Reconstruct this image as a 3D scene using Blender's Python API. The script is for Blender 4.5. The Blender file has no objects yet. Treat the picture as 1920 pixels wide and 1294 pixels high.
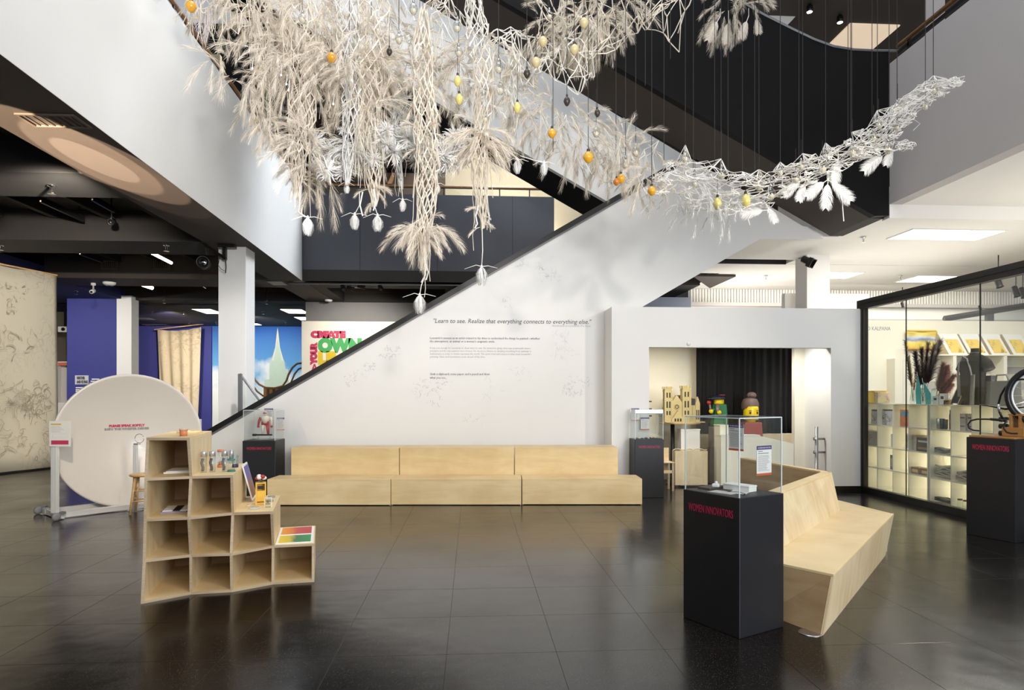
import bpy, math, random
from mathutils import Vector, Matrix, noise
R = random.Random(7)
pi = math.pi
C = bpy.context.scene.collection
S = bpy.context.scene

# ------------------------------------------------------------------ camera
F = 1220.0          # focal length in pixels of the 1920 px wide frame
EYE = 1.75          # camera height
HZ = 741.0          # image row of the horizon
TH = math.radians(3.5)
cd = bpy.data.cameras.new('camera')
cam = bpy.data.objects.new('camera', cd); C.objects.link(cam)
cam.location = (0, 0, EYE); cam.rotation_euler = (pi / 2, 0, -TH)
cd.sensor_width = 36.0; cd.lens = 36.0 * F / 1920.0
cd.shift_y = (HZ - 647.0) / 1920.0
cd.clip_start = 0.05; cd.clip_end = 200
S.camera = cam
# ------------------------------------------------------------------ world, exposure
S.view_settings.view_transform = 'Standard'; S.view_settings.look = 'None'
S.view_settings.gamma = 1.0; S.view_settings.exposure = 0.42
S.view_settings.use_curve_mapping = False
W = bpy.data.worlds.new('world'); S.world = W; W.use_nodes = True
bg = W.node_tree.nodes['Background']
bg.inputs[0].default_value = (0.86, 0.92, 1.0, 1); bg.inputs[1].default_value = 0.36
S.cycles.max_bounces = 9; S.cycles.transparent_max_bounces = 24
S.cycles.diffuse_bounces = 4; S.cycles.glossy_bounces = 4
S.cycles.sample_clamp_indirect = 6.0
S.cycles.caustics_reflective = False; S.cycles.caustics_refractive = False
S.cycles.use_denoising = True

def area(name, loc, target, sx, sy, power, col=(1, 1, 1), spread=180):
    l = bpy.data.lights.new(name, 'AREA'); l.shape = 'RECTANGLE'; l.size = sx; l.size_y = sy
    l.energy = power; l.color = col; l.spread = math.radians(spread)
    o = bpy.data.objects.new(name, l); C.objects.link(o); o.location = loc
    o.rotation_euler = (Vector(target) - Vector(loc)).to_track_quat('-Z', 'Y').to_euler()
    return o
def spot(name, loc, target, power, angle=50, blend=.5, col=(1, .9, .75), r=.05):
    l = bpy.data.lights.new(name, 'SPOT'); l.energy = power; l.color = col
    l.spot_size = math.radians(angle); l.spot_blend = blend; l.shadow_soft_size = r
    o = bpy.data.objects.new(name, l); C.objects.link(o); o.location = loc
    o.rotation_euler = (Vector(target) - Vector(loc)).to_track_quat('-Z', 'Y').to_euler()
    return o
WARM = (1, .87, .68); COOL = (.86, .92, 1.0); NEUT = (1, .96, .9)
# assumed unseen skylight; added unseen fills behind the camera and high at the rear
area('assumed_skylight', (.2, 7, 15.5), (.2, 9, 0), 8, 9, 640, COOL)
area('front_fill', (4.5, -5.0, 5.0), (-3.5, 10, 3.2), 8, 4, 520, (1, .965, .93))
area('upper_flight_fill', (4.0, 19.0, 13.0), (1.0, 13.5, 8.0), 6, 3, 1500, COOL)
# added unseen fills for right soffit and gallery ceiling; assumed lamps over the shop floor
area('shop_light', (10.2, 11.9, 4.7), (10.2, 12.3, 0), 4.5, 1.5, 98, (1, .965, .90))
area('shop_up_fill', (10.6, 6.2, 3.4), (10.6, 6.2, 6), 5, 8, 120, (1, .95, .88))
area('gallery_up_fill', (9.2, 13.6, 3.6), (9.0, 13.6, 6), 6, 3.5, 42, (1, .95, .88))
area('gallery_up_fill', (6.9, 16.9, 3.3), (6.9, 16.5, 6), 2.4, 2.0, 34, (1, .95, .88))
area('shop_rear_light', (11, 17.2, 4.7), (11, 18.6, 2), 8, 2.0, 130, (1, .95, .86))
# assumed ceiling spots of the galleries
spot('bench_spot', (-5.0, 4.5, 4.7), (-.6, 11.0, .5), 400, 58, .8, (1, .91, .78), .06)
spot('bench_spot', (6.4, 4.2, 4.8), (1.0, 11.6, 1.0), 470, 62, .8, (1, .91, .78), .06)
spot('shelf_spot', (2.6, 1.2, 4.9), (-2.3, 6.3, .8), 330, 40, .7, WARM, .05)
spot('pedestal_spot', (6.6, 2.6, 4.8), (3.4, 6.3, .5), 110, 50, .7, WARM, .05)
spot('dish_spot', (-1.2, 1.4, 4.9), (-5.6, 9.6, .9), 1150, 32, .7, WARM, .05)
spot('banner_spot', (-5.0, 8.6, 4.5), (-10.2, 14.6, 2.2), 1750, 80, .9, (1, .92, .8), .05)
spot('mural_spot', (-8.2, 24.8, 4.6), (-8.8, 29, 2.4), 520, 100, .9, (.95, .97, 1), .05)
spot('sign_spot', (-3.2, 18.2, 4.7), (-3.7, 21, 2.9), 420, 90, .8, (1, .95, .85), .05)
spot('cloth_spot', (-10.6, 23.6, 4.6), (-12.6, 28.6, 2.6), 900, 80, .9, (1, .9, .75), .05)
spot('blue_wall_spot', (-13.0, 16.2, 4.5), (-11.6, 21.0, 2.0), 520, 90, .9, (1, .95, .9), .05)
spot('room_spot', (3.6, 11.6, 2.9), (3.9, 13.0, .8), 75, 120, .9, (1, .9, .7), .05)
spot('sculpture_fill', (1.2, -.5, 4.2), (-1.2, 8.5, 6.4), 1500, 62, .8, (1, .97, .93), .3)  # added fill brightening the sculpture from the front
area('shelf_backlight', (8.35, 9.75, .62), (7.5, 9.75, .62), 3.4, .95, 115, (1, .985, .95))  # assumed light behind the shop shelving, making its backs glow
spot('column_fill', (-1.6, 6.2, 4.6), (-4.7, 13.4, 2.4), 700, 26, .8, (1, .97, .93), .05)  # added fill brightening the white column, no lamp there
area('side_fill', (6.2, -4.6, 2.2), (2.6, 6, .6), 3.2, 2.4, 400, (.80, .89, 1.0))  # added unseen fill brightening the bench front and pedestal side
# ------------------------------------------------------------------ picture rays -> world points
FW = Vector((math.sin(TH), math.cos(TH), 0)); RT = Vector((math.cos(TH), -math.sin(TH), 0)); O = Vector((0, 0, EYE))
def ray(px, py): return FW + RT * ((px - 960) / F) + Vector((0, 0, (HZ - py) / F))
def onY(px, py, Y): d = ray(px, py); return O + d * (Y / d.y)
def onX(px, py, X): d = ray(px, py); return O + d * (X / d.x)
def onZ(px, py, Z=0.0): d = ray(px, py); return O + d * ((Z - EYE) / d.z)
def atD(px, py, D): return O + ray(px, py) * D
# ------------------------------------------------------------------ materials
def lin(c):
    return tuple(((x / 255) / 12.92 if x / 255 <= .04045 else ((x / 255 + .055) / 1.055) ** 2.4) for x in c)
MATS = {}
def pmat(name, rgb, rough=.5, metal=0.0, var=.06, scale=6.0, bump=0.0, spec=.5, emit=0.0, coat=0.0, stretch=None, trans=0.0):
    if name in MATS: return MATS[name]
    m = bpy.data.materials.new(name); m.use_nodes = True; nt = m.node_tree; N = nt.nodes; L = nt.links
    b = N['Principled BSDF']; c = lin(rgb)
    tc = N.new('ShaderNodeTexCoord'); mp = N.new('ShaderNodeMapping'); nz = N.new('ShaderNodeTexNoise'); mx = N.new('ShaderNodeMix')
    mx.data_type = 'RGBA'; nz.inputs['Scale'].default_value = scale; nz.inputs['Detail'].default_value = 4
    if stretch: mp.inputs['Scale'].default_value = stretch
    L.new(tc.outputs['Object'], mp.inputs[0]); L.new(mp.outputs[0], nz.inputs[0]); L.new(nz.outputs[0], mx.inputs[0])
    mx.inputs[6].default_value = (*[max(0, x * (1 - var)) for x in c], 1); mx.inputs[7].default_value = (*[min(1, x * (1 + var)) for x in c], 1)
    L.new(mx.outputs[2], b.inputs['Base Color'])
    b.inputs['Roughness'].default_value = rough; b.inputs['Metallic'].default_value = metal
    b.inputs['Specular IOR Level'].default_value = spec; b.inputs['Coat Weight'].default_value = coat
    b.inputs['Transmission Weight'].default_value = trans
    if emit: b.inputs['Emission Color'].default_value = (*c, 1); b.inputs['Emission Strength'].default_value = emit
    if bump:
        bp = N.new('ShaderNodeBump'); bp.inputs['Strength'].default_value = bump; bp.inputs['Distance'].default_value = .01
        L.new(nz.outputs[0], bp.inputs['Height']); L.new(bp.outputs[0], b.inputs['Normal'])
    MATS[name] = m; return m
def glassmat(name, tint=(.97, .985, .98), rough=.0, boost=1.0, f0=.04):
    m = bpy.data.materials.new(name); m.use_nodes = True; nt = m.node_tree; N = nt.nodes; L = nt.links
    N.remove(N['Principled BSDF']); out = N['Material Output']
    t = N.new('ShaderNodeBsdfTransparent'); t.inputs[0].default_value = (*tint, 1)
    g = N.new('ShaderNodeBsdfGlossy'); g.inputs['Roughness'].default_value = rough
    fr = N.new('ShaderNodeLayerWeight'); fr.inputs[0].default_value = .5
    pw = N.new('ShaderNodeMath'); pw.operation = 'POWER'; pw.inputs[1].default_value = 4.5; L.new(fr.outputs['Facing'], pw.inputs[0])
    mu = N.new('ShaderNodeMath'); mu.operation = 'MULTIPLY_ADD'; mu.inputs[1].default_value = .8 * boost; mu.inputs[2].default_value = f0 * boost; mu.use_clamp = True
    mx = N.new('ShaderNodeMixShader')
    L.new(pw.outputs[0], mu.inputs[0]); L.new(mu.outputs[0], mx.inputs[0]); L.new(t.outputs[0], mx.inputs[1]); L.new(g.outputs[0], mx.inputs[2])
    L.new(mx.outputs[0], out.inputs[0]); return m
def woodmat(name, light, dark, vec=(1, 1, 9), scale=2.2, rough=.42):
    m = bpy.data.materials.new(name); m.use_nodes = True; nt = m.node_tree; N = nt.nodes; L = nt.links
    b = N['Principled BSDF']; tc = N.new('ShaderNodeTexCoord'); mp = N.new('ShaderNodeMapping'); mp.inputs['Scale'].default_value = vec
    n1 = N.new('ShaderNodeTexNoise'); n1.inputs['Scale'].default_value = scale; n1.inputs['Detail'].default_value = 6; n1.inputs['Distortion'].default_value = .8
    n2 = N.new('ShaderNodeTexNoise'); n2.inputs['Scale'].default_value = 1.7; n2.inputs['Detail'].default_value = 3
    ad = N.new('ShaderNodeMath'); ad.operation = 'ADD'; cr = N.new('ShaderNodeValToRGB')
    L.new(tc.outputs['Object'], mp.inputs[0]); L.new(mp.outputs[0], n1.inputs[0]); L.new(tc.outputs['Object'], n2.inputs[0])
    L.new(n1.outputs[0], ad.inputs[0]); L.new(n2.outputs[0], ad.inputs[1])
    md = N.new('ShaderNodeMath'); md.operation = 'MULTIPLY'; md.inputs[1].default_value = .5; L.new(ad.outputs[0], md.inputs[0]); L.new(md.outputs[0], cr.inputs[0])
    cr.color_ramp.elements[0].position = .34; cr.color_ramp.elements[0].color = (*lin(dark), 1)
    cr.color_ramp.elements[1].position = .62; cr.color_ramp.elements[1].color = (*lin(light), 1)
    L.new(cr.outputs[0], b.inputs['Base Color']); b.inputs['Roughness'].default_value = rough
    bp = N.new('ShaderNodeBump'); bp.inputs['Strength'].default_value = .06; bp.inputs['Distance'].default_value = .005
    L.new(n1.outputs[0], bp.inputs['Height']); L.new(bp.outputs[0], b.inputs['Normal'])
    return m
def terrazzo():
    m = bpy.data.materials.new('polished_terrazzo'); m.use_nodes = True; nt = m.node_tree; N = nt.nodes; L = nt.links
    b = N['Principled BSDF']; ge = N.new('ShaderNodeNewGeometry')
    v = N.new('ShaderNodeTexVoronoi'); v.inputs['Scale'].default_value = 165; L.new(ge.outputs['Position'], v.inputs['Vector'])
    hs = N.new('ShaderNodeSeparateColor'); L.new(v.outputs['Color'], hs.inputs[0])
    gt = N.new('ShaderNodeMath'); gt.operation = 'GREATER_THAN'; gt.inputs[1].default_value = .86; L.new(hs.outputs[0], gt.inputs[0])
    dl = N.new('ShaderNodeMath'); dl.operation = 'LESS_THAN'; dl.inputs[1].default_value = .33; L.new(v.outputs['Distance'], dl.inputs[0])
    mu = N.new('ShaderNodeMath'); mu.operation = 'MULTIPLY'; L.new(gt.outputs[0], mu.inputs[0]); L.new(dl.outputs[0], mu.inputs[1])
    mx = N.new('ShaderNodeMix'); mx.data_type = 'RGBA'; L.new(mu.outputs[0], mx.inputs[0])
    mx.inputs[6].default_value = (*lin((22, 19, 17)), 1); mx.inputs[7].default_value = (*lin((88, 79, 70)), 1)
    L.new(mx.outputs[2], b.inputs['Base Color'])
    nz = N.new('ShaderNodeTexNoise'); nz.inputs['Scale'].default_value = .9; nz.inputs['Detail'].default_value = 5; L.new(ge.outputs['Position'], nz.inputs['Vector'])
    mr = N.new('ShaderNodeMapRange'); mr.inputs[1].default_value = .3; mr.inputs[2].default_value = .7; mr.inputs[3].default_value = .14; mr.inputs[4].default_value = .26
    L.new(nz.outputs[0], mr.inputs[0]); L.new(mr.outputs[0], b.inputs['Roughness']); b.inputs['Specular IOR Level'].default_value = .52
    n2 = N.new('ShaderNodeTexNoise'); n2.inputs['Scale'].default_value = 2.6; n2.inputs['Detail'].default_value = 2; L.new(ge.outputs['Position'], n2.inputs['Vector'])
    bp = N.new('ShaderNodeBump'); bp.inputs['Strength'].default_value = .055; bp.inputs['Distance'].default_value = .06; L.new(n2.outputs[0], bp.inputs['Height']); L.new(bp.outputs[0], b.inputs['Normal'])
    return m
def printmat(name, base, ink, scale=3.0, lo=.47, hi=.53, mask=1.2, amount=.6, rough=.85, bump=0.0):
    """cloth or paper with a printed pencil-like pattern"""
    m = bpy.data.materials.new(name); m.use_nodes = True; nt = m.node_tree; N = nt.nodes; L = nt.links
    b = N['Principled BSDF']; tc = N.new('ShaderNodeTexCoord')
    n1 = N.new('ShaderNodeTexNoise'); n1.inputs['Scale'].default_value = scale; n1.inputs['Detail'].default_value = 7; n1.inputs['Distortion'].default_value = 1.6
    n2 = N.new('ShaderNodeTexNoise'); n2.inputs['Scale'].default_value = mask; n2.inputs['Detail'].default_value = 3
    L.new(tc.outputs['Object'], n1.inputs[0]); L.new(tc.outputs['Object'], n2.inputs[0])
    cr = N.new('ShaderNodeValToRGB'); e = cr.color_ramp.elements
    e[0].position = lo; e[0].color = (0, 0, 0, 1); e[1].position = hi; e[1].color = (0, 0, 0, 1)
    k = e.new((lo + hi) / 2); k.color = (1, 1, 1, 1)
    L.new(n1.outputs[0], cr.inputs[0])
    c2 = N.new('ShaderNodeValToRGB'); c2.color_ramp.elements[0].position = .45; c2.color_ramp.elements[1].position = .62
    L.new(n2.outputs[0], c2.inputs[0])
    mu = N.new('ShaderNodeMath'); mu.operation = 'MULTIPLY'; L.new(cr.outputs[0], mu.inputs[0]); L.new(c2.outputs[0], mu.inputs[1])
    m2 = N.new('ShaderNodeMath'); m2.operation = 'MULTIPLY'; m2.inputs[1].default_value = amount; L.new(mu.outputs[0], m2.inputs[0])
    mx = N.new('ShaderNodeMix'); mx.data_type = 'RGBA'; L.new(m2.outputs[0], mx.inputs[0])
    mx.inputs[6].default_value = (*lin(base), 1); mx.inputs[7].default_value = (*lin(ink), 1)
    L.new(mx.outputs[2], b.inputs['Base Color']); b.inputs['Roughness'].default_value = rough
    return m
def rampmat(name, stops, axis=0, p0=0.0, p1=1.0, nscale=3.0, namp=.25, rough=.5):
    """colours running across an object's own extent, wobbled by noise"""
    m = bpy.data.materials.new(name); m.use_nodes = True; nt = m.node_tree; N = nt.nodes; L = nt.links
    b = N['Principled BSDF']; tc = N.new('ShaderNodeTexCoord'); sp = N.new('ShaderNodeSeparateXYZ'); L.new(tc.outputs['Generated'], sp.inputs[0])
    nz = N.new('ShaderNodeTexNoise'); nz.inputs['Scale'].default_value = nscale; nz.inputs['Detail'].default_value = 5; L.new(tc.outputs['Object'], nz.inputs[0])
    a = N.new('ShaderNodeMath'); a.operation = 'MULTIPLY_ADD'; a.inputs[1].default_value = namp; L.new(nz.outputs[0], a.inputs[0]); L.new(sp.outputs[axis], a.inputs[2])
    s = N.new('ShaderNodeMath'); s.operation = 'SUBTRACT'; s.inputs[1].default_value = namp / 2; L.new(a.outputs[0], s.inputs[0])
    cr = N.new('ShaderNodeValToRGB'); L.new(s.outputs[0], cr.inputs[0]); e = cr.color_ramp.elements
    e[0].position = stops[0][0]; e[0].color = (*lin(stops[0][1]), 1); e[1].position = stops[-1][0]; e[1].color = (*lin(stops[-1][1]), 1)
    for p, c in stops[1:-1]: k = e.new(p); k.color = (*lin(c), 1)
    L.new(cr.outputs[0], b.inputs['Base Color']); b.inputs['Roughness'].default_value = rough
    return m
def emat(name, rgb, strength):
    m = bpy.data.materials.new(name); m.use_nodes = True; N = m.node_tree.nodes; b = N['Principled BSDF']
    b.inputs['Base Color'].default_value = (.8, .8, .8, 1); b.inputs['Emission Color'].default_value = (*lin(rgb), 1); b.inputs['Emission Strength'].default_value = strength
    return m
WHITE = pmat('white_paint', (236, 234, 230), .6, var=.02, scale=2)
WHITE2 = pmat('white_paint_gallery', (238, 235, 229), .7, var=.02, scale=2)
GREYW = pmat('pale_grey', (188, 182, 179), .6, var=.03, scale=1.5)  # the right balcony wall's shade is put into this grey
CREAM = pmat('cream_wall_paint', (246, 240, 222), .7, var=.02, scale=2)
BLACKC = pmat('black_ceiling_paint', (38, 34, 31), .75, var=.15, scale=3)
BROWNC = pmat('dark_brown', (64, 55, 49), .7, var=.10, scale=2)
BLACKW = pmat('black_wall_paint', (15, 14, 14), .6, var=.10, scale=1.5, spec=.15)
FASCIA = pmat('charcoal_blue_paint', (70, 72, 80), .5, var=.05, scale=1.2)
GREYWALL = pmat('mid_grey_paint', (128, 126, 124), .7, var=.05)
BLUEW = pmat('royal_blue_paint', (54, 58, 132), .7, var=.06, scale=2)
BLUEC = pmat('navy_blue_paint', (36, 40, 92), .75, var=.06, scale=2)
BEIGEW = pmat('beige_wall_paint', (206, 190, 158), .7, var=.04)
PED = pmat('black_pedestal_paint', (31, 31, 34), .42, var=.12, scale=4, spec=.4)
BLACKM = pmat('black_metal', (24, 23, 22), .35, 0.2, var=.1)
BRONZE = pmat('dark_bronze_frame', (48, 44, 40), .4, .4, var=.1)
STEEL = pmat('brushed_steel', (200, 200, 200), .28, 1.0, var=.06, stretch=(1, 1, 20))
ALU = pmat('aluminium_extrusion', (232, 232, 230), .35, .35, var=.05)
GREYM = pmat('grey_painted_metal', (112, 112, 114), .45, .3, var=.06)
CHROME = pmat('chrome', (225, 225, 225), .12, 1.0, var=.03)
PLY = woodmat('birch_plywood', (238, 214, 166), (218, 188, 136), (1, 1, 5), 1.6)
PLYV = woodmat('birch_plywood_pale', (230, 212, 174), (208, 182, 138), (6, 6, 1), 1.6)
PLYE = woodmat('plywood_edge', (196, 176, 146), (164, 142, 114), (1, 1, 40), 3)
PLYD = woodmat('darker_plywood', (198, 168, 128), (170, 136, 96), (1, 1, 6), 1.6)  # darker plywood tone for backs and end panels
OAK = woodmat('oak_handrail', (156, 112, 66), (112, 76, 42), (3, 1, 3), 3)
PINE = woodmat('pine_stool', (224, 188, 128), (190, 146, 88), (1, 1, 8), 3)
ACRY = glassmat('clear_acrylic', (.975, .985, .98), 0, .9)
ACRYE = pmat('acrylic_edge', (225, 232, 232), .2, var=.04)
GLASS = glassmat('shop_glass', (.97, .985, .975), 0, .8)
JAR = glassmat('jar_glass', (.9, .94, .93), .02, 1.6)
PANEL = emat('ceiling_panel_light', (255, 246, 228), 9.0)
PANELW = emat('ceiling_panel_light_white', (255, 250, 240), 5.0)
STRIP = emat('strip_lamp', (255, 240, 212), 14.0)
LAMP = emat('lamp_face', (255, 240, 215), 25.0)
UNLIT = pmat('unlit_panel', (196, 190, 178), .5)
PINK = pmat('crimson_vinyl', (186, 34, 74), .5, var=.05)
PAPER = pmat('white_paper', (236, 234, 230), .8, var=.03)
INK = pmat('dark_grey_vinyl', (82, 80, 82), .6)
INKL = pmat('pale_grey_vinyl', (152, 150, 150), .6)
# ------------------------------------------------------------------ mesh builder
class MB:
    def __init__(s): s.v = []; s.f = []; s.mi = []; s.cur = 0
    def add(s, vs, fs):
        o = len(s.v); s.v.extend([tuple(p) for p in vs])
        for f in fs: s.f.append(tuple(i + o for i in f)); s.mi.append(s.cur)
        return s
    def box(s, a, b, M=None):
        x0, y0, z0 = a; x1, y1, z1 = b
        vs = [Vector(p) for p in ((x0, y0, z0), (x1, y0, z0), (x1, y1, z0), (x0, y1, z0), (x0, y0, z1), (x1, y0, z1), (x1, y1, z1), (x0, y1, z1))]
        if M: vs = [M @ p for p in vs]
        return s.add(vs, [(0, 3, 2, 1), (4, 5, 6, 7), (0, 1, 5, 4), (1, 2, 6, 5), (2, 3, 7, 6), (3, 0, 4, 7)])
    def prism(s, poly, ext):
        n = len(poly); e = Vector(ext); P = [Vector(p) for p in poly]; Q = [p + e for p in P]
        return s.add(P + Q, [tuple(range(n))[::-1], tuple(range(n, 2 * n))] + [(i, (i + 1) % n, n + (i + 1) % n, n + i) for i in range(n)])
    def loft(s, A, B, caps=True):
        n = len(A)
        return s.add(list(A) + list(B), ([tuple(range(n))[::-1], tuple(range(n, 2 * n))] if caps else []) + [(i, (i + 1) % n, n + (i + 1) % n, n + i) for i in range(n)])
    def quad(s, *p): return s.add(p, [tuple(range(len(p)))])
    def tube(s, pts, r, n=8, closed=False, caps=True):
        P = [Vector(p) for p in pts]; m = len(P)
        if m < 2: return s
        rr = r if isinstance(r, (list, tuple)) else [r] * m
        t0 = (P[1] - P[0]).normalized(); a = Vector((0, 0, 1)) if abs(t0.z) < .9 else Vector((1, 0, 0))
        u = t0.cross(a).normalized(); vs = []
        for i in range(m):
            if closed: t = (P[(i + 1) % m] - P[i - 1])
            else: t = P[min(i + 1, m - 1)] - P[max(i - 1, 0)]
            if t.length < 1e-9: t = t0
            t = t.normalized(); u = (u - t * u.dot(t))
            u = u.normalized() if u.length > 1e-6 else t.orthogonal().normalized()
            w = t.cross(u)
            for k in range(n):
                an = 2 * pi * k / n; vs.append(P[i] + (u * math.cos(an) + w * math.sin(an)) * rr[i])
        fs = []
        for i in range(m if closed else m - 1):
            j = (i + 1) % m
            for k in range(n): fs.append((i * n + k, i * n + (k + 1) % n, j * n + (k + 1) % n, j * n + k))
        if caps and not closed: fs.append(tuple(range(n))[::-1]); fs.append(tuple(range((m - 1) * n, m * n)))
        return s.add(vs, fs)
    def lathe(s, prof, n=20, M=None, caps=True):
        vs = []; fs = []; m = len(prof)
        for r, z in prof:
            for k in range(n):
                a = 2 * pi * k / n; p = Vector((r * math.cos(a), r * math.sin(a), z)); vs.append(M @ p if M else p)
        for i in range(m - 1):
            for k in range(n): fs.append((i * n + k, i * n + (k + 1) % n, (i + 1) * n + (k + 1) % n, (i + 1) * n + k))
        if prof[0] == prof[-1]: caps = False
        if caps and prof[0][0] > 1e-5: fs.append(tuple(range(n))[::-1])
        if caps and prof[-1][0] > 1e-5: fs.append(tuple(range((m - 1) * n, m * n)))
        return s.add(vs, fs)
    def ball(s, c, r, n=12, m=8, sc=(1, 1, 1)):
        c = Vector(c); pr = [(max(r * math.sin(pi * i / m), 1e-6), -r * math.cos(pi * i / m)) for i in range(m + 1)]
        return s.lathe(pr, n, Matrix.Translation(c) @ Matrix.Diagonal((*sc, 1)))
    def ribbon(s, pts, w, up):
        vs = []; up = Vector(up); m = len(pts)
        for i in range(m):
            t = Vector(pts[min(i + 1, m - 1)]) - Vector(pts[max(i - 1, 0)]); d = t.cross(up)
            d = d.normalized() * w / 2 if d.length > 1e-9 else Vector((w / 2, 0, 0))
            vs += [Vector(pts[i]) - d, Vector(pts[i]) + d]
        return s.add(vs, [(2 * i, 2 * i + 1, 2 * i + 3, 2 * i + 2) for i in range(m - 1)])
    def grid(s, fn, nu, nv):
        vs = [fn(i / nu, j / nv) for j in range(nv + 1) for i in range(nu + 1)]
        return s.add(vs, [(j * (nu + 1) + i, j * (nu + 1) + i + 1, (j + 1) * (nu + 1) + i + 1, (j + 1) * (nu + 1) + i) for j in range(nv) for i in range(nu)])
    def build(s, name, mat, parent=None, smooth=False, bevel=0.0, world=True, solid=0.0):
        off = Vector((0, 0, 0)); q = parent
        if world:
            if parent is not None and tuple(parent.matrix_parent_inverse.translation) == (0, 0, 0):
                while q is not None: off = off + q.location; q = q.parent
        me = bpy.data.meshes.new(name)
        me.from_pydata([(p[0] - off.x, p[1] - off.y, p[2] - off.z) for p in s.v], [], s.f)
        ms = mat if isinstance(mat, (list, tuple)) else [mat]
        for m in ms: me.materials.append(m)
        if len(ms) > 1: me.polygons.foreach_set('material_index', s.mi)
        if smooth: me.polygons.foreach_set('use_smooth', [True] * len(me.polygons))
        me.update()
        o = bpy.data.objects.new(name, me); C.objects.link(o)
        if parent is not None: o.parent = parent
        if solid:
            d = o.modifiers.new('solid', 'SOLIDIFY'); d.thickness = solid; d.offset = 0
        if bevel:
            d = o.modifiers.new('bevel', 'BEVEL'); d.width = bevel; d.segments = 2; d.limit_method = 'ANGLE'
        return o
def tag(o, label, cat, group=None, kind=None):
    o['label'] = label; o['category'] = cat
    if group: o['group'] = group
    if kind: o['kind'] = kind
    return o
def thing(name, label, cat, loc=(0, 0, 0), rotz=0.0, group=None, kind=None):
    o = bpy.data.objects.new(name, None); C.objects.link(o); o.location = loc; o.rotation_euler = (0, 0, rotz); o.empty_display_size = .1
    return tag(o, label, cat, group, kind)
def struct(mb, name, mat, label, cat='wall', parent=None, **k):
    o = mb.build(name, mat, parent, **k); tag(o, label, cat, None, 'structure'); return o
def dup(root, loc=None, rotz=None, label=None):
    r = root.copy(); C.objects.link(r)
    if loc is not None: r.location = loc
    if rotz is not None: r.rotation_euler = (0, 0, rotz)
    if label: r['label'] = label
    for ch in list(root.children):
        c = ch.copy(); C.objects.link(c); c.parent = r
        for g in list(ch.children):
            d = g.copy(); C.objects.link(d); d.parent = c
    return r
def text(body, size, mat, M, parent, name='lettering', shear=0.0, width=None, align='LEFT', bold=0.0, ext=.0015, spacing=1.0, res=3, sx=1.0):
    """lettering as real raised geometry; M places its plane (x right, y up, z out) in the parent's space"""
    cu = bpy.data.curves.new(name, 'FONT'); cu.body = body; cu.size = size; cu.shear = shear; cu.align_x = align
    cu.offset = bold; cu.extrude = ext; cu.resolution_u = res; cu.space_character = spacing
    tmp = bpy.data.objects.new('tmp', cu); C.objects.link(tmp)
    dg = bpy.context.evaluated_depsgraph_get(); me = bpy.data.meshes.new_from_object(tmp.evaluated_get(dg)); bpy.data.objects.remove(tmp)
    if width and me.vertices:
        w = max(v.co.x for v in me.vertices) - min(v.co.x for v in me.vertices); sx = width / max(w, 1e-6)
    me.transform(Matrix.Diagonal((sx, 1, 1, 1))); me.transform(M)
    me.materials.clear(); me.materials.append(mat); me.name = name
    o = bpy.data.objects.new(name, me); C.objects.link(o); o.parent = parent
    return o
def frame(origin, xdir, out):
    """matrix: x along xdir, y up-ish, z out"""
    x = Vector(xdir).normalized(); z = Vector(out).normalized(); y = z.cross(x).normalized()
    return Matrix(((x.x, y.x, z.x, origin[0]), (x.y, y.y, z.y, origin[1]), (x.z, y.z, z.z, origin[2]), (0, 0, 0, 1)))
# ------------------------------------------------------------------ levels and planes of the building
H = 4.75; YS = 12.0; YP = 11.35; XR = 7.05; YF = 17.4; YB = 10.6; H2 = 9.3
XL = -4.45
# floor: base slab, tiles near the camera one by one, the rest joined
FLOORM = terrazzo(); JOINT = pmat('tile_joint', (58, 53, 48), .5)
fl = MB().box((-26, -8, -.3), (24, 34, -.004)).build('floor', JOINT); tag(fl, 'dark polished terrazzo floor under the whole hall', 'floor', None, 'structure')
TS = .745
def visible(x, y):
    v = Vector((x, y, 0)) - O; d = v.dot(FW)
    return d > 2.9 and abs(v.dot(RT) / d) < .86
cells = [(i, j) for i in range(-34, 32) for j in range(-10, 45)]
cen = lambda c: (c[0] * TS + .2, c[1] * TS + .31)
vis = sorted([c for c in cells if visible(*cen(c))], key=lambda c: (cen(c)[0]) ** 2 + cen(c)[1] ** 2)
near = vis[:290]; nearset = set(near)
h = TS / 2 - .0011
def tile_mb(mb, x, y):
    b = .0009
    mb.add([(x - h, y - h, -.02), (x + h, y - h, -.02), (x + h, y + h, -.02), (x - h, y + h, -.02),
            (x - h, y - h, -b), (x + h, y - h, -b), (x + h, y + h, -b), (x - h, y + h, -b),
            (x - h + b, y - h + b, 0), (x + h - b, y - h + b, 0), (x + h - b, y + h - b, 0), (x - h + b, y + h - b, 0)],
           [(0, 1, 5, 4), (1, 2, 6, 5), (2, 3, 7, 6), (3, 0, 4, 7), (4, 5, 9, 8), (5, 6, 10, 9), (6, 7, 11, 10), (7, 4, 8, 11), (8, 9, 10, 11)])
t0 = MB(); tile_mb(t0, 0, 0); t0 = t0.build('tile', FLOORM, fl)
for k, c in enumerate(near):
    o = t0 if k == 0 else t0.copy()
    if k: C.objects.link(o); o.parent = fl
    x, y = cen(c); o.location = (x, y, 0)
rest = MB()
for c in cells:
    if c not in nearset and -25 < cen(c)[0] < 23 and -7 < cen(c)[1] < 33: tile_mb(rest, *cen(c))
o = rest.build('tile_field', FLOORM, fl); o['kind'] = 'stuff'

_f, _n = onZ(566.3, 526.5, H), onZ(0, 101, H)
wx_at = lambda y: _f.x + (_n.x - _f.x) * (y - _f.y) / (_n.y - _f.y)
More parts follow.
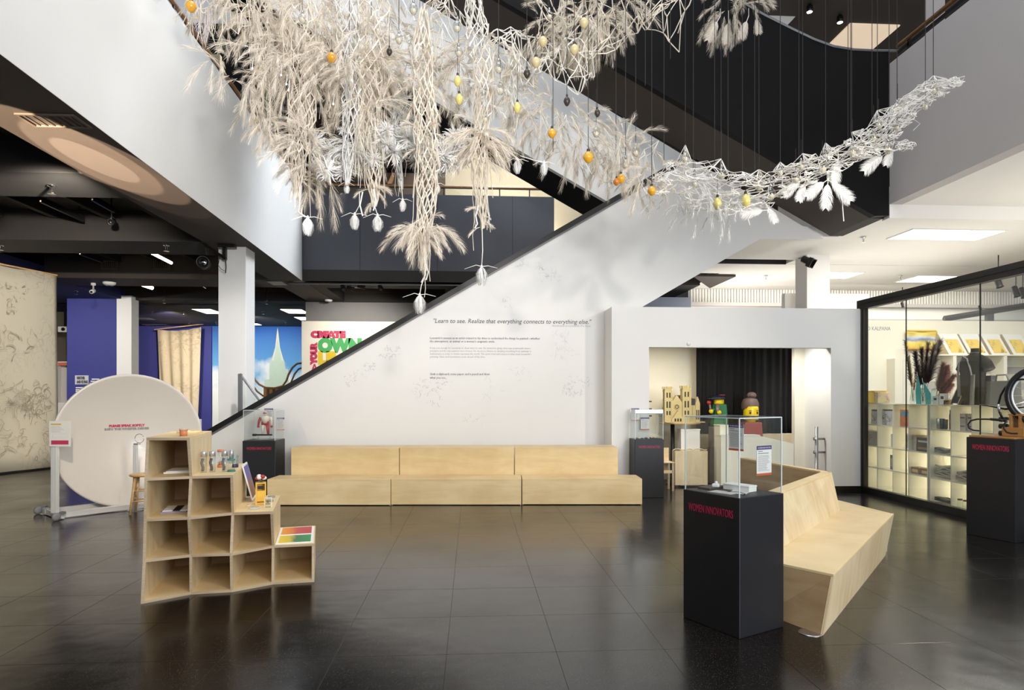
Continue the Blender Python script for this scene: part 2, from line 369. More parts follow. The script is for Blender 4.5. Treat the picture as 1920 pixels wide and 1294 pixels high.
# ---- left gallery ceiling: soffit bands with recesses between them
side = MB().prism([(-5.25, -4, H), (wx_at(-4) - .03, -4, H + .002), (wx_at(_f.y) - .03, _f.y, H + .002), (XL + .02, YF, H), (XL + .02, 30, H), (-5.25, 30, H)], (0, 0, .35))
side.prism([(-5.25, -4, H - .005), (wx_at(-4) - .002, -4, H - .005), (wx_at(_f.y) - .002, _f.y, H - .005), (-5.25, _f.y, H - .005)], (0, 0, .004))
struct(side, 'ceiling_soffit', BROWNC, 'dark brown soffit band along the left balcony edge', 'ceiling')
bands = [(-4, -2.9), (.9, 2.1), (5.1, 6.2), (9.14, 10.25), (13.1, 14.3), (17.3, 18.5)]
for i, (a, b) in enumerate(bands):
    m = MB().box((-10.9, a, H), (-5.25, b, H + .62))
    struct(m, 'ceiling_beam', BROWNC if i > 4 else BLACKC, 'dark ceiling beam of the left gallery, %s across' % ['nearest', 'second', 'third', 'fourth', 'fifth', 'sixth'][i], 'beam')  # the sixth beam's light is put into a browner colour
struct(MB().box((-10.9, 21.2, H), (1.6, 30, H + .3)), 'ceiling_rear', BLACKC, 'flat black ceiling over the far left exhibit area', 'ceiling')
struct(MB().box((XL + .02, YF - .02, H), (1.6, 18.5, H + .3)), 'ceiling_balcony', BLACKC, 'black soffit under the far charcoal balcony', 'ceiling')
struct(MB().box((-5.2, 18.5, H + .02), (-4.1, 21.2, H + .3)), 'ceiling_crossing', BLACKC, 'black ceiling strip beside the lit recess', 'ceiling')
struct(MB().box((-12, -4, H + .6), (XL - .25, 30, H + .7)), 'ceiling_deck', BLACKC, 'black deck above the ceiling recesses', 'ceiling')
struct(MB().box((XL, 18.0, H + .6), (6.3, 30, H + .7)), 'ceiling_deck', BLACKC, 'black deck above the rear recess', 'ceiling')
struct(MB().box((1.6, YF, H), (6.2, 30, H + .3)), 'ceiling_rear', BLACKC, 'black ceiling behind the stair wall', 'ceiling')
struct(MB().box((-26, -4, H), (-10.9, 21.2, H + .3)), 'ceiling_blue', BLUEC, 'navy painted ceiling of the far left corner', 'ceiling')
struct(MB().box((-26, 21.2, H), (-10.9, 30, H + .3)), 'ceiling_blue', BLUEC, 'navy painted ceiling behind the blue wall', 'ceiling')
k = 0
for a, b in zip(bands[1:-1], bands[2:]):
    for x in (-10.1, -9.1, -8.1, -7.1, -6.1):
        m = MB().box((x, a[1], H + .42), (x + .1, b[0], H + .58))
        struct(m, 'trim_joist', BLACKC, 'black joist inside a ceiling recess', 'joist'); k += 1
# ---- left balcony
pf = onZ(566.3, 526.5, H); pn = onZ(0, 101, H); dv = (pn - pf); pn2 = pf + dv * 1.75
zt = onY(565, 348, pf.y).z
wl = MB().prism([(pf.x, pf.y, H), (pn2.x, pn2.y, H), (pn2.x, pn2.y, zt), (pf.x, pf.y, zt)], (-.22, 0, 0))
struct(wl, 'wall_left', WHITE, 'big white balcony wall sloping out of the upper left', 'wall')
ln = (pn2 - pf).normalized()
rail = thing('balcony_rail', 'brown wooden handrail on the left white balcony wall', 'handrail', (pf.x, pf.y, zt))
MB().tube([pf + Vector((-.1, 0, zt - H + .22)) + ln * t for t in (0, 4, 8, 14)], .035, 10).build('handrail', OAK, rail, True)
for t in [x * 1.5 + .1 for x in range(8)]:
    p = pf + ln * t + Vector((-.1, 0, zt - H)); MB().box((p.x - .012, p.y - .02, zt), (p.x + .012, p.y + .02, zt + .22)).build('post', BLACKM, rail)
# ---- far balcony
a = onY(566.3, 527, YF); b = onY(1330, 527, YF); zt2 = onY(800, 365, YF).z
fb = MB().box((a.x - .4, YF, H), (2.2, YF + .2, zt2))
fb = struct(fb, 'wall_far_balcony', FASCIA, 'charcoal balcony front across the far side of the hall', 'wall')
for px in (675, 820, 961):
    x = onY(px, 450, YF).x; MB().box((x - .006, YF - .003, H), (x + .006, YF + .01, zt2)).build('seam', BLACKM, fb)
rl = thing('balcony_rail', 'brown handrail with glass below on the far charcoal balcony', 'handrail', (a.x, YF, zt2))
z1 = onY(700, 347, YF).z; z2 = onY(1000, 352, YF).z
MB().tube([(a.x, YF + .05, z1), (2.2, YF + .05, z1)], .035, 10).build('handrail', OAK, rl, True)
MB().box((a.x, YF + .03, z2 - .05), (2.2, YF + .07, z2)).build('rail_plate', BLACKM, rl)
MB().box((a.x, YF + .06, zt2), (2.2, YF + .07, z2 - .05)).build('glass_pane', GLASS, rl)
for px in (590, 650, 742, 832, 937, 993):
    x = onY(px, 360, YF).x; MB().box((x - .015, YF + .03, zt2), (x + .015, YF + .06, z2)).build('post', BLACKM, rl)
# ---- upper floor seen over the balconies
xbg = onY(835, 300, 22).x
struct(MB().box((xbg, 22.0, H), (8, 22.2, 9.9)), 'wall_upper_rear', BEIGEW, 'beige rear wall of the upper gallery', 'wall')
struct(MB().box((xbg, 22.0, 9.9), (8, 22.2, 14)), 'wall_upper_dark', BLACKW, 'black wall above the beige upper gallery wall', 'wall')
struct(MB().box((-14, 22.0, H), (xbg - .001, 22.2, 9.2)), 'wall_upper_brown', pmat('warm_brown_paint', (104, 84, 66), .7), 'brown rear wall of the upper gallery behind the far handrail', 'wall')
struct(MB().box((-14, 22.0, 9.2), (xbg - .001, 22.2, 14)), 'wall_upper_black', BLACKW, 'black wall above the brown upper gallery wall', 'wall')
spot('upper_wall_fill', (1.2, 20.0, 7.6), (.6, 22, 8.6), 60, 130, .9, (1, .9, .7), .05)  # added fill brightening the beige wall behind the strip lights
struct(MB().box((-14, -4, H2), (-6.3, 22, H2 + .3)), 'ceiling_upper', BLACKC, 'black ceiling of the upper left gallery', 'ceiling')
struct(MB().box((-14.2, -4, H), (-14, 22, 14)), 'wall_upper_left', BROWNC, 'dark brown wall of the upper left gallery', 'wall')
struct(MB().box((-14, YF + .4, 9.35), (-1.9, 21.99, 9.5)), 'ceiling_upper_rear', BROWNC, 'brown ceiling over the far balcony walk', 'ceiling')
c = onY(463, 130, 16.2); struct(MB().box((c.x - .12, 16.2, H), (c.x + .12, 16.4, H2)), 'column_upper', GREYW, 'slim pale column behind the left handrail', 'column')
c = onY(392, 114, 15.5); o = MB().box((c.x - .25, 15.5, c.z - .16), (c.x + .25, 15.62, c.z + .16)).build('wall_box', BEIGEW, bevel=.01); tag(o, 'small beige box on the dark wall behind the left handrail', 'box')
for px in (905, 955, 1010):
    p = onY(px, 358, 21.5); o = MB().box((p.x - .5, 21.6, 7.0), (p.x + .5, 21.9, 7.06)).build('strip_light', STRIP); tag(o, 'glowing white strip light seen through the far balcony rail, %s of three' % {905: 'left', 955: 'middle', 1010: 'right'}[px], 'light', 'strip lights behind the far rail')
# ---- lower stair: white side wall, sloped body, black coping
def P(px, py, Y=YS): return onY(px, py, Y)
poly = [P(350, 829), P(1285, 293), P(1300, 300), P(1545, 448), P(1425, 448), P(1205, 575)]
pr = P(1205, 575); pl = P(350, 829)
poly += [Vector((pr.x, YS, 0)), Vector((pl.x, YS, 0))]
sw = struct(MB().prism(poly, (0, .14, 0)), 'wall_stair', WHITE, 'large white stair wall with the quotation and pencil sketches', 'wall')
up = (P(1285, 293) - P(350, 829)).normalized(); nn = Vector((-up.z, 0, up.x))
A = P(350, 829); B = P(1285, 293)
MB().prism([A - nn * .085, B - nn * .085, B + nn * .004, A + nn * .004], (0, .18, 0)).build('coping', BLACKM, sw).location = (0, -.02, 0)
MB().prism([A - nn * .12, B - nn * .12, B - nn * .087, A - nn * .087], (0, .02, 0)).build('coping_edge', GREYM, sw).location = (0, -.012, 0)
body = MB().prism([P(1205, 575) + Vector((-1.6, .15, -.9)), P(1425, 448) + Vector((0, .15, .0)), P(1425, 448) + Vector((0, .15, .32)), P(1205, 575) + Vector((-1.6, .15, -.58))], (0, 1.2, 0))
struct(body, 'wall_stair_soffit', WHITE, 'white underside of the lower stair flight', 'stair')
rs = thing('stair_rail_end', 'grey steel rail end with a glass panel at the foot of the white stair', 'handrail', P(450, 778))
p0 = P(451, 775, YS + .07); p1 = P(450, 701, YS + .07); p2 = P(487, 752, YS + .07)
MB().box((p0.x - .035, YS + .03, p0.z - .1), (p0.x + .035, YS + .08, p1.z)).build('post', GREYM, rs, bevel=.004)
MB().tube([p1, p2], .022, 8).build('strut', GREYM, rs)
q = P(397, 800, YS + .07); MB().prism([p0, (p0.x, YS + .07, p1.z), p2, P(487, 757, YS + .07)], (0, .012, 0)).build('glass_pane', GLASS, rs)
# ---- upper flight with the bright white side, seen behind the sculpture
Y2 = 13.6
poly = [P(420, -229, Y2), P(800, 0, Y2), P(1285, 293, Y2), P(1500, 424, Y2), P(1310, 478, Y2), P(1137, 377, Y2), P(750, 152, Y2), P(330, -92, Y2)]
struct(MB().prism(poly, (0, .14, 0)), 'wall_upper_flight', WHITE, 'bright white side of the upper stair flight behind the sculpture', 'wall')
d = Vector((0, .15, 0)); q0, q1 = P(1310, 478, Y2), P(330, -92, Y2)
struct(MB().prism([q0 + d, q1 + d, q1 + d + Vector((0, 0, .25)), q0 + d + Vector((0, 0, .25))], (0, 1.38, 0)), 'wall_upper_flight_soffit', BLACKW, 'black underside of the upper stair flight', 'stair')
# ---- black flight in front, with brown soffit
bl = [P(1676, 404, YB), P(1640, 405, YB), P(940, 0, YB), P(600, -197, YB), P(1000, -250, YB), P(1380, 0, YB), P(1433, 30, YB), P(1487, 57, YB), P(1527, 76, YB), P(1563, 89, YB), P(1600, 95, YB), P(1640, 97, YB), P(1676, 97, YB)]
xr_ = XR - .01
for i in (0, 12): bl[i].x = xr_
struct(MB().prism(bl, (0, .14, 0)), 'wall_black_flight', BLACKW, 'black side of the front stair flight with a curved top', 'wall')
q0, q1 = P(1640, 405, YB), P(600, -197, YB); d = Vector((0, .14, 0))
struct(MB().prism([q0 + d, q1 + d, q1 + d + Vector((0, 0, .3)), q0 + d + Vector((0, 0, .3))], (0, YS - YB - .16, 0)), 'wall_black_flight_soffit', BROWNC, 'brown sloping underside of the black stair flight', 'stair')
struct(MB().box((q0.x, YB + .14, q0.z), (xr_, YS - .02, q0.z + .3)), 'wall_black_landing', BLACKW, 'black landing at the foot of the black flight', 'stair')
MB().tube([P(1380, -2, YB) , P(1433, 28, YB), P(1487, 55, YB), P(1527, 74, YB), P(1563, 87, YB), P(1600, 93, YB), P(1640, 95, YB), P(1690, 95.5, YB)], .022, 6).build('trim_1', GREYM)
tag(bpy.data.objects['trim_1'], 'thin grey coping along the curved black parapet', 'trim', None, 'structure')
# ---- right balcony
zb = 4.98; zt3 = onX(1676, 113, XR).z
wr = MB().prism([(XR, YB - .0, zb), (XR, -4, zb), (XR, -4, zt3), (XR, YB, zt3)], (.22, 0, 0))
struct(wr, 'wall_right', GREYW, 'balcony wall at the upper right, its shade put into grey colour', 'wall')
rr = thing('balcony_rail', 'brown wooden handrail on the right grey balcony wall', 'handrail', (XR, YB, zt3))
MB().tube([(XR + .08, YB - .1, zt3 + .24), (XR + .08, -2, zt3 + .24)], .04, 10).build('handrail', OAK, rr, True)
MB().box((XR + .06, -2, zt3 + .10), (XR + .10, YB - .1, zt3 + .16)).build('rail_plate', BLACKM, rr)
for i in range(7): MB().box((XR + .06, YB - .4 - i * 1.4, zt3), (XR + .1, YB - .36 - i * 1.4, zt3 + .22)).build('post', BLACKM, rr)
struct(MB().box((XR + .22, -4, zb), (16, YB, zb + .2)), 'ceiling_right_front', WHITE2, 'white soffit under the right balcony', 'ceiling')
struct(MB().box((XR - .0, YB, H), (16, YB + .2, zb + .3)), 'wall_right_beam', WHITE2, 'white beam face under the right balcony', 'beam')
# white gallery ceiling behind
struct(MB().prism([(4.3, YS + .16, H + .06), (XR, YS + .16, H + .06), (XR, YB + .22, H + .06), (16, YB + .22, H + .06), (16, 14.3, H + .06), (4.3, 14.3, H + .06)], (0, 0, .19)), 'ceiling_right', WHITE2, 'white gallery ceiling behind the right beam', 'ceiling')
struct(MB().box((7.3, 14.3, H + .06), (16, 14.75, H + .25)), 'ceiling_right_strip', WHITE2, 'white ceiling beside the dark slot', 'ceiling')
struct(MB().box((4.3, 14.3, H + .4), (7.3, 14.75, H + .5)), 'ceiling_slot', FASCIA, 'dark slot in the white gallery ceiling', 'ceiling')
struct(MB().box((4.3, 14.74, H + .05), (7.3, 14.78, H + .45)), 'ceiling_slot_side', BLACKC, 'dark side of the slot in the white ceiling', 'ceiling')
struct(MB().box((6.2, 14.78, H + .06), (16, 20.5, H + .25)), 'ceiling_right_rear', WHITE2, 'white ceiling in front of the ribbed far wall', 'ceiling')
struct(MB().box((4.3, 14.78, H + .06), (6.2, 16.0, H + .25)), 'ceiling_right_inner', WHITE2, 'white ceiling beside the dark coffer', 'ceiling')
struct(MB().box((2.0, 16.0, H + .2), (6.2, 17.4, H + .3)), 'ceiling_coffer', BLACKC, 'dark coffer between the white and black ceilings', 'ceiling')
struct(MB().prism([(5.55, 16.1, H), (6.66, 16.1, H), (6.66, 17.9, H)], (0, 0, .05)), 'ceiling_wedge', BROWNC, 'brown triangular panel at the edge of the white ceiling', 'ceiling')
# ribbed bright wall at the back of the right gallery
rib = MB()
for i in range(150):
    x = 6.25 + i * .085; rib.box((x, 18.30, 4.42), (x + .05, 18.36, H + .05))
rw = struct(MB().box((6.2, 18.36, 0), (19, 18.5, H + .06)), 'wall_ribbed', WHITE2, 'bright white pleated wall at the back of the right gallery', 'wall')
o = rib.build('rib', WHITE2, rw); o['kind'] = 'stuff'
MB().box((6.2, 18.15, 4.30), (19, 18.36, 4.40)).build('ledge', GREYW, rw)
MB().box((6.2, 18.2, 3.90), (19, 18.36, 3.96)).build('ledge', GREYW, rw)
struct(MB().box((2.2, 18.1, 0), (6.19, 18.3, 4.52)), 'wall_grey_rear', pmat('blue_grey_paint', (120, 128, 144), .6), 'blue grey wall glimpsed behind the stair', 'wall')
# upper right gallery
struct(MB().box((4.2, 11.4, H2), (16, 22, H2 + .2)), 'ceiling_upper_right', BROWNC, 'dark brown ceiling of the upper right gallery', 'ceiling')
struct(MB().box((4.2, 21.7, zb + .4), (16, 21.88, H2)), 'wall_upper_right', BROWNC, 'dark brown rear wall of the upper right gallery', 'wall')
c0 = onY(1517, 60, 14.2); struct(MB().box((c0.x - .38, 14.2, zb), (c0.x + .38, 14.9, H2)), 'column_upper_right', GREYW, 'pale blue lit column in the upper right gallery', 'column')
struct(MB().prism([P(1300, -30, 12.6), P(1430, 60, 12.6), P(1475, 48, 12.6), P(1550, -30, 12.6)], (0, .12, 0)), 'wall_top_flight', WHITE, 'bright white stair side at the top edge above the black parapet', 'wall')
c0 = onX(1742, 30, XR + .5); struct(MB().box((c0.x, c0.y - .1, zt3), (c0.x + .2, c0.y + .1, H2)), 'column_right_rail', GREYW, 'slim pale post behind the right handrail', 'column')
p = [onZ(1573, 63, H2), onZ(1668, 63, H2), onZ(1640, 96, H2), onZ(1552, 96, H2)]
x0, x1 = p[0].x, p[1].x; y0, y1 = p[0].y, p[2].y
o = MB().box((x0, y0 - .4, H2 - .03), (x1, y1, H2 - .002)).build('panel_light', emat('warm_panel_light', (255, 222, 180), .42), bevel=.004); tag(o, 'warm glowing ceiling panel in the upper right gallery', 'light')
for px, py in ((1575, 28), (1518, 8)):
    q = onZ(px, py, H2); t = thing('track_spot', 'small lit ceiling spot in the upper right gallery, %s' % ('near the warm panel' if px > 1550 else 'above the pale column'), 'light', (q.x, q.y, H2))
    MB().lathe([(.03, 0), (.06, -.05), (.06, -.14), (.05, -.15)], 12).build('body', BLACKM, t, True, world=False); MB().lathe([(.05, -.152), (.0, -.155)], 12).build('lamp', LAMP, t, world=False)
# ---- columns
def column(name, px0, px1, py, Y, label):
    a = onY(px0, py, Y); b = onY(px1, py, Y); w = b.x - a.x
    return struct(MB().box((a.x, Y, 0), (b.x, Y + w, H + .1)), name, WHITE, label, 'column', bevel=.008)
column('column_1', 409.3, 461, 462, 13.45, 'white square column behind the whisper dish, carrying the projector bracket')
column('column_2', 218.5, 246.5, 565, 20.95, 'white square column in front of the blue wall')
column('column_3', 1513, 1556, 483, 13.75, 'white square column above the white partition')
# ---- back and outer walls
struct(MB().box((-26, 29.0, 0), (-11.3, 29.2, H)), 'wall_blue_rear', BLUEW, 'royal blue far wall behind the hanging cloth', 'wall')
xb = onY(218.4, 700, 20.95).x; xa = onY(133, 700, 21.2).x
bw = struct(MB().box((xa, 21.0, 0), (xb, 21.2, H)), 'wall_blue', BLUEW, 'royal blue wall with the weather sign', 'wall')
struct(MB().box((-26, 21.2, 0), (-26.2, -4, 6)), 'wall_outer_left', BLACKW, 'dark outer wall at the far left', 'wall')
struct(MB().box((-26, 24.4, 0), (xa + .3, 24.6, H)), 'wall_corridor', pmat('khaki_paint', (112, 104, 88), .8), 'khaki wall seen through the gap beside the left banner', 'wall')
struct(MB().box((-7.4, 30, 0), (8, 30.2, H)), 'wall_rear', GREYWALL, 'grey rear wall', 'wall')
gx0 = onY(573, 580, 21.3).x
struct(MB().box((gx0, 21.3, 0), (3.2, 21.5, H + .3)), 'wall_grey', GREYWALL, 'grey wall above the white CREATE sign', 'wall')
MU = None
# ---- partition with the opening
a = onY(1147, 577, YP); b = onY(1600, 577, YP); zp = onY(1380, 577, YP).z
o0 = onY(1217, 651, YP); o1 = onY(1558, 651, YP); b = Vector((XR, YP, 0))
pw = MB(); pw.box((a.x, YP, 0), (o0.x, YP + .15, zp)).box((o1.x, YP, 0), (b.x, YP + .15, zp)).box((o0.x, YP, o0.z), (o1.x, YP + .15, zp))
pw.box((a.x, YP + .15, 0), (a.x + .12, YS, zp))
pwo = struct(pw, 'wall_partition', WHITE, 'white partition wall with a wide opening to the play room', 'wall')
MB().box((o1.x + .02, YP - .02, 0), (b.x, YP, .11)).build('baseboard_partition', BLACKM, None); tag(bpy.data.objects['baseboard_partition'], 'black baseboard at the right end of the white partition', 'baseboard', None, 'structure')
o = MB().lathe([(.035, 0), (.035, .012), (.02, .02), (0.001, .022)], 14, frame(onY(1291, 645, YP - .001), (1, 0, 0), (0, -1, 0))).build('wall_sensor', PAPER, None, True); tag(o, 'tiny round white sensor above the opening', 'sensor')
for py in (753, 767, 780): q = onY(1217, py, YP + .02); MB().box((q.x - .001, YP + .02, q.z - .012), (q.x + .05, YP + .05, q.z + .012)).build('hinge', BLACKM, pwo)
# room behind
BACKR = 13.3
struct(MB().box((o0.x - .6, BACKR, 0), (o1.x + .6, BACKR + .12, 3.2)), 'wall_room_rear', CREAM, 'cream rear wall of the play room', 'wall')
struct(MB().box((o0.x - .6, YP + .15, 3.2), (o1.x + .6, BACKR + .1, 3.3)), 'ceiling_room', WHITE2, 'white ceiling of the play room', 'ceiling')
xw = onY(1553, 700, YP + .15).x; yj = 12.35
xj0 = onY(1490, 700, yj).x
struct(MB().box((xj0, yj, 0), (xw + .14, yj + .12, 3.2)), 'wall_room_jamb', CREAM, 'cream wall end beside the bright doorway of the play room', 'wall')
struct(MB().box((xw, YP + .15, 0), (xw + .12, yj, 3.2)), 'wall_room_right', WHITE, 'bright white side wall beside the steel rail', 'wall')
spot('doorway_fill', (xw - 1.0, YP + .5, 2.9), (xw, 11.9, 1.3), 110, 110, 1, (1, .97, .9))  # added unseen spot brightening the white side wall
# ---- shop front
XG = XR
ya = YP; yb = 1.0
def gz(py, px, X=XG): return onX(px, py, X).z
z_rb = gz(580.5, 1617); z_rt = gz(563.5, 1617); z_sill = gz(910.6, 1617)
wn = thing('window_1', 'glazed shop front in dark bronze frame at the right', 'window', (XG, YP, 0), kind='structure')
MB().box((XG - .06, yb, z_rb), (XG + .05, ya + .1, z_rt)).build('top_rail', BRONZE, wn, bevel=.004)
MB().box((XG - .075, yb, (z_rb + z_rt) / 2 - .005), (XG - .05, ya, (z_rb + z_rt) / 2 + .012)).build('rail_groove', BLACKM, wn)
MB().box((XG - .05, yb, 0), (XG + .05, ya, z_sill)).build('sill', BLACKM, wn, bevel=.004)
MB().box((XG - .05, ya - .11, z_sill), (XG + .03, ya - .005, z_rb)).build('corner_post', BRONZE, wn, bevel=.004)
MB().box((XG - .058, ya - .062, z_sill), (XG - .05, ya - .05, z_rb)).build('post_groove', BLACKM, wn)
ys = [ya - .11, onX(1699, 700, XG).y, onX(1838, 700, XG).y, onX(1990, 700, XG).y, 4.0, 2.5]
for i in range(len(ys) - 1):
    MB().box((XG - .006, ys[i + 1] + .004, z_sill), (XG + .006, ys[i] - .004, z_rb)).build('glass_pane', GLASS, wn)
    MB().box((XG - .008, ys[i + 1] - .005, z_sill), (XG + .008, ys[i + 1] + .004, z_rb)).build('joint', BLACKM, wn)
# shop back walls
YSH = 14.6
sx = onY(1624, 620, YSH).x; zs = onY(1700, 601, YSH).z
sb = struct(MB().box((sx, YSH, 0), (19, YSH + .15, zs)), 'wall_shop', CREAM, 'cream display wall at the back of the shop', 'wall')
struct(MB().box((XR + .05, YP + .2, 0), (sx + .5, YP + .3, z_rb)) if False else MB().box((XR + .12, YSH - .06, 0), (sx + .02, YSH + .1, zs + .6)), 'wall_shop_side', WHITE2, 'white side return at the corner of the shop', 'wall')
struct(MB().box((19, 2, 0), (19.2, 20.5, H)), 'wall_shop_outer', WHITE2, 'white outer wall of the shop', 'wall')
# second glazed front seen far behind the shop
w2 = thing('window_2', 'grey framed glass screen far behind the shop wall', 'window', (15, 16.5, 3.5), kind='structure')
p0 = atD(1770, 598, 15.6); p1 = atD(1930, 572, 15.6)
MB().tube([p0, p1], .07, 4).build('top_rail', GREYM, w2)
p2 = atD(1858, 590, 15.6); MB().box((p2.x - .08, p2.y, p2.z - .5), (p2.x + .08, p2.y + .1, p2.z + .02)).build('post', GREYM, w2)
MB().prism([p0, p1, p1 + Vector((0, 0, -1)), p0 + Vector((0, 0, -1))], (0, .01, 0)).build('glass_pane', GLASS, w2)
# ------------------------------------------------------------------ stepped plywood benches
def bench(px0, px1, D, depth, z0, z1, label):
    """plain plywood step box; px0/px1 are its front corners"""
    zm = z1
    a = onZ(px0, HZ + (EYE - zm) * F / D, zm); b = onZ(px1, HZ + (EYE - zm) * F / D, zm)
    d = (b - a); d.z = 0; L = d.length; ang = math.atan2(d.y, d.x)
    t = thing('plywood_step', label, 'bench', (a.x, a.y, z0), ang, None)
    hh = z1 - z0; g = .004
    MB().box((g, .0, .012), (L - g, .02, hh - .02)).build('front_panel', PLY, t, world=False, bevel=.002)
    MB().box((g, 0, hh - .0198), (L - g, depth, hh)).build('top_panel', PLY, t, world=False, bevel=.003)
    MB().box((g, .0202, 0.0), (.022, depth, hh - .02)).build('side_panel', PLYV, t, world=False)
    MB().box((L - .022, .0202, 0.0), (L - g, depth, hh - .02)).build('side_panel', PLYV, t, world=False)
    MB().box((.0222, depth - .02, 0.0), (L - .0222, depth, hh - .02)).build('back_panel', PLYV, t, world=False)
    return t
zs1, zs2 = .417, .868
DL = [(500.5, 732.3, 10.30), (733, 977.8, 10.33), (978.6, 1204.5, 10.36)]
for (p0, p1, D), l in zip(DL, ('left end, beside the black pedestal', 'middle', 'right end, beside the small pedestal')):
    bench(p0, p1, D, .54, 0, zs1, 'low front plywood step of the seating, %s' % l)
UL = [(545.5, 748.3, 10.88), (749, 964, 10.91), (964.8, 1159, 10.94)]
for (p0, p1, D), l in zip(UL, ('left end', 'middle', 'right end')):
    bench(p0, p1, D, .62, 0, zs2, 'tall rear plywood step against the white wall, %s' % l)

# ------------------------------------------------------------------ pedestals with acrylic covers
def pedestal(name, loc, rotz, sx, sy, h, label, txt_w, txt_z, acr=0.0, acr_label=None, side=0, txt_h=.062, dx=0.0, ah=.09):
    """loc is the near corner / front left corner, x along the lettered front"""
    t = thing(name, label, 'pedestal', loc, rotz)
    MB().box((0, 0, 0), (sx, sy, h)).build('body', PED, t, world=False, bevel=.006)
    M = frame((dx + (sx - txt_w) / 2, -.0008, txt_z), (1, 0, 0), (0, -1, 0))
    text('WOMEN INNOVATORS', txt_h * 1.22, PINK, M, t, width=txt_w, bold=.0, ext=.0008)
    if acr:
        c = thing('acrylic_cover', acr_label, 'display case', (loc[0], loc[1], h), rotz)
        e = .006; g = .012
        for nm, a, b in (('front', (g, g, 0), (sx - g, g + e, acr)), ('back', (g, sy - g - e, 0), (sx - g, sy - g, acr)), ('left', (g, g + e, 0), (g + e, sy - g - e, acr)), ('right', (sx - g - e, g + e, 0), (sx - g, sy - g - e, acr)), ('top', (g, g, acr), (sx - g, sy - g, acr + e))):
            MB().box(a, b).build('acrylic_pane', ACRY, c, world=False)
        m = MB(); w = .0035
        for x in (g, sx - g):
            for y in (g, sy - g): m.box((x - w, y - w, 0), (x + w, y + w, acr + e))
        for z in (acr + e / 2,):
            for y in (g, sy - g): m.box((g, y - w, z - w), (sx - g, y + w, z + w))
            for x in (g, sx - g): m.box((x - w, g, z - w), (x + w, sy - g, z + w))
        m.build('edge_line', ACRYE, c, world=False)
        return t, c
    return t, None
def sign_card(name, label, M, w, h, parent=None, head=(70, 52, 120), foot=(206, 96, 56), title='WOMEN INNOVATORS'):
    """a small information panel: M gives its lower left corner, x right, y up, z out"""
    t = thing(name, label, 'sign', M.translation)
    R3 = M.copy(); R3.translation = (0, 0, 0)
    MB().box((0, 0, -.003), (w, h, 0), R3).build('panel', PAPER, t, world=False)
    MB().box((0, h * .87, .0002), (w, h, .001), R3).build('header', pmat('violet_header', head, .5), t, world=False)
    MB().box((0, 0, .0002), (w, h * .075, .001), R3).build('footer', pmat('orange_footer', foot, .5), t, world=False)
    m = MB(); rr = random.Random(int(w * 1e4) + int(M.translation.x * 100)); y = h * .80
    m.box((w * .08, y, .0002), (w * .4, y + h * .03, .0008), R3); y -= h * .07; m.box((w * .08, y, .0002), (w * .8, y + h * .03, .0008), R3); y -= h * .07
    while y > h * .14:
        m.box((w * .08, y, .0002), (w * rr.uniform(.66, .9), y + h * .014, .0008), R3); y -= h * .042
    m.build('print', INKL, t, world=False)
    text(title, h * .075, PAPER, R3 @ Matrix.Translation((w * .06, h * .905, .0012)), t, width=w * .88, ext=.0003, res=1)
    return t
# big front pedestal
PA = Vector((1.660, 5.038, 0)); PN = Vector((1.911, 4.552, 0)); PB = Vector((2.346, 4.782, 0))
def rect_from(Lc, Nc, z=0):
    d = Nc - Lc; return (Lc.x, Lc.y, z), math.atan2(d.y, d.x), d.length
loc, rz, sx = rect_from(PA, PN)
p1, c1 = pedestal('display_pedestal', loc, rz, sx, .492, 1.010, 'black display pedestal in front of the angled bench, under a clear cover', .43, .855, .57, 'clear acrylic cover on the large front pedestal', txt_h=.068, dx=.0)
M1 = Matrix.Translation(loc) @ Matrix.Rotation(rz, 4, 'Z')
def inP(x, y, z): return M1 @ Vector((x, y, z))
# contents
def local(name, label, cat, x, y, z, rot=0.0, M=M1, rz_=None):
    p = M @ Vector((x, y, z)); return thing(name, label, cat, p, (rz if rz_ is None else rz_) + rot)
t = local('white_box', 'flat white rectangular box lying under the large acrylic cover', 'box', .17, .26, 1.011, .1)
MB().box((0, 0, 0), (.23, .10, .035)).build('body', PAPER, t, world=False, bevel=.003); MB().box((-.003, -.003, .0352), (.233, .103, .048)).build('lid', PAPER, t, world=False, bevel=.003)
t = local('foam_block', 'white crumbled foam piece beside the flat white box', 'object', .09, .22, 1.011, .5)
MB().box((0, 0, 0), (.055, .05, .036)).build('block', PAPER, t, world=False, bevel=.008); MB().ball((.03, .025, .043), .014, 8, 6).build('crumb', PAPER, t, True, world=False)
for i, (x, y, w, d, r, l) in enumerate(((.20, .05, .20, .12, .15, 'grey printed sheet lying near the front of the large cover'), (.34, .12, .13, .2, .5, 'pale printed sheet lying at the near corner of the large cover'), (.03, .12, .12, .18, .1, 'thin dark booklet lying at the left under the large cover'))):
    t = local('printed_sheet', l, 'paper', x, y, 1.0105 + .001 * i, r)
    MB().box((0, 0, 0), (w, d, .002 if i < 2 else .012)).build('sheet', pmat('sheet_%d' % i, ((190, 188, 186), (206, 202, 198), (70, 62, 62))[i], .6, var=.2, scale=30), t, world=False)
t = local('cable', 'thin black cable lying under the large acrylic cover', 'cable', .25, .2, 1.0145)
MB().tube([(0, 0, 0), (.06, -.03, 0), (.12, .02, 0), (.2, -.02, 0), (.22, -.06, 0)], .003, 6).build('wire', BLACKM, t, True, world=False)
# panels on the acrylic
sign_card('information_card', 'information card with violet header on the right face of the large acrylic cover', M1 @ frame((sx - .0195, .21, 1.155), (0, 1, 0), (1, 0, 0)), .165, .22)
sign_card('information_card', 'information card with violet header on the rear face of the large acrylic cover', M1 @ frame((.045, .470, 1.30), (1, 0, 0), (0, -1, 0)), .15, .215)
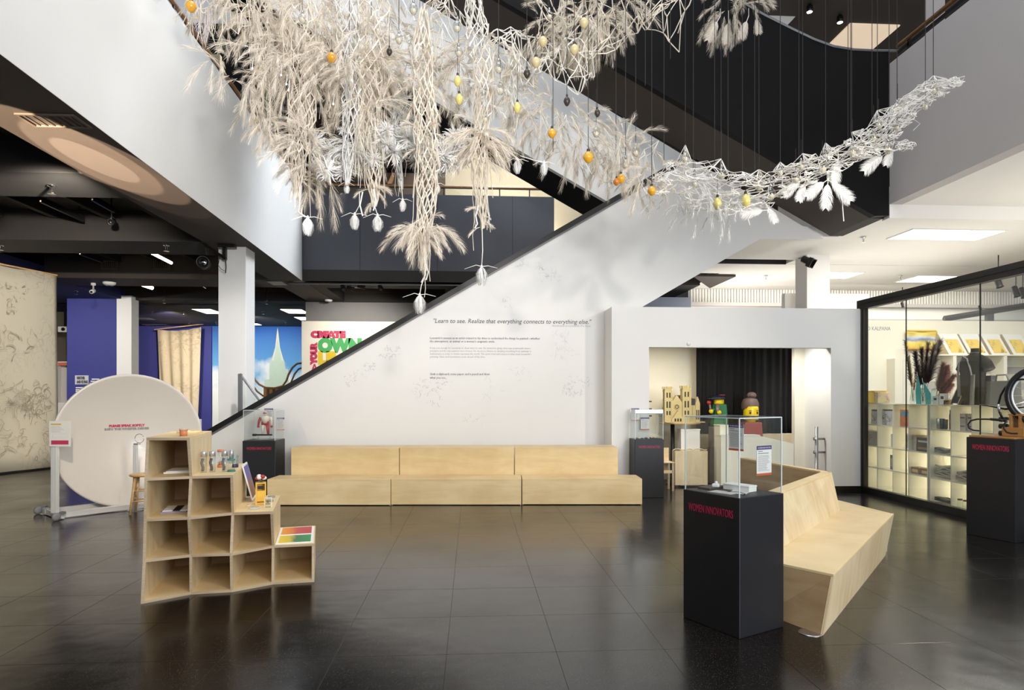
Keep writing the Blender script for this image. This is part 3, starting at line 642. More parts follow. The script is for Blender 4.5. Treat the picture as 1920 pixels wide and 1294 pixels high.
# left pedestal
a = onZ(454.5, 826.7, .996); D0 = (a - O).dot(FW); b = atD(511.7, 826.7, D0); d = b - a; d.z = 0
p2, c2 = pedestal('display_pedestal', (a.x, a.y, 0), 0.0, d.length + .03, .55, .996, 'black display pedestal left of the plywood steps, with a toy robot', .40, .845, .50, 'clear acrylic cover over the red and white robot', txt_h=.055, dx=.0)
LP = a
t = thing('acrylic_stand', 'clear acrylic stand carrying the small robot', 'stand', (a.x + .27, a.y + .26, .997))
MB().box((-.13, -.08, 0), (.13, .08, .01)).box((-.1, -.05, .01), (-.09, .05, .06)).box((.09, -.05, .01), (.1, .05, .06)).build('foot', ACRY, t, world=False)
MB().box((-.14, -.06, .061), (.14, .06, .069)).build('shelf', ACRYE, t, world=False)
RED = pmat('toy_red', (176, 46, 40), .4); TWH = pmat('toy_white', (228, 216, 200), .4)
t = thing('dark_bar', 'dark metal tool lying on the acrylic stand below the robot', 'tool', (a.x + .27, a.y + .20, 1.067))
MB().tube([(-.15, 0, .014), (.15, 0, .014)], .013, 8).build('shaft', BLACKM, t, True, world=False); MB().tube([(-.17, 0, .014), (-.11, 0, .014)], .02, 10).build('grip', BLACKM, t, True, world=False)
t = thing('toy_robot', 'red and white toy robot standing on a clear acrylic stand', 'toy', (a.x + .29, a.y + .27, 1.066))
MB().tube([(0, 0, .21), (0, 0, .25), (0, 0, .31), (0, 0, .335)], [.05, .062, .075, .03], 10).build('torso', TWH, t, True, world=False)
MB().ball((0, -.005, .375), .034, 10, 8, (1, 1, 1.2)).build('head', TWH, t, True, world=False); MB().box((-.03, -.042, .372), (.03, -.03, .388)).build('visor', RED, t, world=False)
MB().tube([(-.055, 0, .21), (.055, 0, .21)], .045, 10).build('hip', RED, t, True, world=False)
for s in (-1, 1):
    MB().tube([(s * .075, 0, .305), (s * .105, -.01, .24), (s * .11, -.03, .17)], [.026, .02, .016], 8).build('arm', RED if s < 0 else TWH, t, True, world=False)
    MB().ball((s * .11, -.03, .155), .022, 8, 6).build('hand', RED, t, True, world=False)
    MB().tube([(s * .035, 0, .2), (s * .042, -.01, .11), (s * .045, 0, .02)], [.034, .027, .02], 8).build('leg', RED if s > 0 else TWH, t, True, world=False)
    MB().box((s * .045 - .022, -.05, 0), (s * .045 + .022, .03, .022)).build('foot', RED, t, world=False, bevel=.005)
sign_card('information_card', 'left card behind the toy robot inside the acrylic cover', frame((a.x + .19, a.y + .525, 1.30), (1, 0, 0), (0, -1, 0)), .15, .22)
sign_card('information_card', 'lower right card behind the toy robot inside the acrylic cover', frame((a.x + .40, a.y + .527, 1.14), (1, 0, 0), (0, -1, 0)), .13, .22)
# right middle pedestal
a = onZ(1190.3, 824.2, .996); D0 = (a - O).dot(FW); b = atD(1243.6, 824.2, D0); d = b - a; d.z = 0
p3, c3 = pedestal('display_pedestal', (a.x, a.y, 0), 0, d.length + .02, .39, .996, 'black display pedestal between the plywood steps and the play room opening', .37, .845, .50, 'clear acrylic cover over stones beside the play room opening', txt_h=.055)
rr = random.Random(3)
for i in range(7):
    x = a.x + .07 + i * .052; y = a.y + .16 + rr.uniform(-.05, .08); r_ = rr.uniform(.014, .028)
    colr = ((150, 140, 130), (226, 222, 216), (40, 38, 40), (90, 84, 80), (210, 204, 196), (52, 50, 54), (120, 110, 100))[i]
    lab = ('grey cube shaped', 'round pale', 'flat black', 'mid grey', 'bright white', 'dark flat', 'brownish')[i]
    o = MB().ball((0, 0, r_ * .55), r_, 9, 6, (1.2, 1, .55)).build('stone', pmat('stone_%d' % i, colr, .6, var=.2, scale=40), None, True); o.location = (x, y, .997)
    tag(o, '%s stone under the acrylic cover by the play room opening' % lab, 'stone', 'stones under the acrylic cover')
sign_card('information_card', 'upper left card in the acrylic cover beside the play room opening', frame((a.x + .03, a.y + .37, 1.30), (1, 0, 0), (0, -1, 0)), .14, .22, head=(150, 146, 170), foot=(190, 176, 168))
sign_card('information_card', 'lower framed card in the acrylic cover beside the play room opening', frame((a.x + .20, a.y + .368, 1.14), (1, 0, 0), (0, -1, 0)), .15, .22, head=(110, 100, 120), foot=(180, 140, 120))
# right edge pedestal
a4 = Vector((6.21, 7.83, 0)); b4 = Vector((6.40, 7.30, 0)); loc4, rz4, sx4 = rect_from(a4, b4)
p4, _ = pedestal('display_pedestal', loc4, rz4, sx4, .55, 1.225, 'black display pedestal at the right edge, carrying a bicycle model', .42, 1.075, txt_h=.075)
M4 = Matrix.Translation(loc4) @ Matrix.Rotation(rz4, 4, 'Z')
AMBW = woodmat('varnished_wood', (184, 134, 74), (140, 94, 46), (1, 1, 8), 3)
def loc4t(name, label, cat, x, y, z): return thing(name, label, cat, M4 @ Vector((x, y, z)), rz4)
bk_ = loc4t('bicycle_model', 'bicycle wheel and drop handlebar model on a varnished wooden base, at the right edge', 'model', .02, .02, 1.226)
MB().box((0, 0, 0), (sx4 - .04, .5, .022)).build('base_board', AMBW, bk_, world=False, bevel=.003)
def bpart(name, loc):
    o = bpy.data.objects.new(name, None); C.objects.link(o); o.parent = bk_; o.matrix_parent_inverse = (Matrix.Translation(bk_.location) @ Matrix.Rotation(rz4, 4, 'Z')).inverted(); return o
bk_root = bk_
# rest bike model: positioned by looking at it on the pedestal top plane
def on4(px, py, y=.2):
    """point of the vertical plane through the pedestal, parallel to its front, at pixel"""
    n = Vector((-math.sin(rz4), math.cos(rz4), 0)); q = M4 @ Vector((0, y, 0)); d = ray(px, py); return O + d * ((q - O).dot(n) / d.dot(n))
t = bpart('wheel', 0)
cw = on4(1956, 742, .34); Rw = abs(on4(1956, 690, .34).z - cw.z) * 1.03
wx = Vector((math.cos(rz4 + .45), math.sin(rz4 + .45), 0)); cwl = cw
ring = lambda r, n: [cw + wx * (r * math.cos(2 * pi * i / n)) + Vector((0, 0, r * math.sin(2 * pi * i / n))) for i in range(n)]
MB().tube(ring(Rw, 40), .034, 10, True).build('tyre', BLACKM, t, True)
MB().tube(ring(Rw - .045, 40), .014, 8, True).build('rim', ALU, t, True)
for i in range(16):
    an = 2 * pi * i / 16; MB().tube([cw, cw + wx * (math.cos(an) * (Rw - .05)) + Vector((0, 0, math.sin(an) * (Rw - .05)))], .002, 5).build('spoke', CHROME, t)
MB().tube([cw + wx.cross(Vector((0, 0, 1))) * .04, cw - wx.cross(Vector((0, 0, 1))) * .04], .022, 10).build('hub', BLACKM, t, True)
t = bpart('hoop', 0)
arc = [on4(*p, .22) for p in ((1880, 786), (1874, 772), (1872, 758), (1876, 742), (1884, 728), (1896, 717), (1908, 712), (1925, 711))]
MB().tube(arc, .013, 8).build('hoop_tube', BLACKM, t, True); MB().tube(arc[1:3], .016, 8).build('grey_band', STEEL, t, True)
t = bpart('handlebar', 0)
bar = [on4(*p, .08) for p in ((1888, 788), (1870, 787), (1850, 786), (1832, 786), (1820, 789), (1815, 796), (1817, 803), (1825, 807), (1836, 808))]
MB().tube(bar, .0105, 10).build('drop', BLACKM, t, True); MB().tube([on4(1857, 786, .08), on4(1880, 788, .08)], .017, 10).build('clamp', BLACKM, t, True)
b2 = [on4(*p, .30) for p in ((1836, 759), (1852, 761), (1870, 764), (1885, 767), (1900, 766), (1925, 763))]
MB().tube(b2, [.006, .008, .011, .015, .011, .009], 8).build('lever', BLACKM, t, True)
b3 = [on4(*p, .06) for p in ((1888, 790), (1882, 796), (1882, 804), (1888, 811), (1897, 813), (1908, 813))]
MB().tube(b3, .010, 8).build('second_drop', BLACKM, t, True)
t = bpart('crank_frame', 0); t.location = M4 @ Vector((.32, .2, 1.249)); t.rotation_euler = (0, 0, rz4)
MB().box((.06, 0, 0), (.085, .16, .25)).build('upright', AMBW, t, world=False, bevel=.003); MB().box((.16, 0, 0), (.185, .16, .25)).build('upright', AMBW, t, world=False, bevel=.003)
MB().box((.05, 0, .2502), (.195, .16, .275)).build('top_rail', AMBW, t, world=False, bevel=.003); MB().box((.0, -.04, 0), (.24, .0, .11)).build('front_block', AMBW, t, world=False, bevel=.003)
for z in (.03, .115, .2):
    MB().tube([(-.09, .08, z), (.0, .08, z)], .032, 12).build('roller', BLACKM, t, True, world=False)

# ------------------------------------------------------------------ angled plywood bench
zs_ = .43; zb_ = .83
Pn = onZ(1563, 1077, zs_); Pf = onZ(1676, 963, zs_); Pb = onZ(1575, 957, zs_); Pbn = onZ(1470, 1025, zs_)
Bn = onZ(1543, 1192, 0.0); Bf = onZ(1660, 1042, 0.0); Tn = onZ(1469, 924, zb_); Tf = onZ(1560, 889, zb_)
dirb = (Pf - Pn).normalized(); 
Pl = onZ(1470, 1050, zs_); dl = (Pl - Pn).normalized()
# extend the near end behind the pedestal
Pbn2 = Pb - (Pb - Pbn).normalized() * ((Pb - Pn).dot((Pb - Pbn).normalized()) - .12)
Tn2 = Tf - (Tf - Tn).normalized() * ((Tf - Tn).length + .35)
down = lambda p, z=0.0: Vector((p.x, p.y, z))
t = thing('angled_bench', 'faceted plywood bench with two backs, right of the large pedestal', 'bench', (Pb.x, Pb.y, 0))
th = Vector((0, 0, -.02))
MB().prism([Pn, Pf, Pb, Pbn2], th).build('seat', PLY, t, bevel=.002)
e = Vector((0, 0, -.0205)); nrm = (Pbn2 - Pn).normalized() * .02
MB().add([Pn + e, Pf + e, Bf, Bn, Pn + e + nrm, Pf + e + nrm, Bf + nrm, Bn + nrm], [(0, 3, 2, 1), (4, 5, 6, 7), (0, 1, 5, 4), (1, 2, 6, 5), (2, 3, 7, 6), (3, 0, 4, 7)]).build('front_panel', PLYV, t)
s2 = Pf - Pn; s2.z = 0; s2 = s2.normalized() * .02
MB().add([Pn + e + nrm * 1.1, Pbn2 + e, down(Pbn2), Bn + nrm * 1.1, Pn + e + nrm * 1.1 + s2, Pbn2 + e + s2, down(Pbn2) + s2, Bn + nrm * 1.1 + s2], [(0, 3, 2, 1), (4, 5, 6, 7), (0, 1, 5, 4), (1, 2, 6, 5), (2, 3, 7, 6), (3, 0, 4, 7)]).build('end_panel', PLYD, t)
# near back rest: a wedge leaning away from the seat
bk = Vector((-dirb.y, dirb.x, 0)).normalized()
if bk.dot(Pb - Pf) < 0: bk = -bk
w = .11
MB().add([Pbn2, Pb, down(Pb) + bk * .02, down(Pbn2) + bk * .02, Tn2, Tf, Tf + bk * w, Tn2 + bk * w, down(Tf) + bk * w, down(Tn2) + bk * w],
         [(0, 1, 5, 4), (4, 5, 6, 7), (7, 6, 8, 9), (1, 2, 8, 6, 5), (0, 4, 7, 9, 3), (0, 3, 2, 1), (3, 9, 8, 2)]).build('backrest', PLYV, t)
MB().prism([Tn2 + Vector((0, 0, .001)), Tf + Vector((0, 0, .001)), Tf + bk * w + Vector((0, 0, .001)), Tn2 + bk * w + Vector((0, 0, .001))], (0, 0, .018)).build('top_cap', PLY, t, bevel=.002)
# far wing
Wf = onZ(1388, 861, zb_); ap = Tf + bk * w * 1.02
wn_ = Vector((ap - Wf).normalized()); wp = Vector((wn_.y, -wn_.x, 0));
if wp.x < 0: wp = -wp
ap2 = ap + Vector((.0, .03, 0)); 
MB().prism([down(Wf), down(ap2), ap2, Wf], wp * .02).build('wing_back', PLYD, t)
MB().prism([Wf + Vector((0, 0, .001)), ap2 + Vector((0, 0, .001)), ap2 + wp * .1 + Vector((0, 0, .001)), Wf + wp * .1 + Vector((0, 0, .001))], (0, 0, .018)).build('wing_cap', PLY, t)
W1 = onZ(1575, 937, zs_); out = Vector((Pf.x + .0, Pf.y, zs_))
wf2 = Vector((Wf.x + .62, Wf.y + .2, zs_)); pb2 = Vector((Pb.x + .03, Pb.y + .04, zs_))
MB().prism([pb2, out + Vector((-.02, .02, 0)), wf2, Vector((Wf.x + .1, Wf.y, zs_))], th).build('wing_seat', PLY, t, bevel=.002)
MB().prism([down(out) + Vector((-.06, .03, 0)), down(wf2) + Vector((-.05, 0, 0)), wf2 + Vector((-.01, 0, -.021)), out + Vector((-.03, .03, -.021))], (-.02, 0, 0)).build('wing_front', PLYV, t)
MB().add([Pb + e, Pf + e + Vector((-.01, .012, 0)), Bf + Vector((-.01, .012, 0)), down(Pb)], [(0, 1, 2, 3)]).build('joint_panel', PLYV, t, solid=.012)
o = MB().lathe([(.001, .001), (.085, .001), (.085, .004), (.06, .004), (.001, .0035)], 28).build('floor_plate', STEEL, None, True); q = onZ(1520, 1187); o.location = (q.x, q.y, 0.0); tag(o, 'round metal floor plate under the bench corner', 'floor plate')

# ------------------------------------------------------------------ stepped cube shelf
def cf(u, v, z):
    Xc = u * .961 - v * .276; Dc = u * .276 + v * .961
    return O + RT * Xc + FW * Dc + Vector((0, 0, z - EYE))
UC = [-1.472, -1.131, -.797, -.465, -.109]; ZL = [0, .343, .686, 1.029, 1.372]; VB = 7.27
VF = [[6.095, 6.264, 6.240, 6.389, 6.369], [6.155, 6.255, 6.205, 6.42, 6.40], [6.185, 6.17, 6.30, 6.26], [6.207, 6.255, 6.238], [6.27, 6.15]]
NC = [4, 4, 3, 2, 1]
base = cf(-.8, 6.7, 0)
sh = thing('cube_shelf', 'stepped plywood cube shelf with ten open boxes', 'shelf', base)
tk = .023
for lv in range(5):
    n = NC[lv] if lv else 4
    z0 = 0 if lv == 0 else ZL[lv] - tk / 2; 
    poly = [cf(UC[0] - tk / 2 if c == 0 else UC[c] + (tk / 2 if c == n else 0), VF[lv][c], z0) for c in range(n + 1)]
    poly += [cf(UC[n] + tk / 2, VB, z0), cf(UC[0] - tk / 2, VB, z0)]
    MB().prism(poly, (0, 0, tk)).build('shelf_board', PLY, sh)
    # darker ply edge along the front
    m = MB()
    for c in range(n):
        a_, b_ = poly[c], poly[c + 1]; dn = Vector((0, 0, tk)); o_ = (RT * .276 * -1 * -1 + FW * -.961).normalized() * .002
        o_ = (cf(0, 0, 0) - cf(0, 1, 0)).normalized() * .0015
        m.add([a_ + o_, b_ + o_, b_ + o_ + dn, a_ + o_ + dn, a_, b_, b_ + dn, a_ + dn], [(0, 1, 2, 3), (3, 2, 6, 7), (0, 4, 5, 1)])
    m.build('edge', PLYE, sh)
for lv in range(4):
    n = NC[lv + 1]
    for c in range(n + 1):
        vb, vt = VF[lv][c], VF[lv + 1][c] if c < len(VF[lv + 1]) else VF[lv][c]
        za, zb2 = ZL[lv] + (tk if lv == 0 else tk / 2), ZL[lv + 1] - tk / 2
        u0, u1 = UC[c] - tk / 2, UC[c] + tk / 2
        A_ = [cf(u0, vb, za), cf(u1, vb, za), cf(u1, VB, za), cf(u0, VB, za)]; B_ = [cf(u0, vt, zb2), cf(u1, vt, zb2), cf(u1, VB, zb2), cf(u0, VB, zb2)]
        MB().loft(A_, B_).build('side_panel' if c in (0, n) else 'divider', PLYV, sh)
        o_ = (cf(0, 0, 0) - cf(0, 1, 0)).normalized() * .0015
        MB().add([A_[0] + o_, A_[1] + o_, B_[1] + o_, B_[0] + o_], [(0, 1, 2, 3)]).build('edge', PLYE, sh, solid=.002)
    MB().prism([cf(UC[0] + tk / 2, VB - .012, ZL[lv] + tk / 2), cf(UC[n] - tk / 2, VB - .012, ZL[lv] + tk / 2), cf(UC[n] - tk / 2, VB - .012, ZL[lv + 1] - tk / 2), cf(UC[0] + tk / 2, VB - .012, ZL[lv + 1] - tk / 2)], cf(0, 1, 0) * .012 - cf(0, 0, 0) * .012).build('back_panel', PLYD, sh)
def shelf_thing(name, label, cat, u, v, z, rot=0.0, group=None):
    p = cf(u, v, z); d_ = cf(1, 0, 0) - cf(0, 0, 0); return thing(name, label, cat, p, math.atan2(d_.y, d_.x) + rot, group)
zt_ = lambda i: ZL[i] + tk / 2 + .001
t = shelf_thing('paper_stack', 'stack of white sheets in the topmost shelf box', 'paper', -1.40, 6.50, zt_(3), .02)
MB().box((0, 0, 0), (.22, .30, .012)).build('sheets', PAPER, t, world=False); MB().box((.02, .01, .0125), (.235, .3, .02)).build('loose_sheet', PAPER, t, world=False)
t = shelf_thing('paper_stack', 'pile of coloured sheets with white paper in the left box of the third shelf row', 'paper', -1.41, 6.42, zt_(2), .05)
MB().box((0, 0, 0), (.21, .30, .01)).build('sheets', pmat('violet_paper', (150, 140, 170), .7), t, world=False); MB().box((.015, .02, .0105), (.23, .31, .018)).build('white_sheet', PAPER, t, world=False); MB().box((.1, -.015, .0185), (.16, .28, .021)).build('dark_strip', BLACKM, t, world=False)
TERRA = pmat('terracotta_plastic', (204, 128, 92), .5); TEAL = pmat('teal_plastic', (60, 128, 116), .4); SILV = pmat('silver_cap', (190, 192, 196), .3, .7)
t = shelf_thing('terracotta_cup', 'small terracotta cup on top of the cube shelf', 'cup', -1.22, 6.42, zt_(4))
MB().lathe([(.001, 0), (.030, 0), (.034, .055), (.030, .055), (.026, .006), (.001, .006)], 20).build('bowl', TERRA, t, True, world=False); MB().lathe([(.033, .052), (.037, .056), (.037, .066), (.028, .066), (.028, .054)], 20).build('rim', pmat('beige_clay', (210, 186, 160), .6), t, True, world=False)
t = shelf_thing('ring_tray', 'pale wooden ring tray lying behind the terracotta cup', 'tray', -1.27, 6.95, zt_(4))
MB().lathe([(.09, 0), (.11, 0), (.11, .02), (.09, .02), (.09, 0)], 28).build('ring', PLY, t, True, world=False); MB().ball((.03, 0, .012), .02, 8, 6, (1.5, 1, .5)).build('token', TERRA, t, True, world=False); MB().tube([(-.088, .0, .01), (.088, 0, .01)], .006, 6).build('bar', PLY, t, True, world=False)
# clear tubes
tubes = ((-1.07, 6.52, 'leftmost clear tube with a silver cap and a grey twist on the cube shelf', (120, 112, 108)), (-1.0, 6.54, 'clear tube with a silver cap full of dark violet grains on the cube shelf', (84, 76, 96)), (-.895, 6.54, 'clear tube with a silver cap and a teal ring on the cube shelf', (96, 100, 112)))
for u, v, l, c_ in tubes:
    t = shelf_thing('sensory_tube', l, 'tube', u, v, zt_(3), 0, 'clear tubes on the cube shelf')
    MB().lathe([(.001, 0), (.026, 0), (.026, .145), (.001, .145)], 18).build('tube', JAR, t, True, world=False)
    MB().lathe([(.001, .145), (.029, .145), (.029, .185), (.026, .19), (.001, .19)], 18).build('cap', SILV, t, True, world=False)
    MB().tube([(-.012 + .006 * math.sin(k), .004 * math.cos(k), .012 + k * .016) for k in range(8)], .012, 8).build('filling', pmat('filling_%d' % c_[0], c_, .5, var=.3, scale=60), t, True, world=False)
t = shelf_thing('sand_timer', 'orange ended sand timer between the clear tubes', 'timer', -.985, 6.95, zt_(3))
MB().lathe([(.001, 0), (.034, 0), (.034, .022), (.001, .022)], 18).lathe([(.001, .15), (.034, .15), (.034, .172), (.001, .172)], 18).build('end_cap', TERRA, t, True, world=False)
MB().lathe([(.028, .022), (.03, .05), (.006, .086), (.03, .122), (.028, .15)], 18).build('glass', JAR, t, True, world=False); MB().lathe([(.001, .022), (.026, .022), (.02, .05), (.001, .062)], 14).build('sand', TERRA, t, True, world=False)
t = shelf_thing('liquid_timer', 'clear liquid timer with teal discs near the right end of the third shelf top', 'timer', -.835, 6.52, zt_(3))
MB().lathe([(.001, 0), (.036, 0), (.036, .014), (.001, .014)], 18).lathe([(.001, .105), (.036, .105), (.036, .118), (.001, .118)], 18).build('disc', TEAL, t, True, world=False); MB().lathe([(.028, .014), (.028, .105)], 18).build('glass', JAR, t, True, world=False)
MB().lathe([(.001, .118), (.02, .118), (.02, .19), (.012, .2), (.001, .2)], 14).build('knob', SILV, t, True, world=False)
t = shelf_thing('glass_beaker', 'small glass beaker with a dark base beside the liquid timer', 'beaker', -.85, 6.9, zt_(3))
MB().lathe([(.001, 0), (.03, 0), (.03, .03), (.001, .03)], 16).build('base', pmat('dark_navy_plastic', (40, 44, 70), .4), t, True, world=False); MB().lathe([(.03, .03), (.034, .12), (.032, .12), (.028, .03)], 16).build('bowl', JAR, t, True, world=False)
# leaning gradient panel on the second step
t = shelf_thing('gradient_panel', 'white framed panel fading from violet to brown, leaning on the shelf side', 'panel', -.74, 6.86, zt_(2))
lean = Matrix.Rotation(-.30, 4, 'Y') @ Matrix.Rotation(-.0, 4, 'Z')
MB().box((-.008, 0, 0), (.004, .36, .36), Matrix.Rotation(-.26, 4, 'Y') @ Matrix.Translation((.055, 0, .0))).build('frame', PAPER, t, world=False)
MB().box((.0042, .02, .02), (.0055, .34, .34), Matrix.Rotation(-.26, 4, 'Y') @ Matrix.Translation((.055, 0, .0))).build('gradient', rampmat('violet_to_brown', [(0, (120, 62, 44)), (.45, (140, 84, 70)), (.62, (104, 88, 150)), (1, (78, 74, 168))], 2, namp=.1), t, world=False)
YEL = pmat('yellow_plastic', (232, 184, 66), .45)
t = shelf_thing('yellow_stand', 'yellow open box stand holding red and white petals', 'box', -.64, 6.66, zt_(2), .1)
MB().box((0, 0, 0), (.012, .09, .20)).box((.083, 0, 0), (.095, .09, .20)).build('side', YEL, t, world=False); MB().box((.0122, 0, .03), (.0828, .01, .135)).build('front', YEL, t, world=False, bevel=.002); MB().box((.0122, .08, .0), (.0828, .09, .2)).build('back', YEL, t, world=False); MB().box((0, 0, .2002), (.095, .09, .21)).build('top', YEL, t, world=False)
MB().box((.0122, 0.011, .0), (.0828, .0795, .02)).build('tray', YEL, t, world=False); MB().box((.02, -.006, .15), (.075, .0, .18)).build('label', BLACKM, t, world=False)
fl_ = MB(); fl2 = MB()
for k in range(6):
    an = k * 1.05; (fl_ if k % 2 else fl2).ball((.048 + .03 * math.cos(an), .045 + .03 * math.sin(an), .25 + .008 * (k % 3)), .024, 8, 6, (1, 1, .8))
fl_.build('red_petal', RED, t, True, world=False); fl2.build('white_petal', PAPER, t, True, world=False); MB().tube([(.048, .045, .2102), (.048, .045, .25)], .02, 8).build('stem', JAR, t, True, world=False)
t = shelf_thing('acrylic_block', 'clear acrylic cube with printed marks at the shelf edge', 'block', -.545, 6.48, zt_(2), .05)
MB().box((0, 0, 0), (.062, .062, .085)).build('block', ACRY, t, world=False); MB().box((.002, .002, .0852), (.06, .06, .088)).build('top_face', ACRYE, t, world=False); 
m = MB(); w_ = .002
for x in (0, .062):
    for y in (0, .062): m.box((x - w_, y - w_, 0), (x + w_, y + w_, .086))
m.build('edge_line', ACRYE, t, world=False); MB().box((.012, -.001, .03), (.05, -.0002, .038)).box((.02, -.001, .045), (.04, -.0002, .055)).build('print', INK, t, world=False)
t = shelf_thing('lens_slab', 'clear round lens lying flat at the front of the shelf step', 'lens', -.63, 6.45, zt_(2))
MB().lathe([(.001, 0), (.045, .002), (.047, .012), (.03, .02), (.001, .023)], 20).build('lens', JAR, t, True, world=False); MB().lathe([(.044, .006), (.049, .006), (.049, .012), (.044, .012), (.044, .006)], 20).build('rim', ACRYE, t, True, world=False)
for i, (u, v, l) in enumerate(((-.70, 6.62, 'wooden token with orange mark on the shelf step'), (-.525, 6.85, 'flat grey puck behind the clear cube on the shelf step'), (-.53, 7.12, 'grey disc at the back of the shelf step'))):
    t = shelf_thing('game_token', l, 'token', u, v, zt_(2)); MB().lathe([(.001, 0), (.035 if i else .02, 0), (.035 if i else .02, .012), (.001, .012)], 16).build('disc', (PLY, pmat('grey_puck', (150, 140, 128), .5), pmat('grey_puck', (150, 140, 128), .5))[i], t, True, world=False); MB().lathe([(.001, .0122), (.012, .0122), (.012, .014), (.001, .014)], 12).build('mark', (TERRA, INKL, INKL)[i], t, True, world=False)
# two painted boards on the lowest step
g1 = rampmat('yellow_to_green', [(0, (226, 200, 50)), (.35, (214, 190, 60)), (.5, (70, 120, 84)), (1, (60, 150, 84))], 0, namp=.3, nscale=14)
g2 = rampmat('orange_to_red', [(0, (240, 160, 60)), (.35, (226, 130, 60)), (.5, (200, 84, 74)), (1, (190, 70, 78))], 0, namp=.25, nscale=10)
for v0, v1, mt, l in ((6.44, 6.80, g1, 'white edged board painted yellow to green on the lowest shelf step'), (6.82, 7.2, g2, 'white edged board painted orange to red behind the green one')):
    t = shelf_thing('paint_board', l, 'board', -.445, v0, zt_(1)); MB().box((0, 0, 0), (.335, v1 - v0, .008)).build('board', PAPER, t, world=False, bevel=.001); MB().box((.022, .022, .0082), (.312, v1 - v0 - .02, .0095)).build('painting', mt, t, world=False)
# ------------------------------------------------------------------ left: printed banner, cloth, mural, signs
def strokes(mb, cx, cz, w, hgt, n, M, rr, wid=.006, curl=1.0, ratio=None):
    """loose pencil like strokes in a flat plane (x right, y up)"""
    for i in range(n):
        x = cx + rr.uniform(-w, w); y = cz + rr.uniform(-hgt, hgt); a = rr.uniform(0, 2 * pi); da = rr.uniform(-.5, .5) * curl; st = rr.uniform(.1, .3) * (w + hgt) * .35
        pts = []
        for k in range(7):
            pts.append(M @ Vector((x, y, 0))); x += math.cos(a) * st * .5; y += math.sin(a) * st * .5; a += da
        mb.ribbon(pts, wid * rr.uniform(.5, 1.2), M.to_3x3() @ Vector((0, 0, 1)))
SEPIA = pmat('sepia_print', (164, 155, 136), .9, var=.1); GRAPH = pmat('graphite_print', (218, 216, 214), .9, var=.1)
GRAPHD = pmat('graphite_print_dark', (196, 193, 193), .9, var=.1)
b0 = onZ(107, 877, 0.0); b1 = onZ(0, 890, 0.0); bd = (b1 - b0).normalized(); bz = 4.62
bn = Vector((-bd.y, bd.x, 0)); bn = bn if bn.x > 0 else -bn
ban = thing('printed_banner', 'huge beige banner printed with faint pencil studies at the far left', 'banner', (b0.x, b0.y, 0))
def bfn(u, v): return b0 + bd * (u * 7.0) + bn * (.05 * math.sin(u * 24 + .6 * math.sin(v * 5)) * (1 - v * .6)) + Vector((0, 0, .04 + v * (bz - .04 + .02 * math.sin(u * 30))))
MB().grid(bfn, 70, 10).build('cloth', printmat('banner_print', (204, 197, 178), (150, 140, 118), 2.4, .455, .53, .75, .55), ban, True, solid=.004)
MB().tube([b0 + Vector((0, 0, bz + .02)), b0 + bd * 7 + Vector((0, 0, bz + .02))], .02, 8).build('top_batten', PINE, ban)
MB().box((0, -.03, .0), (7, .03, .035), frame(b0 + Vector((0, 0, 0)), bd, (0, 0, 1))).build('bottom_batten', BLACKM, ban)
Mb = frame(b0 + bn * .09, bd * -1 if False else -bd, bn)
rr = random.Random(11); m = MB()
for px, py, w, hg, n in ((45, 745, .55, .28, 90), (60, 765, .5, .2, 50), (45, 545, .12, .2, 14), (18, 560, .16, .3, 22), (30, 640, .6, .3, 30), (20, 820, .5, .4, 40), (85, 830, .25, .5, 30)):
    d_ = ray(px, py); tt = (b0 + bn * .09 - O).dot(bn) / d_.dot(bn); q = Mb.inverted() @ (O + d_ * tt); strokes(m, q.x, q.y, w, hg, n, Mb, rr, .011)
o = m.build('sketch_print', SEPIA, ban); o['kind'] = 'stuff'
# hanging cloth on the blue wall
yc = 28.3
h0, h1 = onY(294, 618, yc), onY(377, 613, yc)
cl = thing('hanging_cloth', 'beige cloth with a pencil study hanging in front of the blue wall', 'cloth', (h0.x, yc, 0))
def cfn(u, v):
    x = h0.x + (h1.x - h0.x) * u + (1 - v) * (.35 * (.5 - u)); return Vector((x, yc + .07 * math.sin(u * 26 + v * 2) * (1.15 - v * .5), .3 + (h0.z - .3) * v + .12 * v * u - .1 * v * math.sin(u * pi)))
MB().grid(cfn, 50, 8).build('cloth', printmat('cloth_print', (206, 190, 162), (140, 126, 104), 1.6, .45, .53, .6, .6), cl, True, solid=.006)
MB().tube([h0 + Vector((-.1, 0, .0)), h1 + Vector((.1, 0, .12))], .02, 6).build('top_bar', PINE, cl)
# mural wall
m0 = onY(398, 612, 29); m1 = onY(590, 612, 29)
mm = bpy.data.materials.new('painted_sky'); mm.use_nodes = True; nt = mm.node_tree; N = nt.nodes; L = nt.links; bs = N['Principled BSDF']
ge = N.new('ShaderNodeNewGeometry'); sp = N.new('ShaderNodeSeparateXYZ'); L.new(ge.outputs['Position'], sp.inputs[0])
mr = N.new('ShaderNodeMapRange'); mr.inputs[1].default_value = 1.4; mr.inputs[2].default_value = 4.7; L.new(sp.outputs[2], mr.inputs[0])
cr = N.new('ShaderNodeValToRGB'); L.new(mr.outputs[0], cr.inputs[0]); e_ = cr.color_ramp.elements
e_[0].color = (*lin((140, 196, 212)), 1); e_[1].color = (*lin((36, 96, 178)), 1); k_ = e_.new(.45); k_.color = (*lin((92, 158, 206)), 1)
nz = N.new('ShaderNodeTexNoise'); nz.inputs['Scale'].default_value = .55; nz.inputs['Detail'].default_value = 6; L.new(ge.outputs['Position'], nz.inputs['Vector'])
sb_ = N.new('ShaderNodeMath'); sb_.operation = 'MULTIPLY_ADD'; sb_.inputs[1].default_value = -.42; L.new(mr.outputs[0], sb_.inputs[0]); L.new(nz.outputs[0], sb_.inputs[2])
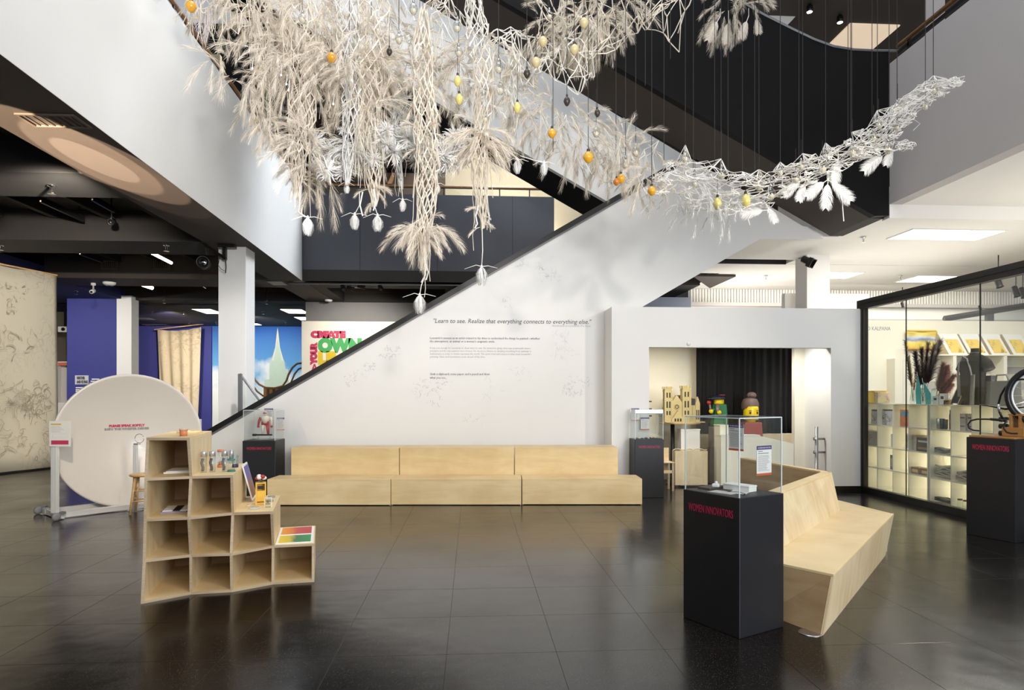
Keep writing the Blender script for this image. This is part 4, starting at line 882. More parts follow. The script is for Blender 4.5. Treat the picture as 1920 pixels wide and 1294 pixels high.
c2 = N.new('ShaderNodeValToRGB'); c2.color_ramp.elements[0].position = .30; c2.color_ramp.elements[1].position = .44; L.new(sb_.outputs[0], c2.inputs[0])
mx = N.new('ShaderNodeMix'); mx.data_type = 'RGBA'; L.new(c2.outputs[0], mx.inputs[0]); L.new(cr.outputs[0], mx.inputs[6]); mx.inputs[7].default_value = (*lin((222, 228, 226)), 1)
L.new(mx.outputs[2], bs.inputs['Base Color']); bs.inputs['Roughness'].default_value = .7
mw = struct(MB().box((m0.x, 29, 0), (m1.x + .3, 29.2, H)), 'wall_mural', mm, 'wall painted as a blue sky with clouds and a pointed tower', 'wall')
CRM = pmat('painted_cream', (222, 216, 190), .7, var=.08, scale=3); CRM2 = pmat('painted_pale_green', (190, 208, 186), .7, var=.06)
def mpoly(pts, off, mat, nm): MB().prism([onY(x, y, 29 - off) for x, y in pts], (0, -.004, 0)).build(nm, mat, mw)
mpoly([(496, 742), (496, 712), (505, 711), (505, 690), (507, 676), (533, 676), (535, 692), (540, 693), (543, 742)], .001, CRM2, 'painted_tower_base')
mpoly([(509, 676), (516, 652), (519.3, 622), (520.5, 614), (521.8, 622), (525, 652), (532, 676)], .002, CRM, 'painted_spire')
mpoly([(513, 676), (518, 650), (520.5, 634), (523, 650), (528, 676)], .007, CRM2, 'painted_spire_face')
# curved brown frame of a flying boat
BRN = pmat('brown_painted_steel', (136, 96, 52), .45, .2)
yb_ = 23.0; fbx = onY(512, 728, yb_)
t = thing('flying_boat', 'brown bentwood flying boat frame in front of the painted sky', 'model', (fbx.x, yb_, fbx.z - .35))
Q = lambda px, py, dy=0: onY(px, py, yb_ + dy)
for dy in (0, .5):
    MB().tube([Q(473, 690, dy), Q(474, 700, dy), Q(478, 712, dy), Q(486, 721, dy), Q(498, 727, dy), Q(515, 728, dy), Q(530, 724, dy), Q(537, 714, dy), Q(541, 702, dy), Q(548, 690, dy), Q(557, 682, dy), Q(570, 680, dy)], .035, 8).build('runner', BRN, t, True)
    MB().tube([Q(470, 709, dy), Q(474, 722, dy), Q(482, 734, dy), Q(494, 743, dy)], .03, 8).build('brace', BRN, t, True)
    MB().tube([Q(572, 688, dy), Q(560, 692, dy), Q(552, 702, dy), Q(544, 722, dy), Q(534, 735, dy)], .03, 8).build('brace', BRN, t, True)
for px in (497, 508, 519, 530): MB().box((Q(px, 728).x - .05, yb_, Q(px, 742).z), (Q(px, 728).x + .05, yb_ + .5, Q(px, 727).z)).build('slat', BRN, t)
MB().box((Q(494, 728).x, yb_, 0), (Q(532, 728).x, yb_ + .5, Q(494, 742).z)).build('base', BRN, t)
# CREATE YOUR OWN sign
ysn = 21.0; s0 = onY(565.5, 602, ysn); s1 = onY(780, 602, ysn)
sg = thing('exhibit_sign', 'tall white sign board lettered CREATE YOUR OWN in colours', 'sign', (s0.x, ysn, 0))
MB().box((s0.x, ysn, 0), (s1.x, ysn + .08, s0.z)).build('board', pmat('warm_white_board', (240, 232, 218), .6, var=.02), sg, bevel=.004)
def wtext(body, px, py, px1, size_px, Y, mat, par, bold=0, sh=0, rot=0, nm='lettering', res=3, ext=.002, lift=.003, sx=1.0):
    """lettering flat on a plane parallel to the stair wall: baseline starts at px,py and runs to px1"""
    q = onY(px, py, Y); q1 = onY(px1, py, Y) if not rot else onY(px, px1, Y)
    D_ = (q - O).dot(FW); size = size_px * D_ / F / .70
    w = abs(q1.x - q.x) if not rot else abs(q1.z - q.z)
    M = Matrix.Translation((q.x - par.location.x, Y - lift - par.location.y, q.z - par.location.z)) @ Matrix.Rotation(pi / 2, 4, 'X') @ Matrix.Rotation(rot, 4, 'Z')
    return text(body, size, mat, M, par, nm, shear=sh, width=w, bold=bold, ext=ext, res=res)
CRI = pmat('crimson_letters', (200, 62, 98), .5); GRN = pmat('green_letters', (74, 172, 96), .5); YLW = pmat('yellow_letters', (228, 196, 52), .5)
wtext('CREATE', 583.5, 632.4, 649.5, 10.6, ysn, CRI, sg, .03)
wtext('OWN', 597, 658.6, 680, 22.5, ysn, GRN, sg, .05)
wtext('LE', 597, 681, 631, 20, ysn, YLW, sg, .05)
wtext('YOUR', 593.3, 682, 638, 10.2, ysn, CRI, sg, .03, rot=pi / 2)
wtext('A', 586, 693.5, 598, 9.5, ysn, CRI, sg, .03)
# quotation on the stair wall
INKP = pmat('faint_grey_vinyl', (178, 176, 175), .6)
wtext('"Learn to see. Realize that everything connects to everything else."', 811, 605.5, 1107, 8.2, YS, INK, sw, .0, .22, res=3)
wtext('Attributed to Leonardo Da Vinci', 1035, 612.5, 1107, 3.4, YS, INKP, sw, 0, .1, res=1)
L1 = ("Leonardo's success as an artist related to his drive to understand the things he painted - whether", "the atmosphere, an animal or a woman's enigmatic smile.")
wtext(L1[0], 806, 635.6, 1012, 4.0, YS, INK, sw, res=1); wtext(L1[1], 806, 641.8, 928, 4.0, YS, INK, sw, res=1)
L2 = ('It was not enough for Leonardo to draw what he saw. He wanted to grasp what was underneath nature:', 'principles and the way patterns were formed. He devoted a lifetime to studying everything from anatomy to', 'mathematics in order to better represent the world. This spirit of art and science is what made Leonardo\'s', 'painting, ideas and inventions seem ahead of his time.')
for i, (s_, x1) in enumerate(zip(L2, (995, 996, 996, 910))): wtext(s_, 806, 654 + i * 5.5, x1, 3.4, YS, INKP, sw, res=1)
wtext('Grab a clipboard, some paper, and a pencil and draw', 806, 703.3, 918, 4.2, YS, INK, sw, res=1); wtext('what you see.', 806, 710.2, 836, 4.2, YS, INK, sw, res=1)
rr = random.Random(5); Mw = Matrix.Translation((0, YS - .002, 0)) @ Matrix.Rotation(pi / 2, 4, 'X')
def sketch(lst, mat, nm, wid):
    m = MB()
    for px, py, w, hg, n in lst: q = onY(px, py, YS); strokes(m, q.x, q.z, w, hg, n, Mw, rr, wid, 1.3)
    o = m.build(nm, mat, sw); o['kind'] = 'stuff'
sketch(((737, 662, .14, .1, 26), (722, 668, .16, .05, 9), (694, 688, .10, .08, 22), (676, 702, .14, .06, 9), (658, 714, .10, .09, 22), (789, 726, .16, .16, 24), (815, 738, .12, .2, 20), (836, 716, .12, .07, 12), (1066, 728, .12, .13, 22), (1090, 715, .2, .08, 14), (1078, 735, .14, .09, 14)), GRAPHD, 'pencil_sketch', .006)
sketch(((1052, 640, .18, .25, 24), (1060, 660, .2, .15, 18), (885, 785, .18, .09, 16), (920, 730, .2, .2, 14), (970, 700, .25, .12, 12), (990, 495, .2, .1, 20), (1030, 515, .2, .15, 22), (940, 560, .2, .15, 10)), GRAPH, 'faint_sketch', .007)
# sign and bars on the blue wall
q0 = onY(142, 704, 21.0); q1 = onY(167, 721, 21.0)
t = thing('wall_sign', 'grey sign plate lettered WEATHER AND FLYING on the blue wall', 'sign', (q0.x, 20.97, q1.z))
MB().box((q0.x, 20.96, q1.z), (q1.x, 20.998, q0.z)).build('plate', pmat('pale_plate', (196, 198, 204), .5), t)
wtext('WEATHER', 144, 711, 160, 4.6, 20.96, INK, t, .01, res=2); wtext('AND FLYING', 144, 718.5, 165, 4.6, 20.96, INK, t, .01, res=2)
m = MB()
t = thing('text_bars', 'white lines of text on the blue wall beside the weather sign', 'sign', onY(170, 720, 20.99))
for px0, px1, py in ((172, 186, 711), (170, 192, 715), (168, 195, 719), (142, 158, 727), (142, 156, 731), (142, 150, 734)):
    a_, b_ = onY(px0, py - 1, 20.99), onY(px1, py + 1, 20.99); MB().box((a_.x, 20.985, b_.z), (b_.x, 20.999, a_.z)).build('text_line', PAPER, t)
# cabinet with orange header and projector beyond the banner
q0 = onZ(104, 850, 0); Yc = 22.5; a_ = onY(104, 678, Yc); b_ = onY(131, 678, Yc)
t = thing('display_cabinet', 'white framed cabinet with an orange header beside the left banner', 'cabinet', (a_.x, Yc, 0))
MB().box((a_.x, Yc, 0), (a_.x + .07, Yc + .4, a_.z)).build('frame_post', WHITE, t); MB().box((b_.x - .07, Yc, 0), (b_.x, Yc + .4, a_.z)).build('frame_post', WHITE, t)
hz_ = onY(110, 685.5, Yc).z; MB().box((a_.x + .071, Yc + .01, hz_), (b_.x - .071, Yc + .1, a_.z - .03)).build('header', pmat('orange_header', (212, 112, 78), .5), t); MB().box((a_.x + .071, Yc + .0, a_.z - .029), (b_.x - .071, Yc + .4, a_.z)).build('top_rail', WHITE, t)
MB().box((a_.x + .071, Yc + .2, .5), (b_.x - .071, Yc + .24, hz_ - .01)).build('back_panel', GREYW, t); MB().box((a_.x + .071, Yc + .0, .9), (b_.x - .071, Yc + .19, 1.5)).build('white_box', WHITE, t); MB().box((a_.x + .071, Yc + .02, 0), (b_.x - .071, Yc + .4, .5)).build('plinth', GREYM, t)
a_ = onY(108, 612, 23); b_ = onY(125, 623, 23); 
t = thing('projector', 'white projector hanging by the khaki wall beside the banner', 'projector', (a_.x, 23, b_.z))
MB().box((a_.x, 23, b_.z), (b_.x, 23.4, a_.z)).build('body', PAPER, t, bevel=.02); MB().box(((a_.x + b_.x) / 2 - .03, 23.15, a_.z), ((a_.x + b_.x) / 2 + .03, 23.2, H)).build('pole', BLACKM, t); MB().lathe([(.05, 0), (.06, .04), (.04, .04)], 12, frame((b_.x - .1, 22.999, (a_.z + b_.z) / 2), (1, 0, 0), (0, -1, 0))).build('lens', BLACKM, t)

# ------------------------------------------------------------------ whisper dish, its frame, sign post, stool, ring stand
C0 = atD(246, 826, 10.15); nv = (Vector((0, 0, EYE)) - C0); nv.z = 0; nv = Matrix.Rotation(math.radians(10), 3, 'Z') @ nv.normalized()
Md = frame(C0, Vector((0, 0, 1)).cross(nv), nv)       # x right, y up, z out of the dish
RD, KD = .985, .32
t = thing('whisper_dish', 'large white parabolic dish lettered PLEASE SPEAK SOFTLY, on a wheeled aluminium frame', 'dish', (C0.x, C0.y, .1))
DISHM = pmat('white_dish_gloss', (222, 216, 208), .3, var=.015, coat=.25)
dep = KD * RD * RD
pr = [(max(RD * i / 18, .0005), KD * (RD * i / 18) ** 2 - dep) for i in range(19)]
prb = [(r, z - .012) for r, z in pr[::-1]]
MB().lathe(pr, 64, Md, False).build('bowl', DISHM, t, True)
MB().lathe(prb, 48, Md, False).build('bowl_back', DISHM, t, True)
MB().lathe([(RD, -.002), (RD + .022, .012), (RD + .05, .01), (RD + .052, -.02), (RD + .02, -.035), (RD, -.012), (RD, -.002)], 72, Md).build('rim', DISHM, t, True)
def dtext(body, y0, wid, size, mat):
    o = text(body, size, mat, Matrix.Identity(4), t, width=wid, ext=0, res=2, align='CENTER', bold=.004)
    for v in o.data.vertices:
        x, y = v.co.x - .19 / 2 + .085, v.co.y + y0; v.co = Md @ Vector((x, y, KD * (x * x + y * y) - dep + .004)) - t.location
dtext('PLEASE SPEAK SOFTLY', .205, .50, .05, CRI); dtext('INTO THE WHISPER DISHES', .155, .62, .045, INKL)
fr = t
La = onZ(104, 967, .05); Ra = onZ(240, 950.5, .05); dd = (Ra - La).normalized(); Ra = La + dd * 2.42
sidev = Vector((-dd.y, dd.x, 0))
def profile(p, q, w, name, par):
    m = MB(); dv_ = (q - p); ln_ = dv_.length; z = dv_.normalized(); x = z.cross(Vector((0, 0, 1)) if abs(z.z) < .9 else Vector((1, 0, 0))).normalized(); y = z.cross(x)
    M = Matrix(((x.x, y.x, z.x, p.x), (x.y, y.y, z.y, p.y), (x.z, y.z, z.z, p.z), (0, 0, 0, 1))); g = w * .12
    for sx_, sy_ in ((-1, -1), (1, -1), (1, 1), (-1, 1)):
        x0, x1 = (-w, -g) if sx_ < 0 else (g, w); y0, y1 = (-w, -g) if sy_ < 0 else (g, w); m.box((x0, y0, 0), (x1, y1, ln_), M)
    m.box((-w * .8, -w * .8, .001), (w * .8, w * .8, ln_ - .001), M)
    return m.build(name, ALU, par)
profile(La, Ra, .036, 'front_bar', fr); profile(La + sidev * .50, Ra + sidev * .50, .036, 'rear_bar', fr)
profile(La + dd * .04 - sidev * .12, La + dd * .04 + sidev * .62, .036, 'cross_bar', fr); profile(Ra - dd * .04 - sidev * .12, Ra - dd * .04 + sidev * .62, .036, 'cross_bar', fr)
for base in (La + dd * .04, Ra - dd * .04):
    for s in (-.16, .66):
        q = base + sidev * s; MB().lathe([(.02, -.02), (.052, -.02), (.056, 0), (.052, .02), (.02, .02)], 18, frame(Vector((q.x, q.y, .057)) - dd * .075, dd, sidev)).build('caster', pmat('grey_rubber', (128, 128, 132), .5), fr, True)
        MB().box((q.x - .03, q.y - .03, .085), (q.x + .03, q.y + .03, .12)).build('caster_plate', STEEL, fr)
# posts
Lp = La + dd * .0 + sidev * .02; zt_l = EYE - (789 - HZ) * ((Lp - O).dot(FW)) / F
# find where the right post stands on the frame line
best = min((La + dd * (i * .01) for i in range(242)), key=lambda p: abs(960 + (p - O).dot(RT) / (p - O).dot(FW) * F - 388))
rp_ = best + sidev * .3; zt_r = EYE - (786 - HZ) * ((rp_ - O).dot(FW)) / F
profile(Vector((Lp.x, Lp.y, .09)), Vector((Lp.x, Lp.y, zt_l)), .036, 'left_post', fr); profile(Vector((rp_.x, rp_.y, .09)), Vector((rp_.x, rp_.y, zt_r)), .036, 'right_post', fr)
MB().tube([Vector((rp_.x, rp_.y, 1.1)), C0 + Md.to_3x3() @ Vector((RD * .98, 0, -.05))], .015, 8).build('right_clamp', STEEL, fr)
MB().tube([Vector((Lp.x, Lp.y, 1.0)), C0 + Md.to_3x3() @ Vector((-RD * .98, 0, -.05))], .015, 8).build('left_clamp', STEEL, fr)
# sign board on the left post
Dp = (Lp - O).dot(FW) - .06; q0 = atD(92, 837.5, Dp); q1 = atD(132.5, 789.5, Dp)
Ms = frame(q0, RT, -FW); w_ = (q1 - q0).dot(RT); h_ = q1.z - q0.z
t = thing('instruction_board', 'white instruction board with a red footer on the dish frame post', 'sign', q0)
R3 = Ms.copy(); R3.translation = (0, 0, 0)
MB().box((0, 0, -.006), (w_, h_, 0), R3).build('panel', PAPER, t, world=False, bevel=.002)
MB().box((w_ * .10, h_ * .08, .0004), (w_ * .9, h_ * .24, .0014), R3).build('red_footer', CRI, t, world=False)
MB().box((w_ * .08, h_ * .84, .0004), (w_ * .56, h_ * .90, .0014), R3).build('yellow_title', pmat('ochre_print', (220, 190, 90), .6), t, world=False)
m = MB()
for k in range(6): m.box((w_ * .08, h_ * (.78 - k * .045), .0004), (w_ * (.5 + .06 * (k % 4)), h_ * (.795 - k * .045), .001), R3)
m.box((w_ * .16, h_ * .34, .0004), (w_ * .84, h_ * .345, .001), R3).box((w_ * .16, h_ * .49, .0004), (w_ * .84, h_ * .495, .001), R3).box((w_ * .16, h_ * .34, .0004), (w_ * .165, h_ * .49, .001), R3).box((w_ * .84, h_ * .34, .0004), (w_ * .845, h_ * .49, .001), R3)
m.build('print', pmat('faint_print', (205, 203, 202), .6), t, world=False)
# stool
sc_ = atD(268, 900, 9.66); 
t = thing('wooden_stool', 'round pale wooden stool in front of the white dish', 'stool', (sc_.x, sc_.y, 0))
szz = .585
MB().lathe([(.001, szz - .035), (.165, szz - .035), (.178, szz - .025), (.178, szz - .006), (.165, szz), (.001, szz)], 28).build('seat', PINE, t, True, world=False)
legs = [Vector((math.cos(a_), math.sin(a_), 0)) for a_ in (pi * .25 + .2, pi * .75 + .2, pi * 1.25 + .2, pi * 1.75 + .2)]
for l in legs: MB().tube([l * .19, l * .115 + Vector((0, 0, szz - .036))], [.017, .021], 10).build('leg', PINE, t, True, world=False)
for zr, off in ((.19, 0), (.34, 1)):
    for i in range(4):
        a_, b_ = legs[i], legs[(i + 1) % 4]; z_ = zr + (.03 if i % 2 else 0); f_ = .19 - .075 * z_ / szz
        MB().tube([a_ * f_ + Vector((0, 0, z_)), b_ * f_ + Vector((0, 0, z_))], .010, 8).build('rung', PINE, t, True, world=False)
# ring stand
rs_ = atD(254, 900, 9.86); rs_.z = 0
t = thing('ring_stand', 'aluminium focus ring stand rising behind the wooden stool', 'stand', rs_ + dd * 0)
zt_ring = EYE - (834 - HZ) * 9.86 / F
profile(Vector((rs_.x, rs_.y, .02)), Vector((rs_.x, rs_.y, zt_ring)), .026, 'post', t)
MB().lathe([(.001, 0), (.11, 0), (.11, .012), (.001, .012)], 20).build('base_plate', STEEL, t, world=False)
q = Vector((rs_.x, rs_.y, zt_ring)); MB().tube([q + RT * -.025 + Vector((0, 0, .012)), q + RT * .07 + Vector((0, 0, .012))], .012, 8).build('clamp', STEEL, t, True)
rc = q + RT * .06 + Vector((0, 0, .095)); MB().tube([rc + RT * (.068 * math.cos(k * pi / 14)) + Vector((0, 0, .068 * math.sin(k * pi / 14))) for k in range(28)], .0045, 8, True).build('ring', CHROME, t, True)

# ------------------------------------------------------------------ ceiling fittings
def panel_light(px0, px1, py0, py1, mat, label, z=H - .012, nm='panel_light', grp=None):
    a_ = onZ((px0 + px1) / 2, py0, z); b_ = onZ((px0 + px1) / 2, py1, z); l_ = onZ(px0, (py0 + py1) / 2, z); r_ = onZ(px1, (py0 + py1) / 2, z)
    cx, cy = (l_.x + r_.x) / 2, (a_.y + b_.y) / 2; wx_, wy_ = abs(r_.x - l_.x) / 2, abs(a_.y - b_.y) / 2
    t = thing(nm, label, 'light', (cx, cy, z), 0, grp)
    MB().box((-wx_, -wy_, -.004), (wx_, wy_, .0)).build('diffuser', mat, t, world=False)
    m = MB(); e = .03
    m.box((-wx_ - e, -wy_ - e, -.006), (-wx_, wy_ + e, .01)).box((wx_, -wy_ - e, -.006), (wx_ + e, wy_ + e, .01)).box((-wx_, -wy_ - e, -.006), (wx_, -wy_, .01)).box((-wx_, wy_, -.006), (wx_, wy_ + e, .01))
    m.build('frame', PAPER if mat in (PANELW,) else BLACKM, t, world=False); return t
panel_light(374, 407, 579.5, 588, PANEL, 'glowing square panel in the black ceiling left of the big column')
panel_light(534, 572, 580, 587.5, PANEL, 'glowing square panel in the black ceiling beside the grey wall')
panel_light(558, 578, 594.5, 600, PANEL, 'glowing panel partly behind the grey wall edge')
panel_light(468, 486, 606.5, 609.5, PANEL, 'small glowing panel low over the painted sky')
panel_light(508, 533, 527.6, 534.5, UNLIT, 'unlit pale panel in the brown soffit near the balcony corner')
zr = H + .05
panel_light(1686, 1861, 431, 449.5, PANELW, 'large bright white panel in the right gallery ceiling', zr, 'panel_light')
panel_light(1700, 1790, 517.5, 529.5, PANELW, 'bright white panel in the right ceiling above the bronze rail', zr)
panel_light(1530, 1604, 510.5, 522, PANELW, 'bright white panel beside the white column', zr)
def strip(p, q, z, label, mat=STRIP, r=.035):
    a_, b_ = onZ(*p, z), onZ(*q, z); t = thing('strip_lamp', label, 'light', (a_ + b_) / 2)
    MB().tube([a_, b_], r, 8).build('tube', mat, t); MB().box((-.05, -.02, 0), (.05, .02, (b_ - a_).length), Matrix.Translation(a_ + Vector((0, 0, r + .012))) @ (b_ - a_).to_track_quat('Z', 'X').to_matrix().to_4x4()).build('housing', BLACKM, t)
    for e_ in (a_.lerp(b_, .12), a_.lerp(b_, .88)): MB().tube([e_ + Vector((0, 0, r + .03)), (e_.x, e_.y, H + .6)], .008, 5).build('hanger', BLACKM, t)
    return t
strip((284, 474), (321, 493), H + .12, 'brightest strip lamp in the second ceiling recess')
strip((150, 476), (192, 491), H + .3, 'thin strip lamp in the second recess near the left vent', emat('strip_dim', (255, 226, 180), 3.0), .015)
strip((76, 377), (157, 414), H + .3, 'long thin strip lamp in the nearest recess at the left', emat('strip_dim2', (255, 220, 170), 2.0), .014)
strip((173, 374), (214, 397), H + .3, 'faint strip lamp in the nearest recess beside the lit spot', emat('strip_dim3', (255, 220, 170), .5), .014)
strip((267, 534), (285, 540), H + .1, 'short bright strip lamp in the third recess', STRIP, .05)
strip((377, 534), (386, 540), H + .2, 'tiny faint strip lamp in the third recess by the column', emat('strip_dim4', (255, 220, 170), 1.0), .02)
def tspot(px, py, z, label, aim=(0, -1, -.5), lit=True, s=1.0, mount=None, D=None):
    q = atD(px, py, D) if D else onZ(px, py, z)
    t = thing('track_spot', label, 'light', q); v = Vector(aim).normalized(); M = Matrix.Translation((0, 0, 0)) @ v.to_track_quat('Z', 'Y').to_matrix().to_4x4()
    MB().lathe([(.03 * s, -.12 * s), (.05 * s, -.10 * s), (.05 * s, .06 * s), (.062 * s, .09 * s), (.05 * s, .095 * s), (.045 * s, .075 * s)], 14, M).build('body', BLACKM, t, True, world=False)
    MB().lathe([(.001, .07 * s), (.046 * s, .072 * s)], 14, M).build('lamp', LAMP if lit else BLACKM, t, world=False)
    MB().tube([(0, 0, .03 * s), (0, 0, (mount or q.z + .12) - q.z)], .012, 6).build('stem', BLACKM, t, world=False); return t
tspot(209, 415, H + .2, 'lit track spot at the edge of the nearest recess', (0.4, -1, -.4), True, 1.0, H + .605)
tk_ = thing('light_track', 'grey lighting track under the far balcony', 'track', onZ(700, 533, H - .03)); a_, b_ = onZ(543, 533.5, H - .02), onZ(905, 532, H - .02)
MB().box((a_.x, 17.73, H - .03), (2.0, 17.77, H - .002)).build('rail', GREYM, tk_)
for px, l in ((643, 'leftmost'), (713, 'middle'), (852, 'rightmost')):
    q = onZ(px, 539, H - .16); tspot(px, 538.5, H - .16, '%s of the lit spots on the track under the far balcony' % l, (.3, -1, -.6), True, 1.2, H + .02, 17.75)
for px, py, l in ((658, 541, 'left'), (678, 538, 'right')): tspot(px, py, H - .14, 'unlit black spot on the far track, %s of the pair' % l, (1, .2, -.2), False, 1.0, H + .02, 17.8)
def sprinkler(px, py, z, label, s=1.0, up_=.12):
    q = onZ(px, py, z); t = thing('sprinkler', label, 'sprinkler', (q.x, q.y, z + .06))
    MB().lathe([(.012 * s, 0), (.05 * s, -.005), (.05 * s, -.02), (.018 * s, -.03), (.014 * s, -.09 * s), (.001, -.095 * s)], 12).build('body', CHROME, t, True, world=False); MB().lathe([(.001, -.10 * s), (.045 * s, -.10 * s), (.045 * s, -.106 * s), (.001, -.106 * s)], 12).build('deflector', CHROME, t, world=False)
    MB().tube([(0, 0, 0), (0, 0, up_)], .012, 6).build('pipe', BLACKM, t, world=False)
for px, py, s, l in ((97, 355, 1.2, 'sprinkler on the soffit below the light pool'), (312, 465, 1.2, 'sprinkler beside the brightest strip lamp'), (2, 465, 1, 'sprinkler at the left picture edge above the banner'), (308, 566, 1, 'sprinkler left of the big column over the blue area'), (143, 549, 1, 'sprinkler on the navy ceiling beside the banner'), (500, 567, 1.1, 'sprinkler between the big column and the balcony corner'), (493, 587, 1, 'lower sprinkler between the big column and the grey wall'), (285, 586, 1, 'sprinkler right of the rear white column'), (343, 587, 1, 'sprinkler above the hanging cloth'), (355, 605, 1, 'sprinkler close over the hanging cloth'), (406, 606, 1, 'sprinkler at the left edge of the big column'), (536, 606, 1, 'sprinkler over the painted spire')):
    sprinkler(px, py, H - .06, l, s, .605)
for px, py, s, l in ((1619, 450, 1, 'sprinkler in the white ceiling under the black landing'), (1436, 521, 1, 'sprinkler in the white ceiling left of the white column'), (1688, 521, 1, 'sprinkler beside the white panel over the bronze rail')):
    sprinkler(px, py, H - .0 if py < 570 else 4.2, l, s, .12 if py < 570 else .62)
def vent(a_, xdir, out, w, hh, label, mat=BROWNC, n=7):
    t = thing('air_vent', label, 'vent', a_); M = frame((0, 0, 0), xdir, out); m = MB(); e = .03
    MB().box((0, 0, -.02), (w, hh, .0), M).build('backing', BLACKC, t, world=False)
    m.box((-e, -e, 0), (0, hh + e, .02), M).box((w, -e, 0), (w + e, hh + e, .02), M).box((0, -e, 0), (w, 0, .02), M).box((0, hh, 0), (w, hh + e, .02), M); m.build('frame', mat, t, world=False)
    for i in range(n): MB().box((w * (i + .35) / n, 0, .001), (w * (i + .65) / n, hh, .014), M).build('slat', mat, t, world=False)
VENTM = pmat('vent_bronze', (86, 76, 66), .5, .2)
for px, l in ((192, 'left air vent in the dark beam above the banner'), (290, 'right air vent in the dark beam beside the column')):
    q = onY(px, 503, 17.27); vent(Vector((q.x, 17.27, q.z)), (1, 0, 0), (0, -1, 0), .36, .17, l, VENTM)
for px0, py, w, hh, l, zz in ((68, 234, .55, .28, 'dark vent in the soffit above the light pool', H), (180, 585, .5, .8, 'ceiling vent in the navy ceiling beside the rear column', H), (285, 612, .9, .8, 'ceiling vent in the navy ceiling near the hanging cloth', H), (265, 599, .5, .5, 'small vent in the navy ceiling right of the rear column', H)):
    q = onZ(px0, py, zz - .003); vent(Vector((q.x, q.y, zz - .003)), (1, 0, 0), (0, 0, -1), w, hh, l, VENTM if zz == H and px0 < 100 else GREYM)
# small white ceiling devices
q = onZ(205, 533, H - .05); t = thing('smoke_detector', 'white round smoke detector on the dark ceiling', 'detector', (q.x, q.y, H)); MB().lathe([(.16, 0), (.15, -.05), (.09, -.09), (.001, -.09)], 18).build('dome', PAPER, t, True, world=False); MB().lathe([(.04, -.091), (.03, -.1), (.001, -.1)], 10).build('sensor', GREYM, t, world=False)
q = onZ(175, 535, H - .06); t = thing('security_camera', 'small white security camera under the dark ceiling', 'camera', (q.x, q.y, H)); MB().lathe([(.06, 0), (.06, -.06), (.02, -.07), (.02, -.16), (.001, -.16)], 12).build('mount', PAPER, t, True, world=False); MB().tube([(-.02, .05, -.2), (.03, -.14, -.26)], .055, 10).build('body', PAPER, t, True, world=False); MB().tube([(.031, -.143, -.261), (.034, -.155, -.264)], .03, 10).build('lens', BLACKM, t, world=False)
q = onZ(616, 564, H - .03); t = thing('smoke_detector', 'small white detector on the ceiling beside the grey wall', 'detector', (q.x, q.y, H)); MB().lathe([(.12, 0), (.11, -.05), (.001, -.06)], 16).build('dome', PAPER, t, True, world=False); MB().lathe([(.03, -.061), (.02, -.07), (.001, -.07)], 10).build('sensor', GREYM, t, world=False)
# projector spot on its bracket at the column
YC = 13.25
B_ = lambda px, py, Y=YC: onY(px, py, Y)
t = thing('bracket_projector', 'black stage projector on a bracket beside the white column', 'projector', B_(373, 424))
zc = B_(365, 424).z
MB().box((B_(354, 424).x, YC - .05, zc - .02), (B_(389, 424).x, YC + .1, zc + .03)).build('ceiling_plate', BLACKM, t)
MB().tube([B_(373, 425), B_(373, 455)], .025, 8).build('drop_pole', BLACKM, t); MB().tube([B_(373, 454), B_(400, 470), B_(424, 486)], .033, 6).build('arm', BLACKM, t)
MB().box((B_(408, 462).x, YC - .02, B_(408, 464).z), (B_(440, 462).x, YC + .12, B_(408, 459).z)).build('column_plate', BLACKM, t); MB().box((B_(418, 470).x, YC - .02, B_(418, 487).z), (B_(424, 470).x, YC + .06, B_(418, 463).z)).build('column_strap', BLACKM, t)
MB().tube([B_(385, 466), B_(388, 478)], .02, 6).build('yoke', BLACKM, t)
pc = B_(381, 492); ax = (Vector((.30, -1, -.10))).normalized(); Mp = Matrix.Translation(pc) @ ax.to_track_quat('Z', 'Y').to_matrix().to_4x4()
MB().lathe([(.06, -.42), (.10, -.38), (.10, -.05), (.125, -.02), (.125, .10), (.105, .11), (.10, .04)], 20, Mp).build('barrel', BLACKM, t, True); MB().lathe([(.001, .05), (.06, .045), (.1, .03)], 20, Mp).build('lens', pmat('dark_lens', (16, 16, 20), .05, spec=.9), t, True)
for s in (-.25, -.15): MB().lathe([(.101, s), (.125, s + .01), (.125, s + .04), (.101, s + .05)], 16, Mp).build('cooling_ring', BLACKM, t)
MB().tube([B_(410, 486), B_(405, 478), B_(412, 482), B_(409, 497), B_(415, 505), B_(421, 508)], .006, 6).build('cable', BLACKM, t, True); MB().tube([B_(423, 488), B_(424, 500), B_(423, 512)], .009, 6).build('plug_lead', BLACKM, t, True)
# dark spot on the column at the right
q = B_(1513, 489, 13.42); t = thing('track_spot', 'black spotlight clamped to the white column above the partition', 'light', q)
ax = Vector((.5, -.6, -.5)).normalized(); Mp = ax.to_track_quat('Z', 'Y').to_matrix().to_4x4()
MB().lathe([(.05, -.12), (.075, -.1), (.08, .03), (.11, .08), (.105, .1), (.07, .03)], 16, Mp).build('body', BLACKM, t, True, world=False)
for s in range(4): MB().box((-.10, -.10, .06), (-.085, .10, .15), Mp @ Matrix.Rotation(s * pi / 2, 4, 'Z')).build('barn_door', BLACKM, t, world=False)
MB().tube([(0, 0, 0), (-.02, .16, .10), (0, .34, .12)], .015, 6).build('bracket', BLACKM, t, world=False)
